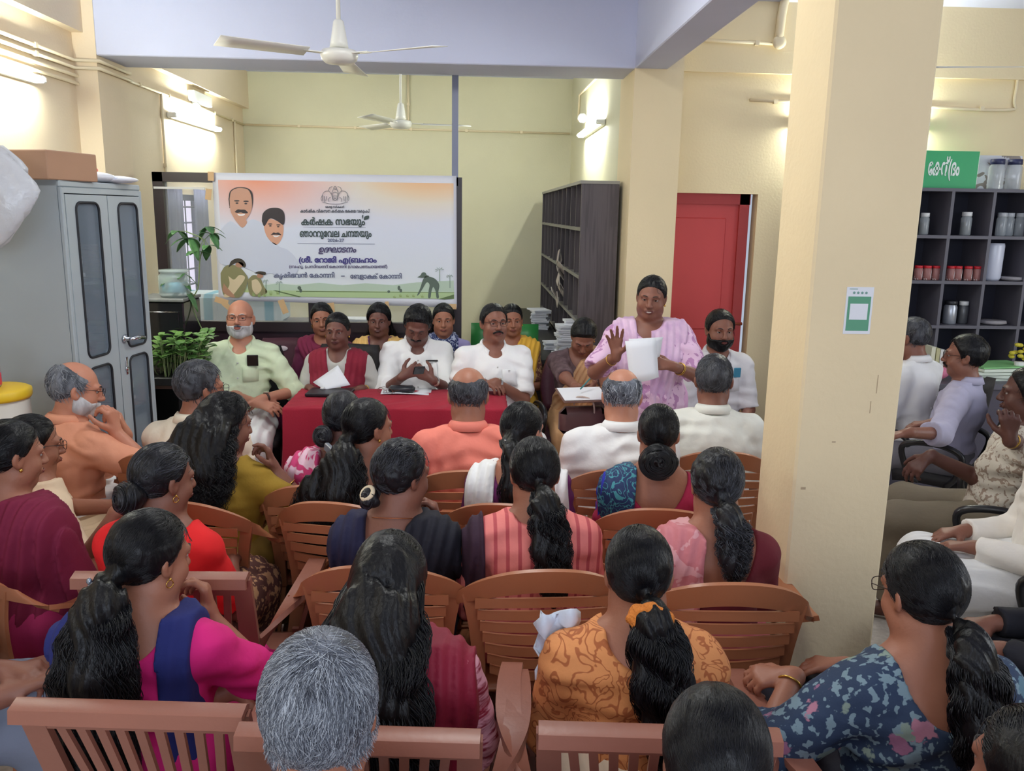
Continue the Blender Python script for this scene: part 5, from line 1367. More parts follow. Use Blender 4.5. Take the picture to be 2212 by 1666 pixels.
        if top.get('collar'):
            zc_ = zs + .035; G = []
            for i, (r, z) in enumerate(((.064, 0), (.066, .024), (.070, .037), (.078, .025), (.089, -.002))):
                row = []
                for a in np.linspace(-math.radians(150), math.radians(150), 33):
                    fr = max(0, abs(a) / math.radians(150) - .55) / .45
                    row.append(LP(r * 1.02 * math.sin(a) * (1 + .05 * fr), -.016 - r * .98 * math.cos(a) - (.006 if i > 2 else 0) * 0 + .012 * fr, zc_ + z + .014 - (.050 + .010 * (i > 3)) * fr ** 1.2 - .012 * (math.cos(a) < 0)))
                G.append(row)
            MB().sheet(G, .0035).build('collar', top['m'], to, True)
        if top.get('placket'):
            P = []
            for z in np.linspace(zs - .02, .05, 10): P.append(z)
            bmx = mat('button_pale', (210, 210, 205), .4); q = MB()
            for z in P[1::2]:
                c = LP(0, 0, z); rayy = np.arange(.05, .24, .002); col = np.stack([np.full_like(rayy, c[0]), rayy, np.full_like(rayy, c[2])], 1)
                i = [np.clip(np.searchsorted(g.a[d], col[:, d]) - 1, 0, len(g.a[d]) - 1) for d in range(3)]; vv = g.F[i[0], i[1], i[2]]; j = np.where(vv < 0)[0]
                if len(j): y = rayy[j[-1]]; q.ell((c[0], y + .004, c[2]), (.0055, .002, .0055), 8, 5)
            if q.V: q.build('buttons', bmx, to, True)
        if top.get('pocket'):
            s = top['pocket']; c = LP(s * .075, .0, zs - .13); rayy = np.arange(.0, .24, .002)
            G = []
            for z in (.05, .02, -.01, -.05):
                row = []
                for x in (-.045, -.015, .015, .045):
                    q = c + LM @ np.array([x, 0, z]); col = np.stack([np.full_like(rayy, q[0]), rayy, np.full_like(rayy, q[2])], 1)
                    i = [np.clip(np.searchsorted(g.a[d], col[:, d]) - 1, 0, len(g.a[d]) - 1) for d in range(3)]; vv = g.F[i[0], i[1], i[2]]; j = np.where(vv < 0)[0]
                    row.append((q[0], (rayy[j[-1]] if len(j) else .12) + .006, q[2]))
                G.append(row)
            MB().sheet(G, .003).build('pocket', top['m'], to, True)
            root['pk'] = [float(v) for v in G[0][1]]
    for bi, bd in enumerate(bands):
        st = .009 if det >= 1 else .011; inf = bd.get('inf', .024)
        e2 = [SP[1], SP[-1], LP(0, 0, zs + .08)] + [arms[s]['E'] for s in (1, -1)]
        lo = np.min(e2, 0) - .15; hi = np.max(e2, 0) + .15; lo[1] = min(lo[1], -.25); hi[1] = max(hi[1], .26); lo[2] = min(bd.get('bottom', hz - .02), lo[2]) - .02
        g = Field(*[np.arange(lo[i], hi[i], st, dtype=np.float32) for i in range(3)])
        torso(g, inf, .07)
        for s in (1, -1):
            if bd.get('arms', (1, -1)) and s in bd.get('arms', (1, -1)): arm(g, s, inf, 0, bd.get('armf', .95), .05)
        X, Y, Z = g.grid(); Yu, Zu = unlean(Y, Z, lean, hz); Zu = Zu - hz
        wgt = 1 / (1 + np.exp(-Yu / .018)); dz = np.maximum(zs + .03 - Zu, -.05)
        sl_ = bd['back'] * (1 - wgt) + bd['front'] * wgt
        u = X - (bd['x'] + sl_ * dz); w = bd['w'] + bd.get('grow', .0) * dz
        g.F += .006 * bd.get('fold', 1.0) * np.sin(u * 2 * math.pi / bd.get('fw', .036) + 1.5 * np.sin(Z * 12)) + .003 * wob(X, Y, Z, 33 + bi, 40)
        nk = bd.get('neck', (.066, .03, .05, .06)); rzn = np.where(Yu < -.005, nk[1], nk[2])
        hole = np.sqrt((X / nk[0]) ** 2 + ((Zu - zs - nk[3]) / rzn) ** 2); dh = (hole - 1) * min(nk[0], nk[1])
        F_ = np.maximum.reduce([g.F, (np.abs(u) - w).astype(np.float32) * .8, (-dh).astype(np.float32), (Zu - zs - nk[3] + 0 * X).astype(np.float32), (bd.get('bottom', hz - .02) - Z + 0 * X + 0 * Y).astype(np.float32)])
        if bd.get('only'): F_ = np.maximum(F_, (Yu * (-1 if bd['only'] == 'front' else 1) - .06 + 0 * X).astype(np.float32))
        g.F = F_.astype(np.float32); V, Q = surface(g)
        if len(V):
            o = mesh_obj(bd.get('name', 'dupatta'), V, Q, bd['m'], root)
            if 'label' in bd: o['label'] = bd['label']
    if lower:
        st = .014; kindl = lower[0]; inf = .016 if kindl == 'trousers' else .02
        e2 = [np.array(p) for s in (1, -1) for p in legs[s]]
        lo = np.min(e2, 0) - .16; hi = np.max(e2, 0) + .16; hi[2] = hz + .2; lo[2] = .03
        if det >= 1 and len(lower) > 2: st = .009
        g = Field(*[np.arange(lo[i], hi[i], st, dtype=np.float32) for i in range(3)])
        g.el((0, .012, hz + .02), (.165 * bw + inf, .128 * bw + inf, .13 + inf), .05)
        for s in (1, -1): leg(g, s, inf + (.012 if kindl != 'trousers' else .006), .05)
        if kindl != 'trousers':
            k1 = (np.array(legs[1][1]) + np.array(legs[-1][1])) / 2; a1 = (np.array(legs[1][2]) + np.array(legs[-1][2])) / 2; h1 = np.array([0, .02, hz])
            g.rc(h1, k1, .10, .085, .12); g.rc(k1, a1, .08, .09, .12)
        X, Y, Z = g.grid(); g.F += .005 * wob(X, Y, Z, int(rs.randint(999)), 30) + (.006 * np.sin(X * 110 + 2 * np.sin(Z * 9)) if kindl != 'trousers' else 0)
        g.F = np.maximum(g.F, np.maximum(Z - hz - .13, .1 - Z) + 0 * X + 0 * Y).astype(np.float32)
        V, Q = surface(g); mesh_obj({'trousers': 'trousers', 'skirt': 'sari_skirt', 'dhoti': 'dhoti', 'pants': 'kurta_skirt'}[kindl], V, Q, lower[1], root)
    info = dict(root=root, HT=HT, HC=HC, HR=HR, LP=LP, tw=tw, arms=arms, loc=loc, yaw=yaw, zs=zs, SP=SP, sc=sc, Rz=Rz, LM=LM, hz=hz)
    PEOPLE[key] = info
    return info

gold = mat('gold', (212, 168, 84), .25, metal=.9)
def earring(P, s, m=None, kind='stud'):
    q = MB(); c = np.array([s * .079, .002, -.040])
    if kind == 'stud': q.ell(c, (.006, .006, .007), 10, 6)
    else: q.tube(torus_pts(c - [0, 0, .012], .010, (0, 1, 0), (0, 0, 1), 14), .0016, 6); q.ell(c, (.004, .004, .004), 8, 5)
    q.build('earring', m or gold, P['root'], True, T=P['HT'])
def necklace(P, r=.072, drop=.05, m=None, th=.0016):
    LP, zs = P['LP'], P['zs']
    pts = [LP(r * math.sin(a), -.016 - r * .95 * math.cos(a), zs + .062 - .018 * (1 - math.cos(a)) - (drop * max(0, -math.cos(a)) ** 1.5)) for a in np.linspace(-math.pi, math.pi, 33)]
    MB().tube(pts, th, 6, False).build('necklace', m or gold, P['root'], True)
def bangle(P, s, name='bangle', m=None, r=.032, th=.003, off=.03, n=1):
    A = P['arms'][s]; d = unit(A['E'] - A['W']); u = unit(np.cross(d, [.3, .2, 1])); v = np.cross(d, u); q = MB()
    for i in range(n): q.tube(torus_pts(A['W'] + d * (off + .01 * i), r, u, v, 18), th, 6, False)
    q.build(name, m or gold, P['root'], True)
def watch(P, s, m, face_m):
    A = P['arms'][s]; d = unit(A['E'] - A['W']); u = unit(np.cross(d, unit(A['n']))); v = np.cross(d, u); c = A['W'] + d * .03
    q = MB()
    for k in (-.005, 0, .005): q.tube(torus_pts(c + d * k, .031, u, v, 18), .003, 6, False)
    o = q.build('wristwatch', m, P['root'], True)
    nn = -unit(A['n']); MB().lathe([(.014, 0), (.018, .003), (.018, .008), (.001, .009)], 16, c + nn * .03, np.column_stack([u, np.cross(nn, u), nn])).build('watch_face', face_m, o, True)
# ---------------------------------------------------------------- the people
SK_A, SK_B, SK_C, SK_D, SK_E = (186, 128, 104), (160, 106, 84), (134, 88, 72), (112, 72, 62), (92, 58, 50)
white_c = cloth('white_cotton', (240, 240, 240))
LAP = {}
# --- the panel, facing the hall
P = person('P1', 'bald white-bearded person in pale green shirt sitting beside the red table', (519, 647), 1.31, 184, False, SK_A, ('white', 'short', {'bald': (-.03, .45), 'n': 250, 'thick': .005}),
    dict(m=cloth('pale_green', (214, 227, 193), bump=.3, bscale=30), collar=1, placket=1, pocket=-1, sleeve=1.12, loose=.012, hem=.40, folds=.006), ('dhoti', white_c, 1), head=(0, -4, 0), lean=-4, face=('glasses', 'beardwhite', 'greymoustache'), brow='white', fine=True, bulk=1.08,
    armR=dict(px=(556, 872, 5.0), wd=(1, -.2, -.2), wn=(0, .6, -1), h=(.9, -.4, -.5)), armL=dict(px=(566, 862, 5.02), wd=(-1, -.3, -.3), wn=(0, -.3, -1), h=(-.9, -.3, -.6)), knees=None)
watch(P, -1, mat('brown_strap', (70, 44, 36), .5), mat('watch_dial', (190, 180, 160), .3))
P = person('P2', 'person in grey kurta and maroon shawl sitting at the red table with a white paper', (728, 676), 1.235, 176, True, SK_D, ('black', 'lowbun', {'at': (-.01, -.115, -.05), 'n': 500}),
    dict(m=cloth('grey_kurta', (188, 186, 180)), sleeve=1.35, loose=.014, neck=(.06, .03, .075, .06), name='kurta', hem=.4), ('pants', cloth('grey_pants', (165, 162, 158))), head=(0, 2, 0), lean=2, fine=True, bulk=1.04, face=('bindi',),
    bands=[dict(x=.125, back=0, front=-.16, w=.062, grow=.03, m=cloth('maroon_shawl', (134, 26, 50)), bottom=.62, name='shawl', arms=(1,), fold=.6), dict(x=-.13, back=0, front=.10, w=.062, grow=.02, m=MATS['cloth_maroon_shawl'], bottom=.62, name='shawl', arms=(-1,), fold=.6)],
    armR=dict(px=(668, 838, 5.08), wd=(.6, -.8, 0), wn=(0, 0, -1)), armL=dict(px=(782, 840, 5.10), wd=(-.9, -.5, 0), wn=(0, 0, -1)))
earring(P, 1); earring(P, -1); bangle(P, -1)
P = person('P3', 'person in white shirt looking down at a phone behind the red table', (905, 668), 1.26, 186, False, SK_D, ('black', 'short', {'n': 700, 'thick': .016, 'rough': .003, 'messy': 1.5}),
    dict(m=cloth('white_lilac', (240, 240, 240), bump=.25, bscale=30), collar=1, placket=1, pocket=-1, sleeve=1.25, loose=.012, hem=.4), ('dhoti', white_c), head=(-8, 26, -6), lean=8, face=('moustache', 'down'), fine=True,
    armR=dict(px=(868, 815, 5.06), wd=(.8, .1, .45), wn=(.4, 1, .2), curl=(.7, .7, .7, .7), thumb=.6), armL=dict(px=(935, 822, 5.06), wd=(-.8, .1, .5), wn=(-.4, 1, .2), curl=(.6, .6, .6, .6), thumb=.6))
watch(P, -1, mat('steel_strap', (160, 160, 164), .3, metal=.8), MATS['watch_dial'])
P = person('P4', 'person in white shirt with glasses and moustache at the right end of the red table', (1066, 656), 1.31, 190, False, SK_C, ('black', 'short', {'n': 500, 'thick': .008}),
    dict(m=cloth('white_shirt', (240, 240, 240), bump=.25, bscale=28), collar=1, placket=1, pocket=-1, sleeve=.92, loose=.016, hem=.40, folds=.005), ('dhoti', white_c, 1), head=(6, 0, 0), lean=-3, face=('glasses', 'moustache'), fine=True, bulk=1.12,
    armR=dict(px=(1040, 826, 5.0), wd=(.9, -.5, -.1), wn=(0, 0, -1)), armL=dict(px=(1070, 826, 4.98), wd=(-1, -.1, -.2), wn=(0, 0, -1), h=(-.9, -.5, -.4)))
watch(P, -1, MATS['steel_strap'], MATS['watch_dial'])
# --- behind the panel
P = person('B1', 'smiling person in maroon sari seated in the row behind the panel', (692, 654), 1.25, 172, True, SK_B, ('black', 'lowbun', {'n': 300}), dict(m=cloth('wine', (102, 31, 69)), sleeve=.9, neck=(.075, .06, .085, .06), name='blouse', hem=.6), ('skirt', cloth('wine2', (98, 28, 63))),
    bands=[dict(x=.1, back=0, front=-.55, w=.09, grow=.05, m=cloth('maroon_sari', (121, 31, 67)), name='sari_drape')], head=(14, 0, 4), face=('smile', 'bindi'), fine=True)
earring(P, 1, None, 'loop'); necklace(P, .07, .06)
P = person('B2', 'person in yellow sari and purple blouse with loose hair behind the panel', (818, 657), 1.24, 180, True, SK_D, ('black', 'long', {'path': [(.0, -.13, .45), (0, -.15, .30)], 'rad': [.07, .11, .10], 'knot': (0, -.04, .01), 'm': 250, 'thick': .016, 'flat': .45}), dict(m=cloth('purple_blouse', (102, 46, 123)), sleeve=.9, neck=(.07, .05, .085, .06), name='blouse', hem=.6), ('skirt', cloth('ochre_skirt', (225, 180, 102))),
    bands=[dict(x=-.115, back=0, front=.06, w=.075, grow=.05, m=cloth('yellow_sari', (234, 190, 115)), name='sari_drape'), dict(x=.13, back=0, front=-.05, w=.06, grow=.05, m=MATS['cloth_yellow_sari'], name='sari_drape', arms=(1,))], face=('smile', 'bindi'), fine=True)
MB().tube([P['LP'](.05, .12, P['zs']), P['LP'](.02, .16, P['zs'] - .1), P['LP'](.0, .17, P['zs'] - .2)], .005, 6).build('lanyard', mat('blue_ribbon', (80, 90, 180), .6), P['root'])
P = person('B3', 'person in lavender kurta and printed blue scarf behind the panel', (958, 656), 1.24, 182, True, SK_B, ('black', 'long', {'path': [(.03, -.12, .45), (.03, -.13, .34)], 'rad': [.06, .085, .06], 'm': 200, 'flat': .5, 'knot': (0, -.04, .01)}), dict(m=cloth('lavender', (154, 147, 193)), sleeve=1.0, neck=(.07, .04, .05, .06), name='kurta', hem=.5), ('pants', cloth('lav2', (143, 136, 182))),
    bands=[dict(x=.0, back=0, front=.0, w=.105, m=mat('cloth_blue_scarf', (50, 60, 104), .85, pat='vine', cols=[(44, 54, 100), (176, 184, 206)], scale=16, bump=.2), name='scarf', neck=(.05, .02, .03, .08), bottom=.7)], fine=True)
P = person('B4', 'person in brown and yellow sari with a green chair behind, beside the glasses wearer', (1106, 657), 1.24, 176, True, SK_B, ('black', 'lowbun', {'n': 300}), dict(m=mat('cloth_brown_print', (110, 66, 56), .85, pat='spots', cols=[(104, 60, 52), (176, 140, 90)], scale=26, bump=.2), sleeve=.9, neck=(.08, .06, .09, .06), name='blouse', hem=.6), ('skirt', cloth('mustard_skirt', (225, 175, 59))),
    bands=[dict(x=-.13, back=0, front=.2, w=.08, grow=.06, m=cloth('mustard_sari', (231, 180, 65)), name='sari_drape')], head=(8, 0, 0), face=('bindi',), fine=True)
earring(P, -1)
# --- beside the table
P = person('S1', 'seated person in tan sari bent over a clipboard', (1265, 700), 1.20, 178, True, SK_C, ('black', 'lowbun', {'n': 500, 'thick': .015}), dict(m=mat('cloth_brown_mottle', (98, 76, 80), .85, pat='noise', cols=[(78, 58, 62), (112, 90, 94)], scale=26, bump=.2), sleeve=.98, neck=(.085, .06, .11, .06), name='blouse', hem=.62), ('skirt', cloth('tan_skirt', (188, 145, 102)), 1),
    bands=[dict(x=-.12, back=0, front=.62, w=.11, grow=.10, m=cloth('tan_sari', (199, 154, 113)), name='sari_drape', bottom=.42)], head=(-4, 32, -4), lean=10, face=('down', 'bindi'), fine=True, bulk=1.16, heavy=1.06,
    armR=dict(px=(1262, 862, 4.62), wd=(1, -.3, 0), wn=(0, 0, 1), curl=(.6, .6, .6, .6)), armL=dict(px=(1308, 880, 4.6), wd=(-.9, -.3, .3), wn=(-.2, .4, -1), curl=(.8, .8, .8, .8)))
earring(P, -1); bangle(P, -1, 'bangle', gold, .03, .004)
W_ = P = person('W', 'standing speaker in pink printed kurta and shawl holding white papers', (1412, 596), 1.56, 174, True, SK_C, ('black', 'lowbun', {'at': (.0, -.115, -.05), 'n': 700}), dict(m=mat('cloth_pink_print', (226, 190, 218), .85, pat='spots', cols=[(228, 192, 220), (186, 136, 182)], scale=20, bump=.2), sleeve=.95, loose=.012, neck=(.09, .06, .10, .06), name='kurta', hem=.35, flare=.27, inf=.016), ('pants', cloth('pink_pants', (225, 175, 214))),
    bands=[dict(x=-.10, back=-.1, front=.12, w=.10, grow=-.12, m=mat('cloth_pink_shawl', (216, 176, 212), .85, pat='noise', cols=[(230, 198, 224), (220, 186, 216), (204, 166, 206)], scale=12, bump=.25), name='shawl', bottom=.55, arms=(-1,), armf=.8, inf=.03), dict(x=.135, back=0, front=-.10, w=.06, m=MATS['cloth_pink_shawl'], name='shawl', bottom=.75, arms=(1,), armf=.7)],
    stand=True, head=(-10, 6, -3), lean=2, face=('talk',), fine=True, bulk=1.3, heavy=1.1, armR=dict(px=(1331, 770, 4.1), wd=(-.12, -.15, 1), wn=(-.35, -1, 0), curl=(.15, .12, .2, .3), spread=.5, thumb=.5, h=(.7, -.5, -.9)), armL=dict(px=(1455, 792, 4.08), wd=(-1, -.25, .25), wn=(.1, .8, -.7), curl=(.5, .6, .6, .6), h=(-.9, -.2, -.8)))
earring(P, -1); necklace(P, .08, .10, None, .0013); bangle(P, 1, 'bangle', gold, .03, .0022, .05); bangle(P, -1, 'bangle', gold, .031, .0022, .05, 2)
P = person('M5', 'bearded person in light grey shirt seated before the red door', (1558, 670), 1.31, 186, False, SK_C, ('black', 'short', {'n': 500, 'thick': .011}), dict(m=cloth('light_grey', (219, 216, 219), bump=.25, bscale=28), collar=1, placket=1, pocket=-1, sleeve=.95, loose=.014, hem=.4), ('trousers', cloth('grey_trouser', (100, 100, 106))), face=('moustache', 'beardfull'), fine=True, head=(-4, 0, 0))
# --- the audience, first row
P = person('A1', 'white-bearded person in peach shirt and glasses with hands at the mouth', (165, 781), 1.215, -30, False, (196, 132, 106), ('grey', 'short', {'bald': (.055, .75), 'thick': 0.0099, 'n': 900, 'rough': .002, 'r': .001}), dict(m=cloth('peach', (234, 162, 130), bump=.3, bscale=26), collar=1, sleeve=1.02, loose=.014, hem=.42, folds=.006), ('dhoti', white_c), head=(-28, 4, 0), lean=10, face=('glasses', 'beardwhite'), bulk=1.1, fine=True, det=1.2,
    armR=dict(px=(250, 935, 3.51), wd=(-.1, 0, 1), wn=(-1, .2, .1), curl=(.9, .9, .9, .9), thumb=.7, h=(.9, .3, -1)), armL=dict(px=(272, 940, 3.64), wd=(-.25, -.1, 1), wn=(-1, -.3, 0), curl=(.8, .9, .9, 1), thumb=.6, h=(-.6, .4, -1)))
P = person('A2', 'grey-haired person in cream shirt and glasses before the green-shirted panelist', (430, 779), 1.215, -12, False, SK_B, ('darkgrey', 'short', {'thick': 0.0105, 'n': 900, 'rough': .002, 'r': .001}), dict(m=cloth('cream', (240, 231, 210), bump=.25, bscale=26), collar=1, sleeve=.9, loose=.014, hem=.42, folds=.005), ('dhoti', white_c), head=(-34, 6, 0), lean=3, face=('glasses',), bulk=1.05)
P = person('A3', 'person with grey-streaked bun and pink floral sari before the red table', (742, 845), 1.155, -6, True, SK_D, ('salt', 'lowbun', {'at': (-.045, -.105, -.075), 'size': (.042, .034, .045), 'n': 700}), dict(m=cloth('hot_pink', (225, 46, 121)), sleeve=.8, neck=(.09, .13, .1, .06), name='blouse', hem=.66), ('skirt', cloth('pink_skirt', (225, 67, 132))),
    bands=[dict(x=-.14, back=-.1, front=.5, w=.075, grow=.1, m=mat('cloth_pink_floral', (214, 70, 120), .8, pat='spots', cols=[(212, 66, 120), (240, 200, 214)], scale=13, bump=.2), name='sari_drape')], head=(-6, 8, 0), lean=6)
necklace(P, .07, .03)
P = person('A4', 'person in black with long frizzy hair and a grey clip', (792, 862), 1.175, -12, True, SK_B, ('black', 'long', {'knot': (0, -.11, -.05), 'path': [(-.02, -.16, .44), (-.06, -.18, .32), (-.08, -.18, .20), (-.06, -.17, .12)], 'rad': [.03, .07, .13, .14, .08], 'm': 900, 'wav': .012, 'freq': 9, 'lump': .012, 'flat': .4, 'n': 900}), dict(m=cloth('black_kurta', (33, 31, 35)), sleeve=1.3, neck=(.085, .12, .1, .06), name='kurta', hem=.4), ('pants', cloth('black_pants', (31, 28, 33))), head=(-36, 2, 0), lean=4)
earring(P, 1); MB().box((-.04, -.012, -.015), (.04, .006, .015), bev=.003, R=rotz(-.1) @ roty(.25)).build('hair_clip', mat('grey_clip', (112, 118, 128), .3), P['root'], T=(P['HR'], P['HC'] + P['HR'] @ np.array([-.0, -.158, -.07])))
P = person('A5', 'balding grey-haired person in salmon shirt before the red table', (1012, 793), 1.22, 0, False, SK_B, ('darkgrey', 'short', {'bald': (.035, .1, .8), 'thick': 0.0087, 'n': 900, 'r': .001, 'rough': .002}), dict(m=cloth('salmon', (240, 136, 119), bump=.3, bscale=24), collar=1, sleeve=.95, loose=.016, hem=.42, folds=.007), ('dhoti', white_c), head=(0, 14, 0), lean=5, bulk=1.15)
P = person('A6', 'bald-topped white-haired person in white shirt before the standing speaker', (1345, 796), 1.215, -6, False, SK_A, ('silver', 'short', {'bald': (.048, .05, .9), 'thick': 0.0087, 'n': 900, 'r': .001, 'rough': .002}), dict(m=cloth('bright_white', (240, 240, 240), bump=.3, bscale=24), collar=1, sleeve=.9, loose=.016, hem=.42, folds=.007), ('dhoti', white_c), head=(-2, 16, 0), lean=5, bulk=1.12)
P = person('A7', 'grey-haired person in off-white shirt beside the pillar', (1545, 765), 1.25, -6, False, SK_C, ('darkgrey', 'short', {'thick': 0.0074, 'n': 1000, 'r': .0009}), dict(m=cloth('off_white', (234, 234, 225), bump=.3, bscale=24), collar=1, sleeve=.92, loose=.016, hem=.42, folds=.006), ('dhoti', white_c), head=(-10, 2, 0), lean=4, bulk=1.2, face=('glasses',))
# --- second row
P = person('A8', 'person in cream blouse and patterned scarf in profile at the left', (66, 897), 1.12, -30, True, SK_B, ('black', 'lowbun', {'n': 700}), dict(m=cloth('cream_blouse', (240, 214, 182)), sleeve=.95, neck=(.08, .08, .1, .06), name='blouse', hem=.6), ('skirt', cloth('beige_skirt', (214, 188, 154))), bands=[dict(x=-.1, back=-.1, front=.1, w=.06, m=mat('cloth_olive_check', (150, 136, 100), .85, pat='spots', cols=[(104, 92, 64), (206, 194, 160)], scale=34, bump=.3), name='scarf', bottom=.6)], head=(-20, 4, 0), lean=4, face=('glasses',),
    armR=dict(px=(255, 1105, 2.80), wd=(1, .1, .1), wn=(0, 0, -1)), armL=dict(px=(300, 1098, 2.91), wd=(1, .1, .1), wn=(0, 0, -1)))
earring(P, 1)
P = person('A9', 'person in maroon shawl and orange kurta at the left edge', (20, 908), 1.20, -18, True, SK_B, ('black', 'long', {'knot': (0, -.11, -.05), 'path': [(-.02, -.15, .44), (-.02, -.18, .3), (-.02, -.19, .15)], 'rad': [.04, .06, .07, .05], 'm': 300, 'n': 800}), dict(m=cloth('orange_kurta', (234, 128, 54)), sleeve=.9, neck=(.085, .11, .1, .06), name='kurta', hem=.4), ('pants', cloth('magenta_pants', (165, 35, 89))),
    bands=[dict(x=.10, back=-.08, front=.0, w=.13, grow=.16, m=cloth('maroon_wrap', (123, 24, 59), bump=.25, bscale=30), name='shawl', arms=(1,), armf=1.0, fold=1.3, inf=.03)], head=(-24, 4, 0), lean=5, bulk=1.05)
earring(P, 1, None, 'stud')
P = person('A10', 'person in mustard blouse with long curly black hair and chin on hand', (490, 852), 1.18, -10, True, SK_C, ('black', 'long', {'knot': (0, -.04, .01), 'path': [(-.02, -.12, .48), (-.04, -.17, .36), (-.06, -.18, .24)], 'rad': [.08, .125, .155, .14], 'm': 1500, 'wav': .016, 'freq': 10, 'lump': .016, 'lumpf': 45, 'flat': .5, 'thick': 0.0149, 'rough': .004, 'n': 900, 'messy': 2, 'lift': 3}), dict(m=cloth('mustard', (165, 130, 39), bump=.25), sleeve=.98, neck=(.09, .13, .1, .06), name='blouse', hem=.6), ('skirt', cloth('olive_skirt', (147, 115, 46))), head=(-36, 8, 0), lean=5,
    armR=dict(px=(592, 1015, 3.12), wd=(-.25, .0, 1), wn=(-.9, -.3, .2), curl=(.5, .9, 1, 1), thumb=.6, h=(.9, .2, -1)))
bangle(P, 1, 'bangle', gold, .031, .003, .08)
P = person('A11', 'person in bright red blouse with grey-streaked low bun', (350, 959), 1.155, -10, True, SK_C, ('salt', 'lowbun', {'at': (.0, -.115, -.05), 'size': (.055, .045, .055), 'n': 1100, 'r': .0009}), dict(m=cloth('bright_red', (236, 31, 35), bump=.15), sleeve=.9, neck=(.11, .17, .1, .06), name='blouse', hem=.6, folds=.0025), ('skirt', mat('cloth_brown_floral', (110, 70, 60), .85, pat='floral', cols=[(96, 58, 52), (196, 150, 110), (150, 96, 80)], scale=16)), head=(-30, 6, 0), lean=3, bulk=1.05)
earring(P, 1, None, 'loop'); necklace(P, .075, .05)
P = person('A12', 'person in orange striped kurta and navy shawl with a white hair tie', (868, 952), 1.155, -4, True, SK_C, ('salt', 'lowbun', {'at': (-.02, -.115, -.075), 'size': (.034, .03, .036), 'thick': 0.0118, 'rough': .003, 'n': 1300, 'messy': 1.6}), dict(m=mat('cloth_orange_stripe', (214, 110, 40), .8, pat='fine', cols=[(220, 120, 48), (130, 40, 30)], scale=26, bump=.2), sleeve=.9, neck=(.10, .14, .1, .06), name='kurta', hem=.4), ('pants', cloth('navy_pants', (33, 33, 59))), head=(-40, 6, 0), lean=4,
    bands=[dict(x=-.145, back=-.02, front=0, w=.06, grow=.1, m=cloth('navy_shawl', (31, 31, 63)), name='shawl', arms=(-1,), bottom=.5), dict(x=.13, back=-.16, front=0, w=.085, grow=.12, m=cloth('black_shawl', (24, 24, 37)), name='shawl', arms=(1,), bottom=.5)], armR=dict(px=(945, 1140, 2.68), wd=(-.15, 0, 1), wn=(-1, 0, .2), curl=(.8, .9, 1, 1), thumb=.6, h=(.9, .2, -1)))
necklace(P, .075, .02, mat('copper', (196, 120, 80), .3, metal=.8)); MB().tube(torus_pts((-.02, -.128, -.055), .024, (1, 0, 0), (0, .5, .8), 18), .008, 8, False).build('hair_tie', mat('ivory_tie', (226, 210, 180), .7), P['root'], True, T=P['HT'])
P = person('A13', 'person in purple blouse and white shawl behind the salmon shirt', (1130, 869), 1.165, -10, True, SK_A, ('black', 'pony', {'knot': (-.0, -.115, -.03), 'path': [(0, -.16, .46), (.0, -.18, .32), (.01, -.18, .18)], 'rad': [.03, .04, .05, .04], 'm': 350, 'n': 900}), dict(m=cloth('purple', (106, 31, 93)), sleeve=.9, neck=(.085, .12, .1, .06), name='blouse', hem=.5), ('pants', cloth('plum_pants', (89, 35, 78))),
    bands=[dict(x=-.135, back=-.05, front=0, w=.055, grow=.06, m=cloth('white_shawl', (240, 240, 240)), name='shawl', arms=(-1,), bottom=.4), dict(x=.15, back=0, front=0, w=.04, grow=.08, m=MATS['cloth_white_shawl'], name='shawl', arms=(1,), bottom=.6)], head=(-24, 4, 0), lean=5)
MB().ell((.0, -.128, -.028), (.014, .008, .006), 10, 6).build('hair_clip', mat('silver_clip', (206, 206, 210), .2, metal=.8), P['root'], True, T=P['HT'])
P = person('A14', 'person in salmon pink striped kurta with curly ponytail', (1155, 947), 1.165, 2, True, SK_B, ('black', 'pony', {'knot': (.01, -.115, -.055), 'path': [(.02, -.17, .46), (.03, -.19, .36), (.035, -.20, .26), (.04, -.20, .18)], 'rad': [.03, .05, .055, .045, .02], 'm': 700, 'wav': .012, 'freq': 8, 'lump': .01, 'n': 1200, 'thick': 0.0112}), dict(m=mat('cloth_pink_stripe', (222, 116, 112), .8, pat='stripex', cols=[(240, 136, 130), (196, 84, 90)], scale=8.5, bump=.2), sleeve=1.05, loose=.012, neck=(.07, .03, .06, .06), name='kurta', hem=.44, folds=.0045, inf=.016), ('pants', cloth('rose_pants', (214, 106, 111))), head=(0, 8, 0), lean=5, bulk=1.02, det=1.3,
    bands=[dict(x=-.20, back=.03, front=0, w=.035, grow=.0, m=cloth('dark_plum_shawl', (57, 33, 52)), name='shawl', arms=(-1,), bottom=.45, inf=.036)])
MB().box((-.03, -.01, -.012), (.03, .006, .012), bev=.004).build('hair_clip', mat('black_clip', (20, 20, 22), .2), P['root'], T=(P['HR'], P['HC'] + P['HR'] @ np.array([.01, -.158, -.07])))
P = person('A15', 'person in crimson blouse and blue teal sari with a low hair bunch', (1425, 874), 1.165, -8, True, SK_B, ('black', 'lowbun', {'at': (0, -.13, -.105), 'size': (.075, .05, .07), 'n': 1100}), dict(m=cloth('crimson', (171, 33, 74)), sleeve=.9, neck=(.115, .17, .1, .06), name='blouse', hem=.6), ('skirt', cloth('navy_skirt', (41, 46, 132))),
    bands=[dict(x=-.150, back=-.12, front=.5, w=.07, grow=.08, m=mat('cloth_teal_border', (40, 90, 120), .7, pat='vine', cols=[(30, 52, 96), (70, 150, 160)], scale=17, bump=.3), name='sari_drape', fold=.4), dict(x=-.235, back=-.10, front=.5, w=.05, grow=.03, m=cloth('royal_blue', (39, 46, 165)), name='sari_fold', arms=(-1,), inf=.02)], head=(-3, 6, 0), lean=6)
q = MB()
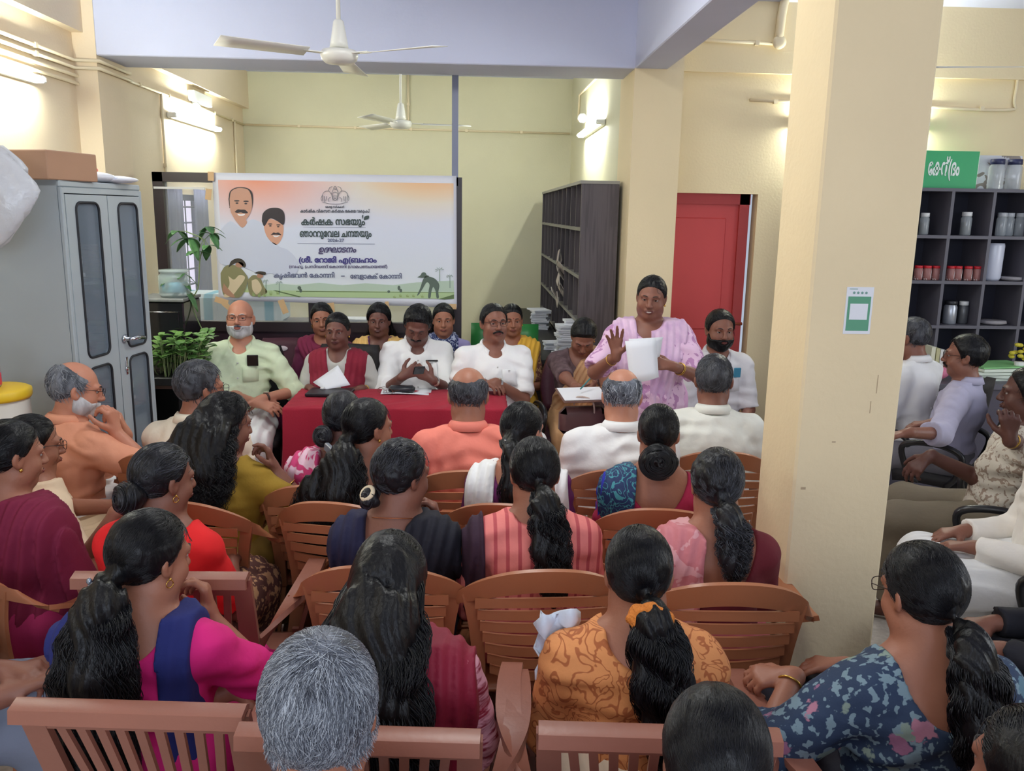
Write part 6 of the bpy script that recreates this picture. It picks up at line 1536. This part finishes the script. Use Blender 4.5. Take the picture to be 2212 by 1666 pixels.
for k in range(9): q.ell((-.036 + .009 * k, -.137 - .004 * math.sin(k), -.06 + .003 * math.sin(k * 2)), (.007, .006, .006), 8, 5)
q.build('hair_tie', mat('beaded_tie', (70, 56, 66), .2, pat='spots', cols=[(40, 34, 44), (214, 190, 196)], scale=50), P['root'], True, T=P['HT'])
P = person('A16', 'person in dark red blouse and pink sari beside the pillar', (1553, 971), 1.165, -2, True, SK_B, ('salt', 'pony', {'knot': (.005, -.115, -.06), 'path': [(.01, -.165, .46), (.015, -.175, .38), (.02, -.175, .30)], 'rad': [.032, .042, .042, .025], 'm': 700, 'wav': .014, 'freq': 10, 'lump': .009, 'thick': 0.0118, 'rough': .003, 'n': 1400, 'messy': 1.5}), dict(m=cloth('dark_red', (108, 26, 39)), sleeve=.9, neck=(.12, .20, .1, .06), name='blouse', hem=.6, folds=.0025), ('skirt', cloth('pink_silk_skirt', (208, 111, 115))),
    bands=[dict(x=-.125, back=-.22, front=.5, w=.075, grow=.16, m=mat('cloth_pink_silk', (204, 120, 128), .6, pat='spots', cols=[(206, 122, 130), (222, 160, 166)], scale=14, bump=.2), name='sari_drape', fold=.7, bottom=.46)], head=(-8, 6, 0), lean=3, det=1.2, bulk=1.0)
# --- third row
P = person('A17', 'person in magenta kurta and navy shawl with beaded clip and long hair', (325, 1104), 1.165, -4, True, SK_B, ('black', 'long', {'knot': (-.01, -.115, -.05), 'path': [(-.015, -.165, .47), (-.025, -.185, .36), (-.03, -.19, .24), (-.03, -.19, .13), (-.02, -.185, .04)], 'rad': [.032, .06, .085, .095, .085, .06], 'm': 1600, 'wav': .010, 'freq': 9, 'lump': .012, 'n': 2200, 'flat': .45, 'r': .0006, 'pr': .0008, 'thick': 0.0099}), dict(m=cloth('magenta', (219, 28, 123), bump=.2, bscale=40), sleeve=.98, neck=(.08, .10, .1, .06), name='kurta', hem=.42, folds=.004, bell=.012), ('pants', cloth('magenta2', (203, 24, 115))),
    bands=[dict(x=.105, back=.05, front=0, w=.033, grow=.0, m=cloth('navy_dupatta', (26, 35, 102)), name='dupatta', bottom=.46, arms=(), fold=.5), dict(x=-.175, back=-.02, front=0, w=.055, grow=.02, m=MATS['cloth_navy_dupatta'], name='dupatta', arms=(-1,), bottom=.46)], head=(-29, 8, 0), lean=4, det=1.4,
    armR=dict(px=(452, 1335, 2.03), wd=(-.1, .1, 1), wn=(-1, -.2, .2), curl=(.7, .9, 1, 1), thumb=.6, h=(.9, .1, -1)), armL=dict(px=(500, 1490, 1.93), wd=(.8, .4, -.3), wn=(0, 0, -1)))
earring(P, 1, None, 'loop')
q = MB()
for k in range(7): q.ell((-.034 + .012 * k, -.142 - .006 * math.sin(k * .9), -.050 + .007 * math.cos(k * 2.5)), (.0085, .006, .0085), 8, 6)
q.build('hair_clip', mat('crystal_clip', (150, 160, 176), .12, metal=.6), P['root'], True, T=P['HT'])
MB().tube([(-.045, -.075, .088), (-.005, -.09, .083)], .0022, 6).tube([(-.042, -.083, .083), (.0, -.085, .088)], .0022, 6).build('hair_pin', mat('silver_pin', (180, 184, 196), .2, metal=.9), P['root'], True, T=P['HT'])
P = person('A18', 'person in maroon printed dress with loose wavy hair down the back', (845, 1152), 1.155, -4, True, SK_B, ('black', 'long', {'knot': (0, -.035, .02), 'path': [(-.005, -.12, .48), (.0, -.185, .35), (.01, -.195, .22), (.035, -.195, .10), (.09, -.19, .02)], 'rad': [.075, .10, .105, .115, .12, .07], 'm': 2200, 'wav': .016, 'freq': 7, 'lump': .014, 'lumpf': 48, 'n': 2400, 'flat': .5, 'thick': 0.0124, 'r': .0006, 'pr': .0009}), dict(m=mat('cloth_maroon_streak', (150, 34, 60), .75, pat='streak', cols=[(140, 22, 52), (222, 160, 176)], scale=5, stretch=(3, 3, 14), bump=.2), sleeve=1.0, neck=(.08, .06, .1, .06), name='kurta', hem=.42, loose=.014), ('pants', cloth('maroon_pants', (143, 31, 61))),
    bands=[dict(x=.13, back=.10, front=0, w=.07, grow=.02, m=mat('cloth_maroon_dots', (136, 16, 48), .7, bump=.2, bscale=50), name='dupatta', arms=(1,), armf=.45, bottom=.46)], head=(-6, 8, 0), lean=4, det=1.4, bulk=1.05)
P = person('A19', 'person in orange printed kurta with an orange scrunchie', (1383, 1139), 1.155, -4, True, SK_B, ('black', 'pony', {'knot': (.01, -.118, -.055), 'path': [(.02, -.17, .47), (.03, -.19, .38), (.05, -.20, .27), (.075, -.20, .17), (.08, -.195, .10)], 'rad': [.028, .05, .06, .055, .045, .02], 'm': 1200, 'wav': .013, 'freq': 6, 'lump': .010, 'n': 2400, 'thick': 0.0093, 'r': .0006, 'pr': .0009}), dict(m=mat('cloth_orange_print', (206, 128, 74), .8, pat='vine', cols=[(224, 148, 90), (176, 98, 54)], scale=13, bump=.22), sleeve=1.25, loose=.014, neck=(.075, .07, .1, .06), name='kurta', hem=.40, folds=.005), ('pants', cloth('cream_pants', (234, 214, 186))), head=(-4, 6, 0), lean=4, det=1.4, bulk=1.1)
q = Field(*[np.arange(a, b, .005, dtype=np.float32) for a, b in ((-.06, .10), (-.23, -.11), (-.12, .02))])
for a in np.linspace(0, 6.28, 9): q.el((.018 + .036 * math.cos(a), -.178 + .006 * math.sin(3 * a), -.058 + .022 * math.sin(a)), (.018, .022, .018), .01)
X, Y, Z = q.grid(); q.F += .0035 * wob(X, Y, Z, 3, 200)
V, Q = surface(q); mesh_obj('scrunchie', V @ P['HT'][0].T + P['HC'], Q, mat('orange_fleece', (214, 126, 50), .9, bump=.8, bscale=120), P['root'])
P = person('A20', 'person in navy floral kurta and glasses in front of the pillar', (1995, 1174), 1.165, 4, True, SK_B, ('black', 'pony', {'knot': (.0, -.118, -.06), 'path': [(.0, -.17, .46), (.005, -.19, .37), (.01, -.195, .28), (.01, -.19, .22)], 'rad': [.03, .05, .062, .055, .03], 'm': 1200, 'wav': .008, 'freq': 6, 'lump': .008, 'n': 2400, 'thick': 0.0105, 'r': .0006, 'pr': .0009, 'messy': 1.5}), dict(m=mat('cloth_navy_floral', (44, 64, 96), .8, pat='floral', cols=[(40, 58, 86), (120, 144, 156), (176, 120, 140), (90, 124, 140), (150, 100, 130), (132, 150, 140)], scale=15, bump=.2), sleeve=1.35, loose=.014, neck=(.095, .14, .1, .06), name='kurta', hem=.40, folds=.005), ('pants', cloth('dark_pants', (39, 39, 52))), head=(8, 8, 0), lean=5, det=1.4, bulk=1.1, face=('glasses',),
    armL=dict(px=(1712, 1462, 1.84), wd=(-.9, .2, -.1), wn=(.1, .2, -1), curl=(.7, .8, .9, .9), h=(-.8, -.6, -.5)), armR=dict(px=(1830, 1440, 2.03), wd=(-1, .1, .05), wn=(0, 0, -1), h=(.8, .1, -.8)))
bangle(P, -1, 'bangle', gold, .03, .003); bangle(P, 1, 'bangle', mat('dark_bangle', (60, 40, 36), .4), .03, .004, .04, 3)
MB().tube(torus_pts((.0, -.150, -.085), .024, (1, 0, 0), (0, .3, .9), 18), .006, 8, False).build('hair_tie', mat('mauve_tie', (150, 90, 120), .6), P['root'], True, T=P['HT'])
# --- nearest row
P = person('A22', 'silver-haired person nearest the camera, seen from above behind', (688, 1376), 1.22, 2, False, SK_B, ('silver', 'short', {'thick': 0.0124, 'n': 9000, 'r': .0005, 'len': 1.25, 'messy': .55, 'lift': 1.6, 'rough': .001}), dict(m=cloth('faded_shirt', (186, 165, 165)), collar=1, sleeve=.9, hem=.42, loose=.012), ('dhoti', white_c), head=(0, 4, 0), lean=5, det=1.4)
P = person('A23', 'black-haired person at the bottom edge, only the head in view', (1552, 1494), 1.165, -2, True, SK_C, ('black', 'lowbun', {'n': 6000, 'r': .00055, 'len': 1.3, 'messy': .5, 'thick': 0.0112}), dict(m=cloth('dull_red', (132, 46, 57)), sleeve=.9, neck=(.085, .12, .1, .06), name='blouse', hem=.5), ('skirt', cloth('dull_red2', (128, 46, 59))), head=(-6, 4, 0), lean=5, det=1.4)
P = person('A25', 'dark-haired person cut off at the lower right corner', (2262, 1545), 1.155, 10, True, SK_C, ('black', 'lowbun', {'n': 1500}), dict(m=cloth('dark_blue_blouse', (46, 50, 78)), sleeve=.9, name='blouse', hem=.5, neck=(.085, .12, .1, .06)), ('skirt', cloth('dark_blue_skirt', (46, 50, 78))))
# --- people at the edges of the frame and beyond the pillar
def crown_px(p):
    c = MW.T @ (np.asarray(p, float) - CAM); return CX + F_PX * c[0] / c[2], CY - F_PX * c[1] / c[2]
P = person('A24', 'person in grey trousers at the left edge, only knees and hands in view', crown_px((-1.50, 1.98, 1.25)), 1.25, -64, False, SK_C, ('black', 'short', {}), dict(m=cloth('blue_grey_shirt', (120, 130, 150)), collar=1, sleeve=.9, hem=.42), ('trousers', cloth('grey_trousers', (118, 126, 144)), 1), lean=6, armR=dict(px=(20, 1500, 1.93), wd=(.75, .4, .2), wn=(.3, -.2, -1), curl=(.7, .7, .8, .8)), armL=dict(px=(5, 1450, 2.0), wd=(.8, -.1, .1), wn=(0, 0, -1), curl=(.7, .7, .8, .8)), knees={1: [(.10, .42, .52), (.12, .44, .10), (.13, .6, .04)], -1: [(.06, .44, .62), (.22, .55, .30), (.30, .66, .24)]})
P = person('R1', 'person in white shirt half hidden behind the pillar, facing away', (1972, 685), 1.30, 34, False, SK_C, ('darkgrey', 'short', {'n': 600, 'r': .0009}), dict(m=cloth('white_linen', (240, 240, 240), bump=.3, bscale=26), collar=1, sleeve=.9, loose=.014, hem=.42), ('dhoti', white_c), head=(0, 4, 0), lean=6)
P = person('R2', 'person in lavender grey shirt and glasses in profile before the jar shelves', (2095, 723), 1.25, 46, False, SK_C, ('black', 'short', {'n': 700, 'thick': 0.0099}), dict(m=cloth('lavender_grey', (184, 180, 203), bump=.3, bscale=26), collar=1, placket=1, sleeve=1.3, loose=.014, hem=.42, folds=.005), ('trousers', cloth('grey_lav', (121, 119, 128))), head=(10, 4, 0), lean=-2, face=('glasses', 'moustache'), fine=True,
    armL=dict(px=(1965, 935, 4.07), wd=(-1, .1, -.2), wn=(0, 0, -1)), armR=dict(px=(1972, 950, 4.12), wd=(-1, .2, -.1), wn=(0, 0, -1)))
P = person('R3', 'person in cream printed shirt and olive trousers with hand at the chin', (2232, 792), 1.25, 58, False, SK_E, ('black', 'short', {'n': 600}), dict(m=mat('cloth_cream_print', (206, 196, 182), .85, pat='spots', cols=[(212, 204, 190), (160, 140, 124)], scale=36, bump=.2), collar=1, sleeve=.8, loose=.018, hem=.44), ('trousers', cloth('olive', (119, 108, 91), bump=.2, bscale=26), 1), lean=-4, bulk=1.15, head=(-6, 8, 0), fine=True,
    armR=dict(px=(2172, 955, 3.09), wd=(-.15, 0, 1), wn=(.3, .8, .1), curl=(.8, .9, 1, 1), thumb=.5, wh=(.2, -.3, -1)), armL=dict(px=(2010, 985, 3.55), wd=(-.7, .1, -.7), wn=(-.5, .2, -.8), curl=(.4, .45, .5, .6), wh=(.8, .2, -.6)))
watch(P, 1, gold, gold)
P = person('R4', 'person in white mundu at the right edge, only the lap in view', crown_px((2.17, 2.88, 1.28)), 1.28, 70, False, SK_C, ('black', 'short', {}), dict(m=cloth('white_knit', (240, 234, 227), bump=.5, bscale=120), collar=1, sleeve=1.97, hem=.42), ('dhoti', cloth('white_mundu', (240, 240, 240), bump=.25, bscale=20), 1), lean=4)
P = person('R5', 'person in black clothes at the right edge, only the knees in view', crown_px((1.80, 2.10, 1.24)), 1.24, 64, True, SK_C, ('black', 'lowbun', {}), dict(m=cloth('black_top', (28, 28, 37)), sleeve=1.97, name='kurta', hem=.42), ('skirt', cloth('black_skirt', (26, 26, 35)), 1), lean=4)
# ---------------------------------------------------------------- chairs
brown_a = mat('brown_plastic', (172, 110, 76), .38, bump=.06, bscale=60, var=.05, vscale=5)
brown_b = mat('red_brown_plastic', (150, 98, 82), .38, bump=.06, bscale=60, var=.05, vscale=5)
def sheet_path(mb, C, Wv, th, n=6):
    """A band that follows the centre line C with half-width vectors Wv."""
    C = catmull(C, n); Wv = catmull(Wv, n)
    return mb.sheet([[c + w * k for k in (-1, -.4, .4, 1)] for c, w in zip(C, Wv)], th)
def chair_parts(t, m, kind):
    # seat
    G = []
    for i in range(9):
        v = i / 8.0; y = -.20 + .43 * v; row = []
        for j in range(9):
            u = j / 4.0 - 1; w = .205 + .025 * v
            row.append((u * w, y, .432 - .016 * (1 - u * u) * math.sin(math.pi * v) - .03 * max(0, v - .85) / .15 * 1.0))
        G.append(row)
    MB().sheet(G, .012).build('seat', m, t, True)
    b = MB()
    if kind == 'A':
        yb = lambda z: -.215 - .10 * (z - .43) / .4
        sheet_path(b, [(-.285, -.155, .665), (-.24, -.235, .735), (-.13, yb(.80) - .005, .795), (0, yb(.83) - .015, .812), (.13, yb(.80) - .005, .795), (.24, -.235, .735), (.285, -.155, .665)],
                   [(.022, -.018, .012), (.010, -.014, .028), (.002, -.012, .034), (0, -.012, .034), (-.002, -.012, .034), (-.010, -.014, .028), (-.022, -.018, .012)], .012)
        for s in (-1, 1):
            sheet_path(b, [(s * .215, -.245, .745), (s * .195, -.24, .64), (s * .185, -.225, .53), (s * .19, -.21, .43)], [(.022, 0, 0), (.02, 0, 0), (.02, 0, 0), (.024, 0, 0)], .014)
        for i in range(7):
            z = .735 - .036 * i; w = .20 - .008 * i; dip = .012
            P = [(u * w, yb(z) - .012 * (1 - u * u), z - dip * (1 - u * u) * (i - 1) * .35) for u in np.linspace(-1, 1, 9)]
            b.sheet([[np.array(p) + [0, .002, k] for k in (-.0135, 0, .0135)] for p in P], .008)
        b.build('backrest', m, t, True, 50)
        for s in (-1, 1):
            a = MB()
            sheet_path(a, [(s * .285, -.155, .665), (s * .302, -.06, .642), (s * .305, .06, .64), (s * .298, .17, .642), (s * .29, .215, .63), (s * .287, .225, .60)],
                       [(s * .022, -.018 * 1, .012), (s * .028, 0, .004), (s * .029, 0, 0), (s * .028, 0, 0), (s * .027, 0, 0), (s * .026, 0, 0)], .014)
            sheet_path(a, [(s * .287, .21, .62), (s * .268, .205, .54), (s * .235, .20, .44)], [(0, .028, 0), (0, .026, 0), (0, .03, 0)], .014)
            a.build('armrest', m, t, True, 50)
    else:
        yb = lambda z: -.215 - .16 * (z - .43) / .4
        zt = .815
        b.sheet([[(x, yb(zt) - dy, zt + dz) for x in (-.232, -.1, .1, .232)] for dy, dz in ((-.012, .0), (.0, .006), (.028, .0), (.030, -.02))], .012)
        b.sheet([[(x, yb(z), z) for x in (-.205 - .02 * (z - .6), -.1, .1, .205 + .02 * (z - .6))] for z in (.81, .79, .765)], .014)
        for s in (-1, 1):
            sheet_path(b, [(s * .212, yb(.81), .81), (s * .205, yb(.66), .66), (s * .195, yb(.5), .5), (s * .19, yb(.42), .42)], [(.024, 0, 0), (.026, 0, 0), (.03, 0, 0), (.03, 0, 0)], .016)
        for i in range(9):
            u = (i - 4) / 4.0
            b.sheet([[(u * (.165 - .05 * (.78 - z) / .33) + k, yb(z) + .004, z) for k in (-.0095, 0, .0095)] for z in (.785, .67, .56, .45)], .010)
        b.sheet([[(x, yb(z), z) for x in (-.19, 0, .19)] for z in (.475, .44)], .014)
        b.build('backrest', m, t, True, 50)
        for s in (-1, 1):
            a = MB()
            sheet_path(a, [(s * .222, yb(.60), .60), (s * .27, -.20, .645), (s * .295, -.06, .655), (s * .30, .08, .655), (s * .295, .20, .645), (s * .292, .235, .625)],
                       [(s * .006, .0, .026), (s * .022, 0, .014), (s * .03, 0, 0), (s * .03, 0, 0), (s * .028, 0, 0), (s * .027, 0, 0)], .014)
            sheet_path(a, [(s * .29, .215, .632), (s * .268, .205, .54), (s * .235, .20, .44)], [(0, .03, 0), (0, .028, 0), (0, .03, 0)], .014)
            a.build('armrest', m, t, True, 50)
    for sx in (-1, 1):
        for sy, x0, y0, x1, y1 in ((-1, .195, -.20, .235, -.285), (1, .228, .195, .262, .235)):
            q = MB()
            sheet_path(q, [(sx * x0, y0, .44), (sx * (x0 + x1) / 2, (y0 + y1) / 2 + sy * .004, .22), (sx * x1, y1, .0)], [(.026, 0, 0), (.022, 0, 0), (.019, 0, 0)], .014, 3)
            sheet_path(q, [(sx * (x0 + .02), y0 - sy * .02, .44), (sx * ((x0 + x1) / 2 + .016), (y0 + y1) / 2 - sy * .015, .22), (sx * (x1 + .012), y1 - sy * .012, .0)], [(0, .022, 0), (0, .02, 0), (0, .017, 0)], .012, 3)
            q.build('leg', m, t)
protoA = thing('plastic_chair', 'brown', 'chair'); chair_parts(protoA, brown_a, 'A')
protoB = thing('plastic_chair', 'brown', 'chair'); chair_parts(protoB, brown_b, 'B')
def stretch(t, k):
    for o in t.children:
        for v in o.data.vertices:
            if v.co.z > .43: v.co.z = .43 + (v.co.z - .43) * k
stretch(protoA, 1.10); stretch(protoB, 1.2)
used = set()
def seat_for(key, kind, label, dyaw=0, off=(0, .03)):
    off = (off[0] + {'A11': .15, 'A17': .13, 'A16': -.02}.get(key, 0), off[1] + {'A18': .05, 'A17': .03}.get(key, 0))
    dyaw = {'A11': 9}.get(key, dyaw)
    P = PEOPLE[key]; pr_ = protoA if kind == 'A' else protoB
    rz = P['yaw'] + math.radians(dyaw); p = P['loc'] + rotz(rz) @ np.array([off[0], off[1], 0]); p[2] = 0
    g = 'brown chairs with curved slatted backs' if kind == 'A' else 'red brown chairs with upright slats'
    if kind not in used:
        used.add(kind); pr_.location = p; pr_.rotation_euler = (0, 0, rz); pr_['label'] = label; pr_['group'] = g; return pr_
    return dup(pr_, p, rz, label, g)
for k, kd, l in (('A1', 'A', 'under the white-bearded person in peach'), ('A2', 'A', 'under the grey-haired person in cream shirt'), ('A3', 'A', 'under the person in pink floral sari'), ('A4', 'A', 'under the person in black with a grey clip'),
                 ('A5', 'A', 'under the person in salmon shirt'), ('A6', 'A', 'under the bald-topped person in white shirt'), ('A7', 'A', 'under the person in off-white shirt by the pillar'), ('A8', 'A', 'under the person in patterned scarf at the left'),
                 ('A9', 'A', 'under the person in maroon shawl at the left edge'), ('A10', 'A', 'under the curly-haired person in mustard'), ('A12', 'A', 'under the person in navy shawl with white hair tie'), ('A13', 'A', 'under the person in purple blouse and white shawl'),
                 ('A14', 'A', 'under the person in salmon pink striped kurta'), ('A15', 'A', 'under the person in crimson blouse'), ('A16', 'A', 'under the person in dark red blouse by the pillar')):
    seat_for(k, kd, 'brown plastic armchair ' + l)
for k, l in (('A11', 'under the person in bright red blouse'), ('A17', 'under the person in magenta kurta'), ('A18', 'under the person in maroon printed dress'), ('A19', 'under the person in orange printed kurta'), ('A20', 'under the person in navy floral kurta'),
             ('A22', 'under the silver-haired person nearest the camera'), ('A23', 'under the black-haired person at the bottom edge'), ('A24', 'under the person in grey trousers at the left edge'), ('A25', 'under the person cut off at the lower right corner')):
    seat_for(k, 'B' if k not in ('A24',) else 'A', 'red brown plastic armchair ' + l if k != 'A24' else 'brown plastic armchair ' + l)

# office chairs
off_black = mat('black_upholstery', (26, 24, 28), .7, bump=.15, bscale=90); off_pl = mat('black_chair_plastic', (34, 34, 38), .3)
maroon_ch = mat('maroon_upholstery', (72, 26, 44), .6, bump=.15, bscale=90)
def office_chair(label, loc, rz, m=off_black, high=.98, arms=True, group='office chairs', back=True):
    t = thing('office_chair', label, 'chair', (loc[0], loc[1], 0), rz, group)
    G = [[(u * (.235 + .01 * math.sin(3 * v)), -.22 + .46 * v, .45 - .012 * (1 - u * u) - .03 * max(0, v - .8) * 5 * .6) for u in np.linspace(-1, 1, 9)] for v in np.linspace(0, 1, 9)]
    MB().sheet(G, .06).build('seat', m, t, True)
    if back:
     G = [[(u * (.215 + .03 * math.sin(math.pi * v)) * (1 - .12 * v ** 3), -.25 - .10 * v + .035 * u * u, .54 + (high - .54) * v) for u in np.linspace(-1, 1, 9)] for v in np.linspace(0, 1, 9)]
     MB().sheet(G, .05).build('backrest', m, t, True)
     MB().box((-.03, -.30, .40), (.03, -.27, .62)).build('back_bracket', off_pl, t)
    if arms:
        for s in (-1, 1):
            MB().tube(catmull([(s * .24, -.05, .43), (s * .29, -.1, .5), (s * .30, -.12, .62), (s * .30, -.02, .665), (s * .30, .12, .66), (s * .29, .19, .61), (s * .27, .14, .46), (s * .24, .1, .43)], 6), .017, 8).build('armrest', off_pl, t, True)
    MB().lathe([(.05, .38), (.03, .37), (.026, .12), (.05, .11), (.05, .07)], 14).build('gas_lift', off_pl, t, True)
    q = MB()
    for k in range(5):
        a = 2 * math.pi * k / 5 + .3; c, s = math.cos(a), math.sin(a)
        q.tube([(0, 0, .10), (.15 * c, .15 * s, .095), (.27 * c, .27 * s, .07)], [.028, .022, .016], 8)
    q.build('star_base', off_pl, t, True)
    for k in range(5):
        a = 2 * math.pi * k / 5 + .3; R = rotz(a)
        MB().lathe([(.02, -.02), (.028, -.014), (.028, .014), (.02, .02)], 14, R @ np.array([.27, 0, .028]), R @ rotx(math.pi / 2)).build('caster', off_pl, t, True)
    return t
for k, l in (('P1', 'black office chair under the white-bearded person in pale green'), ('P2', 'black office chair under the person in maroon shawl'), ('P3', 'black office chair under the person with the phone'), ('P4', 'black office chair under the person in glasses at the table end'),
             ('R1', 'black office chair half hidden by the pillar'), ('R2', 'black office chair under the person in lavender grey shirt'), ('R3', 'black office chair under the person in olive trousers'), ('R4', 'black office chair under the person in white mundu'), ('R5', 'black office chair under the person in black clothes')):
    P = PEOPLE[k]; p = P['loc'] + P['Rz'] @ np.array([0, .0, 0]); office_chair(l, p, P['yaw'])
p = at_y(612, 745, 5.72)
for k, l in (('B1', 'dark maroon stool under the smiling person in maroon sari'), ('B2', 'dark maroon stool under the person in yellow sari'), ('B3', 'dark maroon stool under the person in blue scarf'), ('M5', 'dark chair under the bearded person by the red door'), ('S1', 'dark chair under the person in tan sari')):
    P = PEOPLE[k]; office_chair(l, P['loc'], P['yaw'], maroon_ch, .90, False, 'low dark chairs', k in ('M5', 'S1'))
t = office_chair('empty dark maroon chair between the panel and the partition', (p[0], 5.62), math.radians(180), maroon_ch, .97, False, 'low dark chairs')
q = MB().lathe([(.03, 0), (.034, .002), (.034, .004), (.001, .005)], 20, (0, 0, 0), None); o = q.build('emblem_patch', mat('white_emblem', (214, 200, 206), .5), t, True); o.location = (.05, -.30, .90); o.rotation_euler = (R90 + .2, 0, 0); o.scale = (1, .55, 1)
# green plastic chair behind the panel
P = PEOPLE['B4']; green_pl = mat('green_plastic', (44, 130, 62), .4)
gt = thing('plastic_chair', 'green plastic chair under the person in brown and yellow sari', 'chair', P['loc'] + P['Rz'] @ np.array([.06, .02, 0]), P['yaw'])
G = [[(u * .23, -.20 + .42 * v, .43) for u in np.linspace(-1, 1, 5)] for v in np.linspace(0, 1, 5)]
MB().sheet(G, .014).build('seat', green_pl, gt, True)
G = [[(u * .255, -.24 - .12 * v, .5 + .55 * v) for u in np.linspace(-1, 1, 7)] for v in np.linspace(0, 1, 7)]
MB().sheet(G, .014).build('backrest', green_pl, gt, True)
for sx in (-1, 1):
    for sy in (-1, 1): MB().tube([(sx * .2, sy * .18, .43), (sx * .22, sy * .22, 0)], .02, 8).build('leg', green_pl, gt, True)

# ---------------------------------------------------------------- things people hold
def sheet_paper(label, P4, m=paper, th=.0012, bow=.006, name='paper_sheet', n=6):
    P4 = [np.asarray(p, float) for p in P4]
    G = [[(P4[0] * (1 - u) + P4[1] * u) * (1 - v) + (P4[3] * (1 - u) + P4[2] * u) * v + np.array([0, -bow * math.sin(math.pi * u), 0]) for u in np.linspace(0, 1, n)] for v in np.linspace(0, 1, n)]
    o = MB().sheet(G, th).build(name, m, None, True); return tag(o, label, 'paper')
sheet_paper('white paper held by the person in maroon shawl at the table', [at_y(676, 826, 5.06), at_y(702, 842, 4.98), at_y(757, 832, 5.0), at_y(730, 789, 5.1)])
sheet_paper('front white sheet held by the standing speaker', [at_y(1350, 737, 4.02), at_y(1417, 730, 4.05), at_y(1423, 815, 4.0), at_y(1362, 829, 3.99)], bow=.02)
sheet_paper('rear white sheet held by the standing speaker, showing past the front one', [at_y(1358, 732, 4.05), at_y(1432, 728, 4.08), at_y(1425, 770, 4.07), at_y(1365, 800, 4.04)], bow=.012)
t = thing('phone', 'dark phone held by the person in white shirt at the table', 'phone', at_y(905, 800, 5.0), .3)
MB().box((-.034, -.006, -.034), (.034, .004, .034), R=rotx(.7), bev=.003).build('phone_body', gl_black, t); MB().lathe([(.004, 0), (.006, .002), (.001, .003)], 10, (.02, -.012, .018), rotx(R90 + .7)).build('camera_lens', chrome, t)
P = PEOPLE['P1']
def pocket_item(P, label, name, size, m, dx=0, up=.03):
    pk = np.array(P['root']['pk']) + [dx, .012, up]
    w = P['loc'] + P['Rz'] @ pk
    o = MB().box((-size[0], -.006, -size[1]), (size[0], .006, size[1]), R=P['Rz'] @ P['LM'], bev=.003).build(name, m); o.location = w; tag(o, label, name)
    return o
pocket_item(P, 'black phone in the pocket of the pale green shirt', 'phone', (.034, .034), gl_black)
pocket_item(PEOPLE['P3'], 'black pen clipped in the white shirt pocket at the table', 'pen', (.04, .005), gl_black, 0, .012)
pocket_item(PEOPLE['M5'], 'blue notebook in the grey shirt pocket by the red door', 'notebook', (.022, .03), mat('blue_cover', (60, 130, 160), .4), 0, .02)
c = at_y(1268, 852, 4.52); t = thing('clipboard', 'brown clipboard with white paper held by the person in tan sari', 'clipboard', c, .15)
Rb = rotx(.16)
MB().box((-.16, -.11, -.006), (.16, .11, 0), R=Rb, bev=.003).build('board', mat('brown_board', (104, 70, 60), .5), t)
MB().box((-.15, -.09, .001), (.1, .1, .004), R=Rb).build('paper', paper, t)
MB().tube([(-.04, .0, .03), (.03, .03, .09)], .004, 6).build('pen', mat('teal_pen', (60, 130, 130), .4), t, True)
c = at_y(1262, 892, 4.5); t = thing('handbag', 'brown handbag in the lap of the person in tan sari', 'bag', c, .1)
MB().box((-.14, -.04, -.13), (.13, .06, .035), bev=.035).build('bag_body', mat('brown_leather', (96, 64, 66), .45, bump=.2), t, True)
MB().tube(catmull([(-.06, 0, .05), (-.05, -.04, .1), (.03, -.05, .08), (.05, -.03, -.02), (.03, -.05, -.14)], 6), .005, 6).build('strap', mat('pale_strap', (190, 170, 160), .6), t, True)
# white handkerchief beside the orange kurta
c = at_y(1205, 1395, 1.84); G = [[(c[0] + .05 * u + .01 * math.sin(9 * v), c[1] + .02 * math.sin(5 * u + 3 * v), c[2] + .09 * v + .015 * math.sin(4 * u)) for u in np.linspace(-1, 1, 9)] for v in np.linspace(-1, 1, 9)]
tag(MB().sheet(G, .004).build('handkerchief', mat('white_hanky', (214, 222, 236), .8, bump=.3, bscale=30), None, True), 'white handkerchief held beside the orange printed kurta', 'handkerchief')
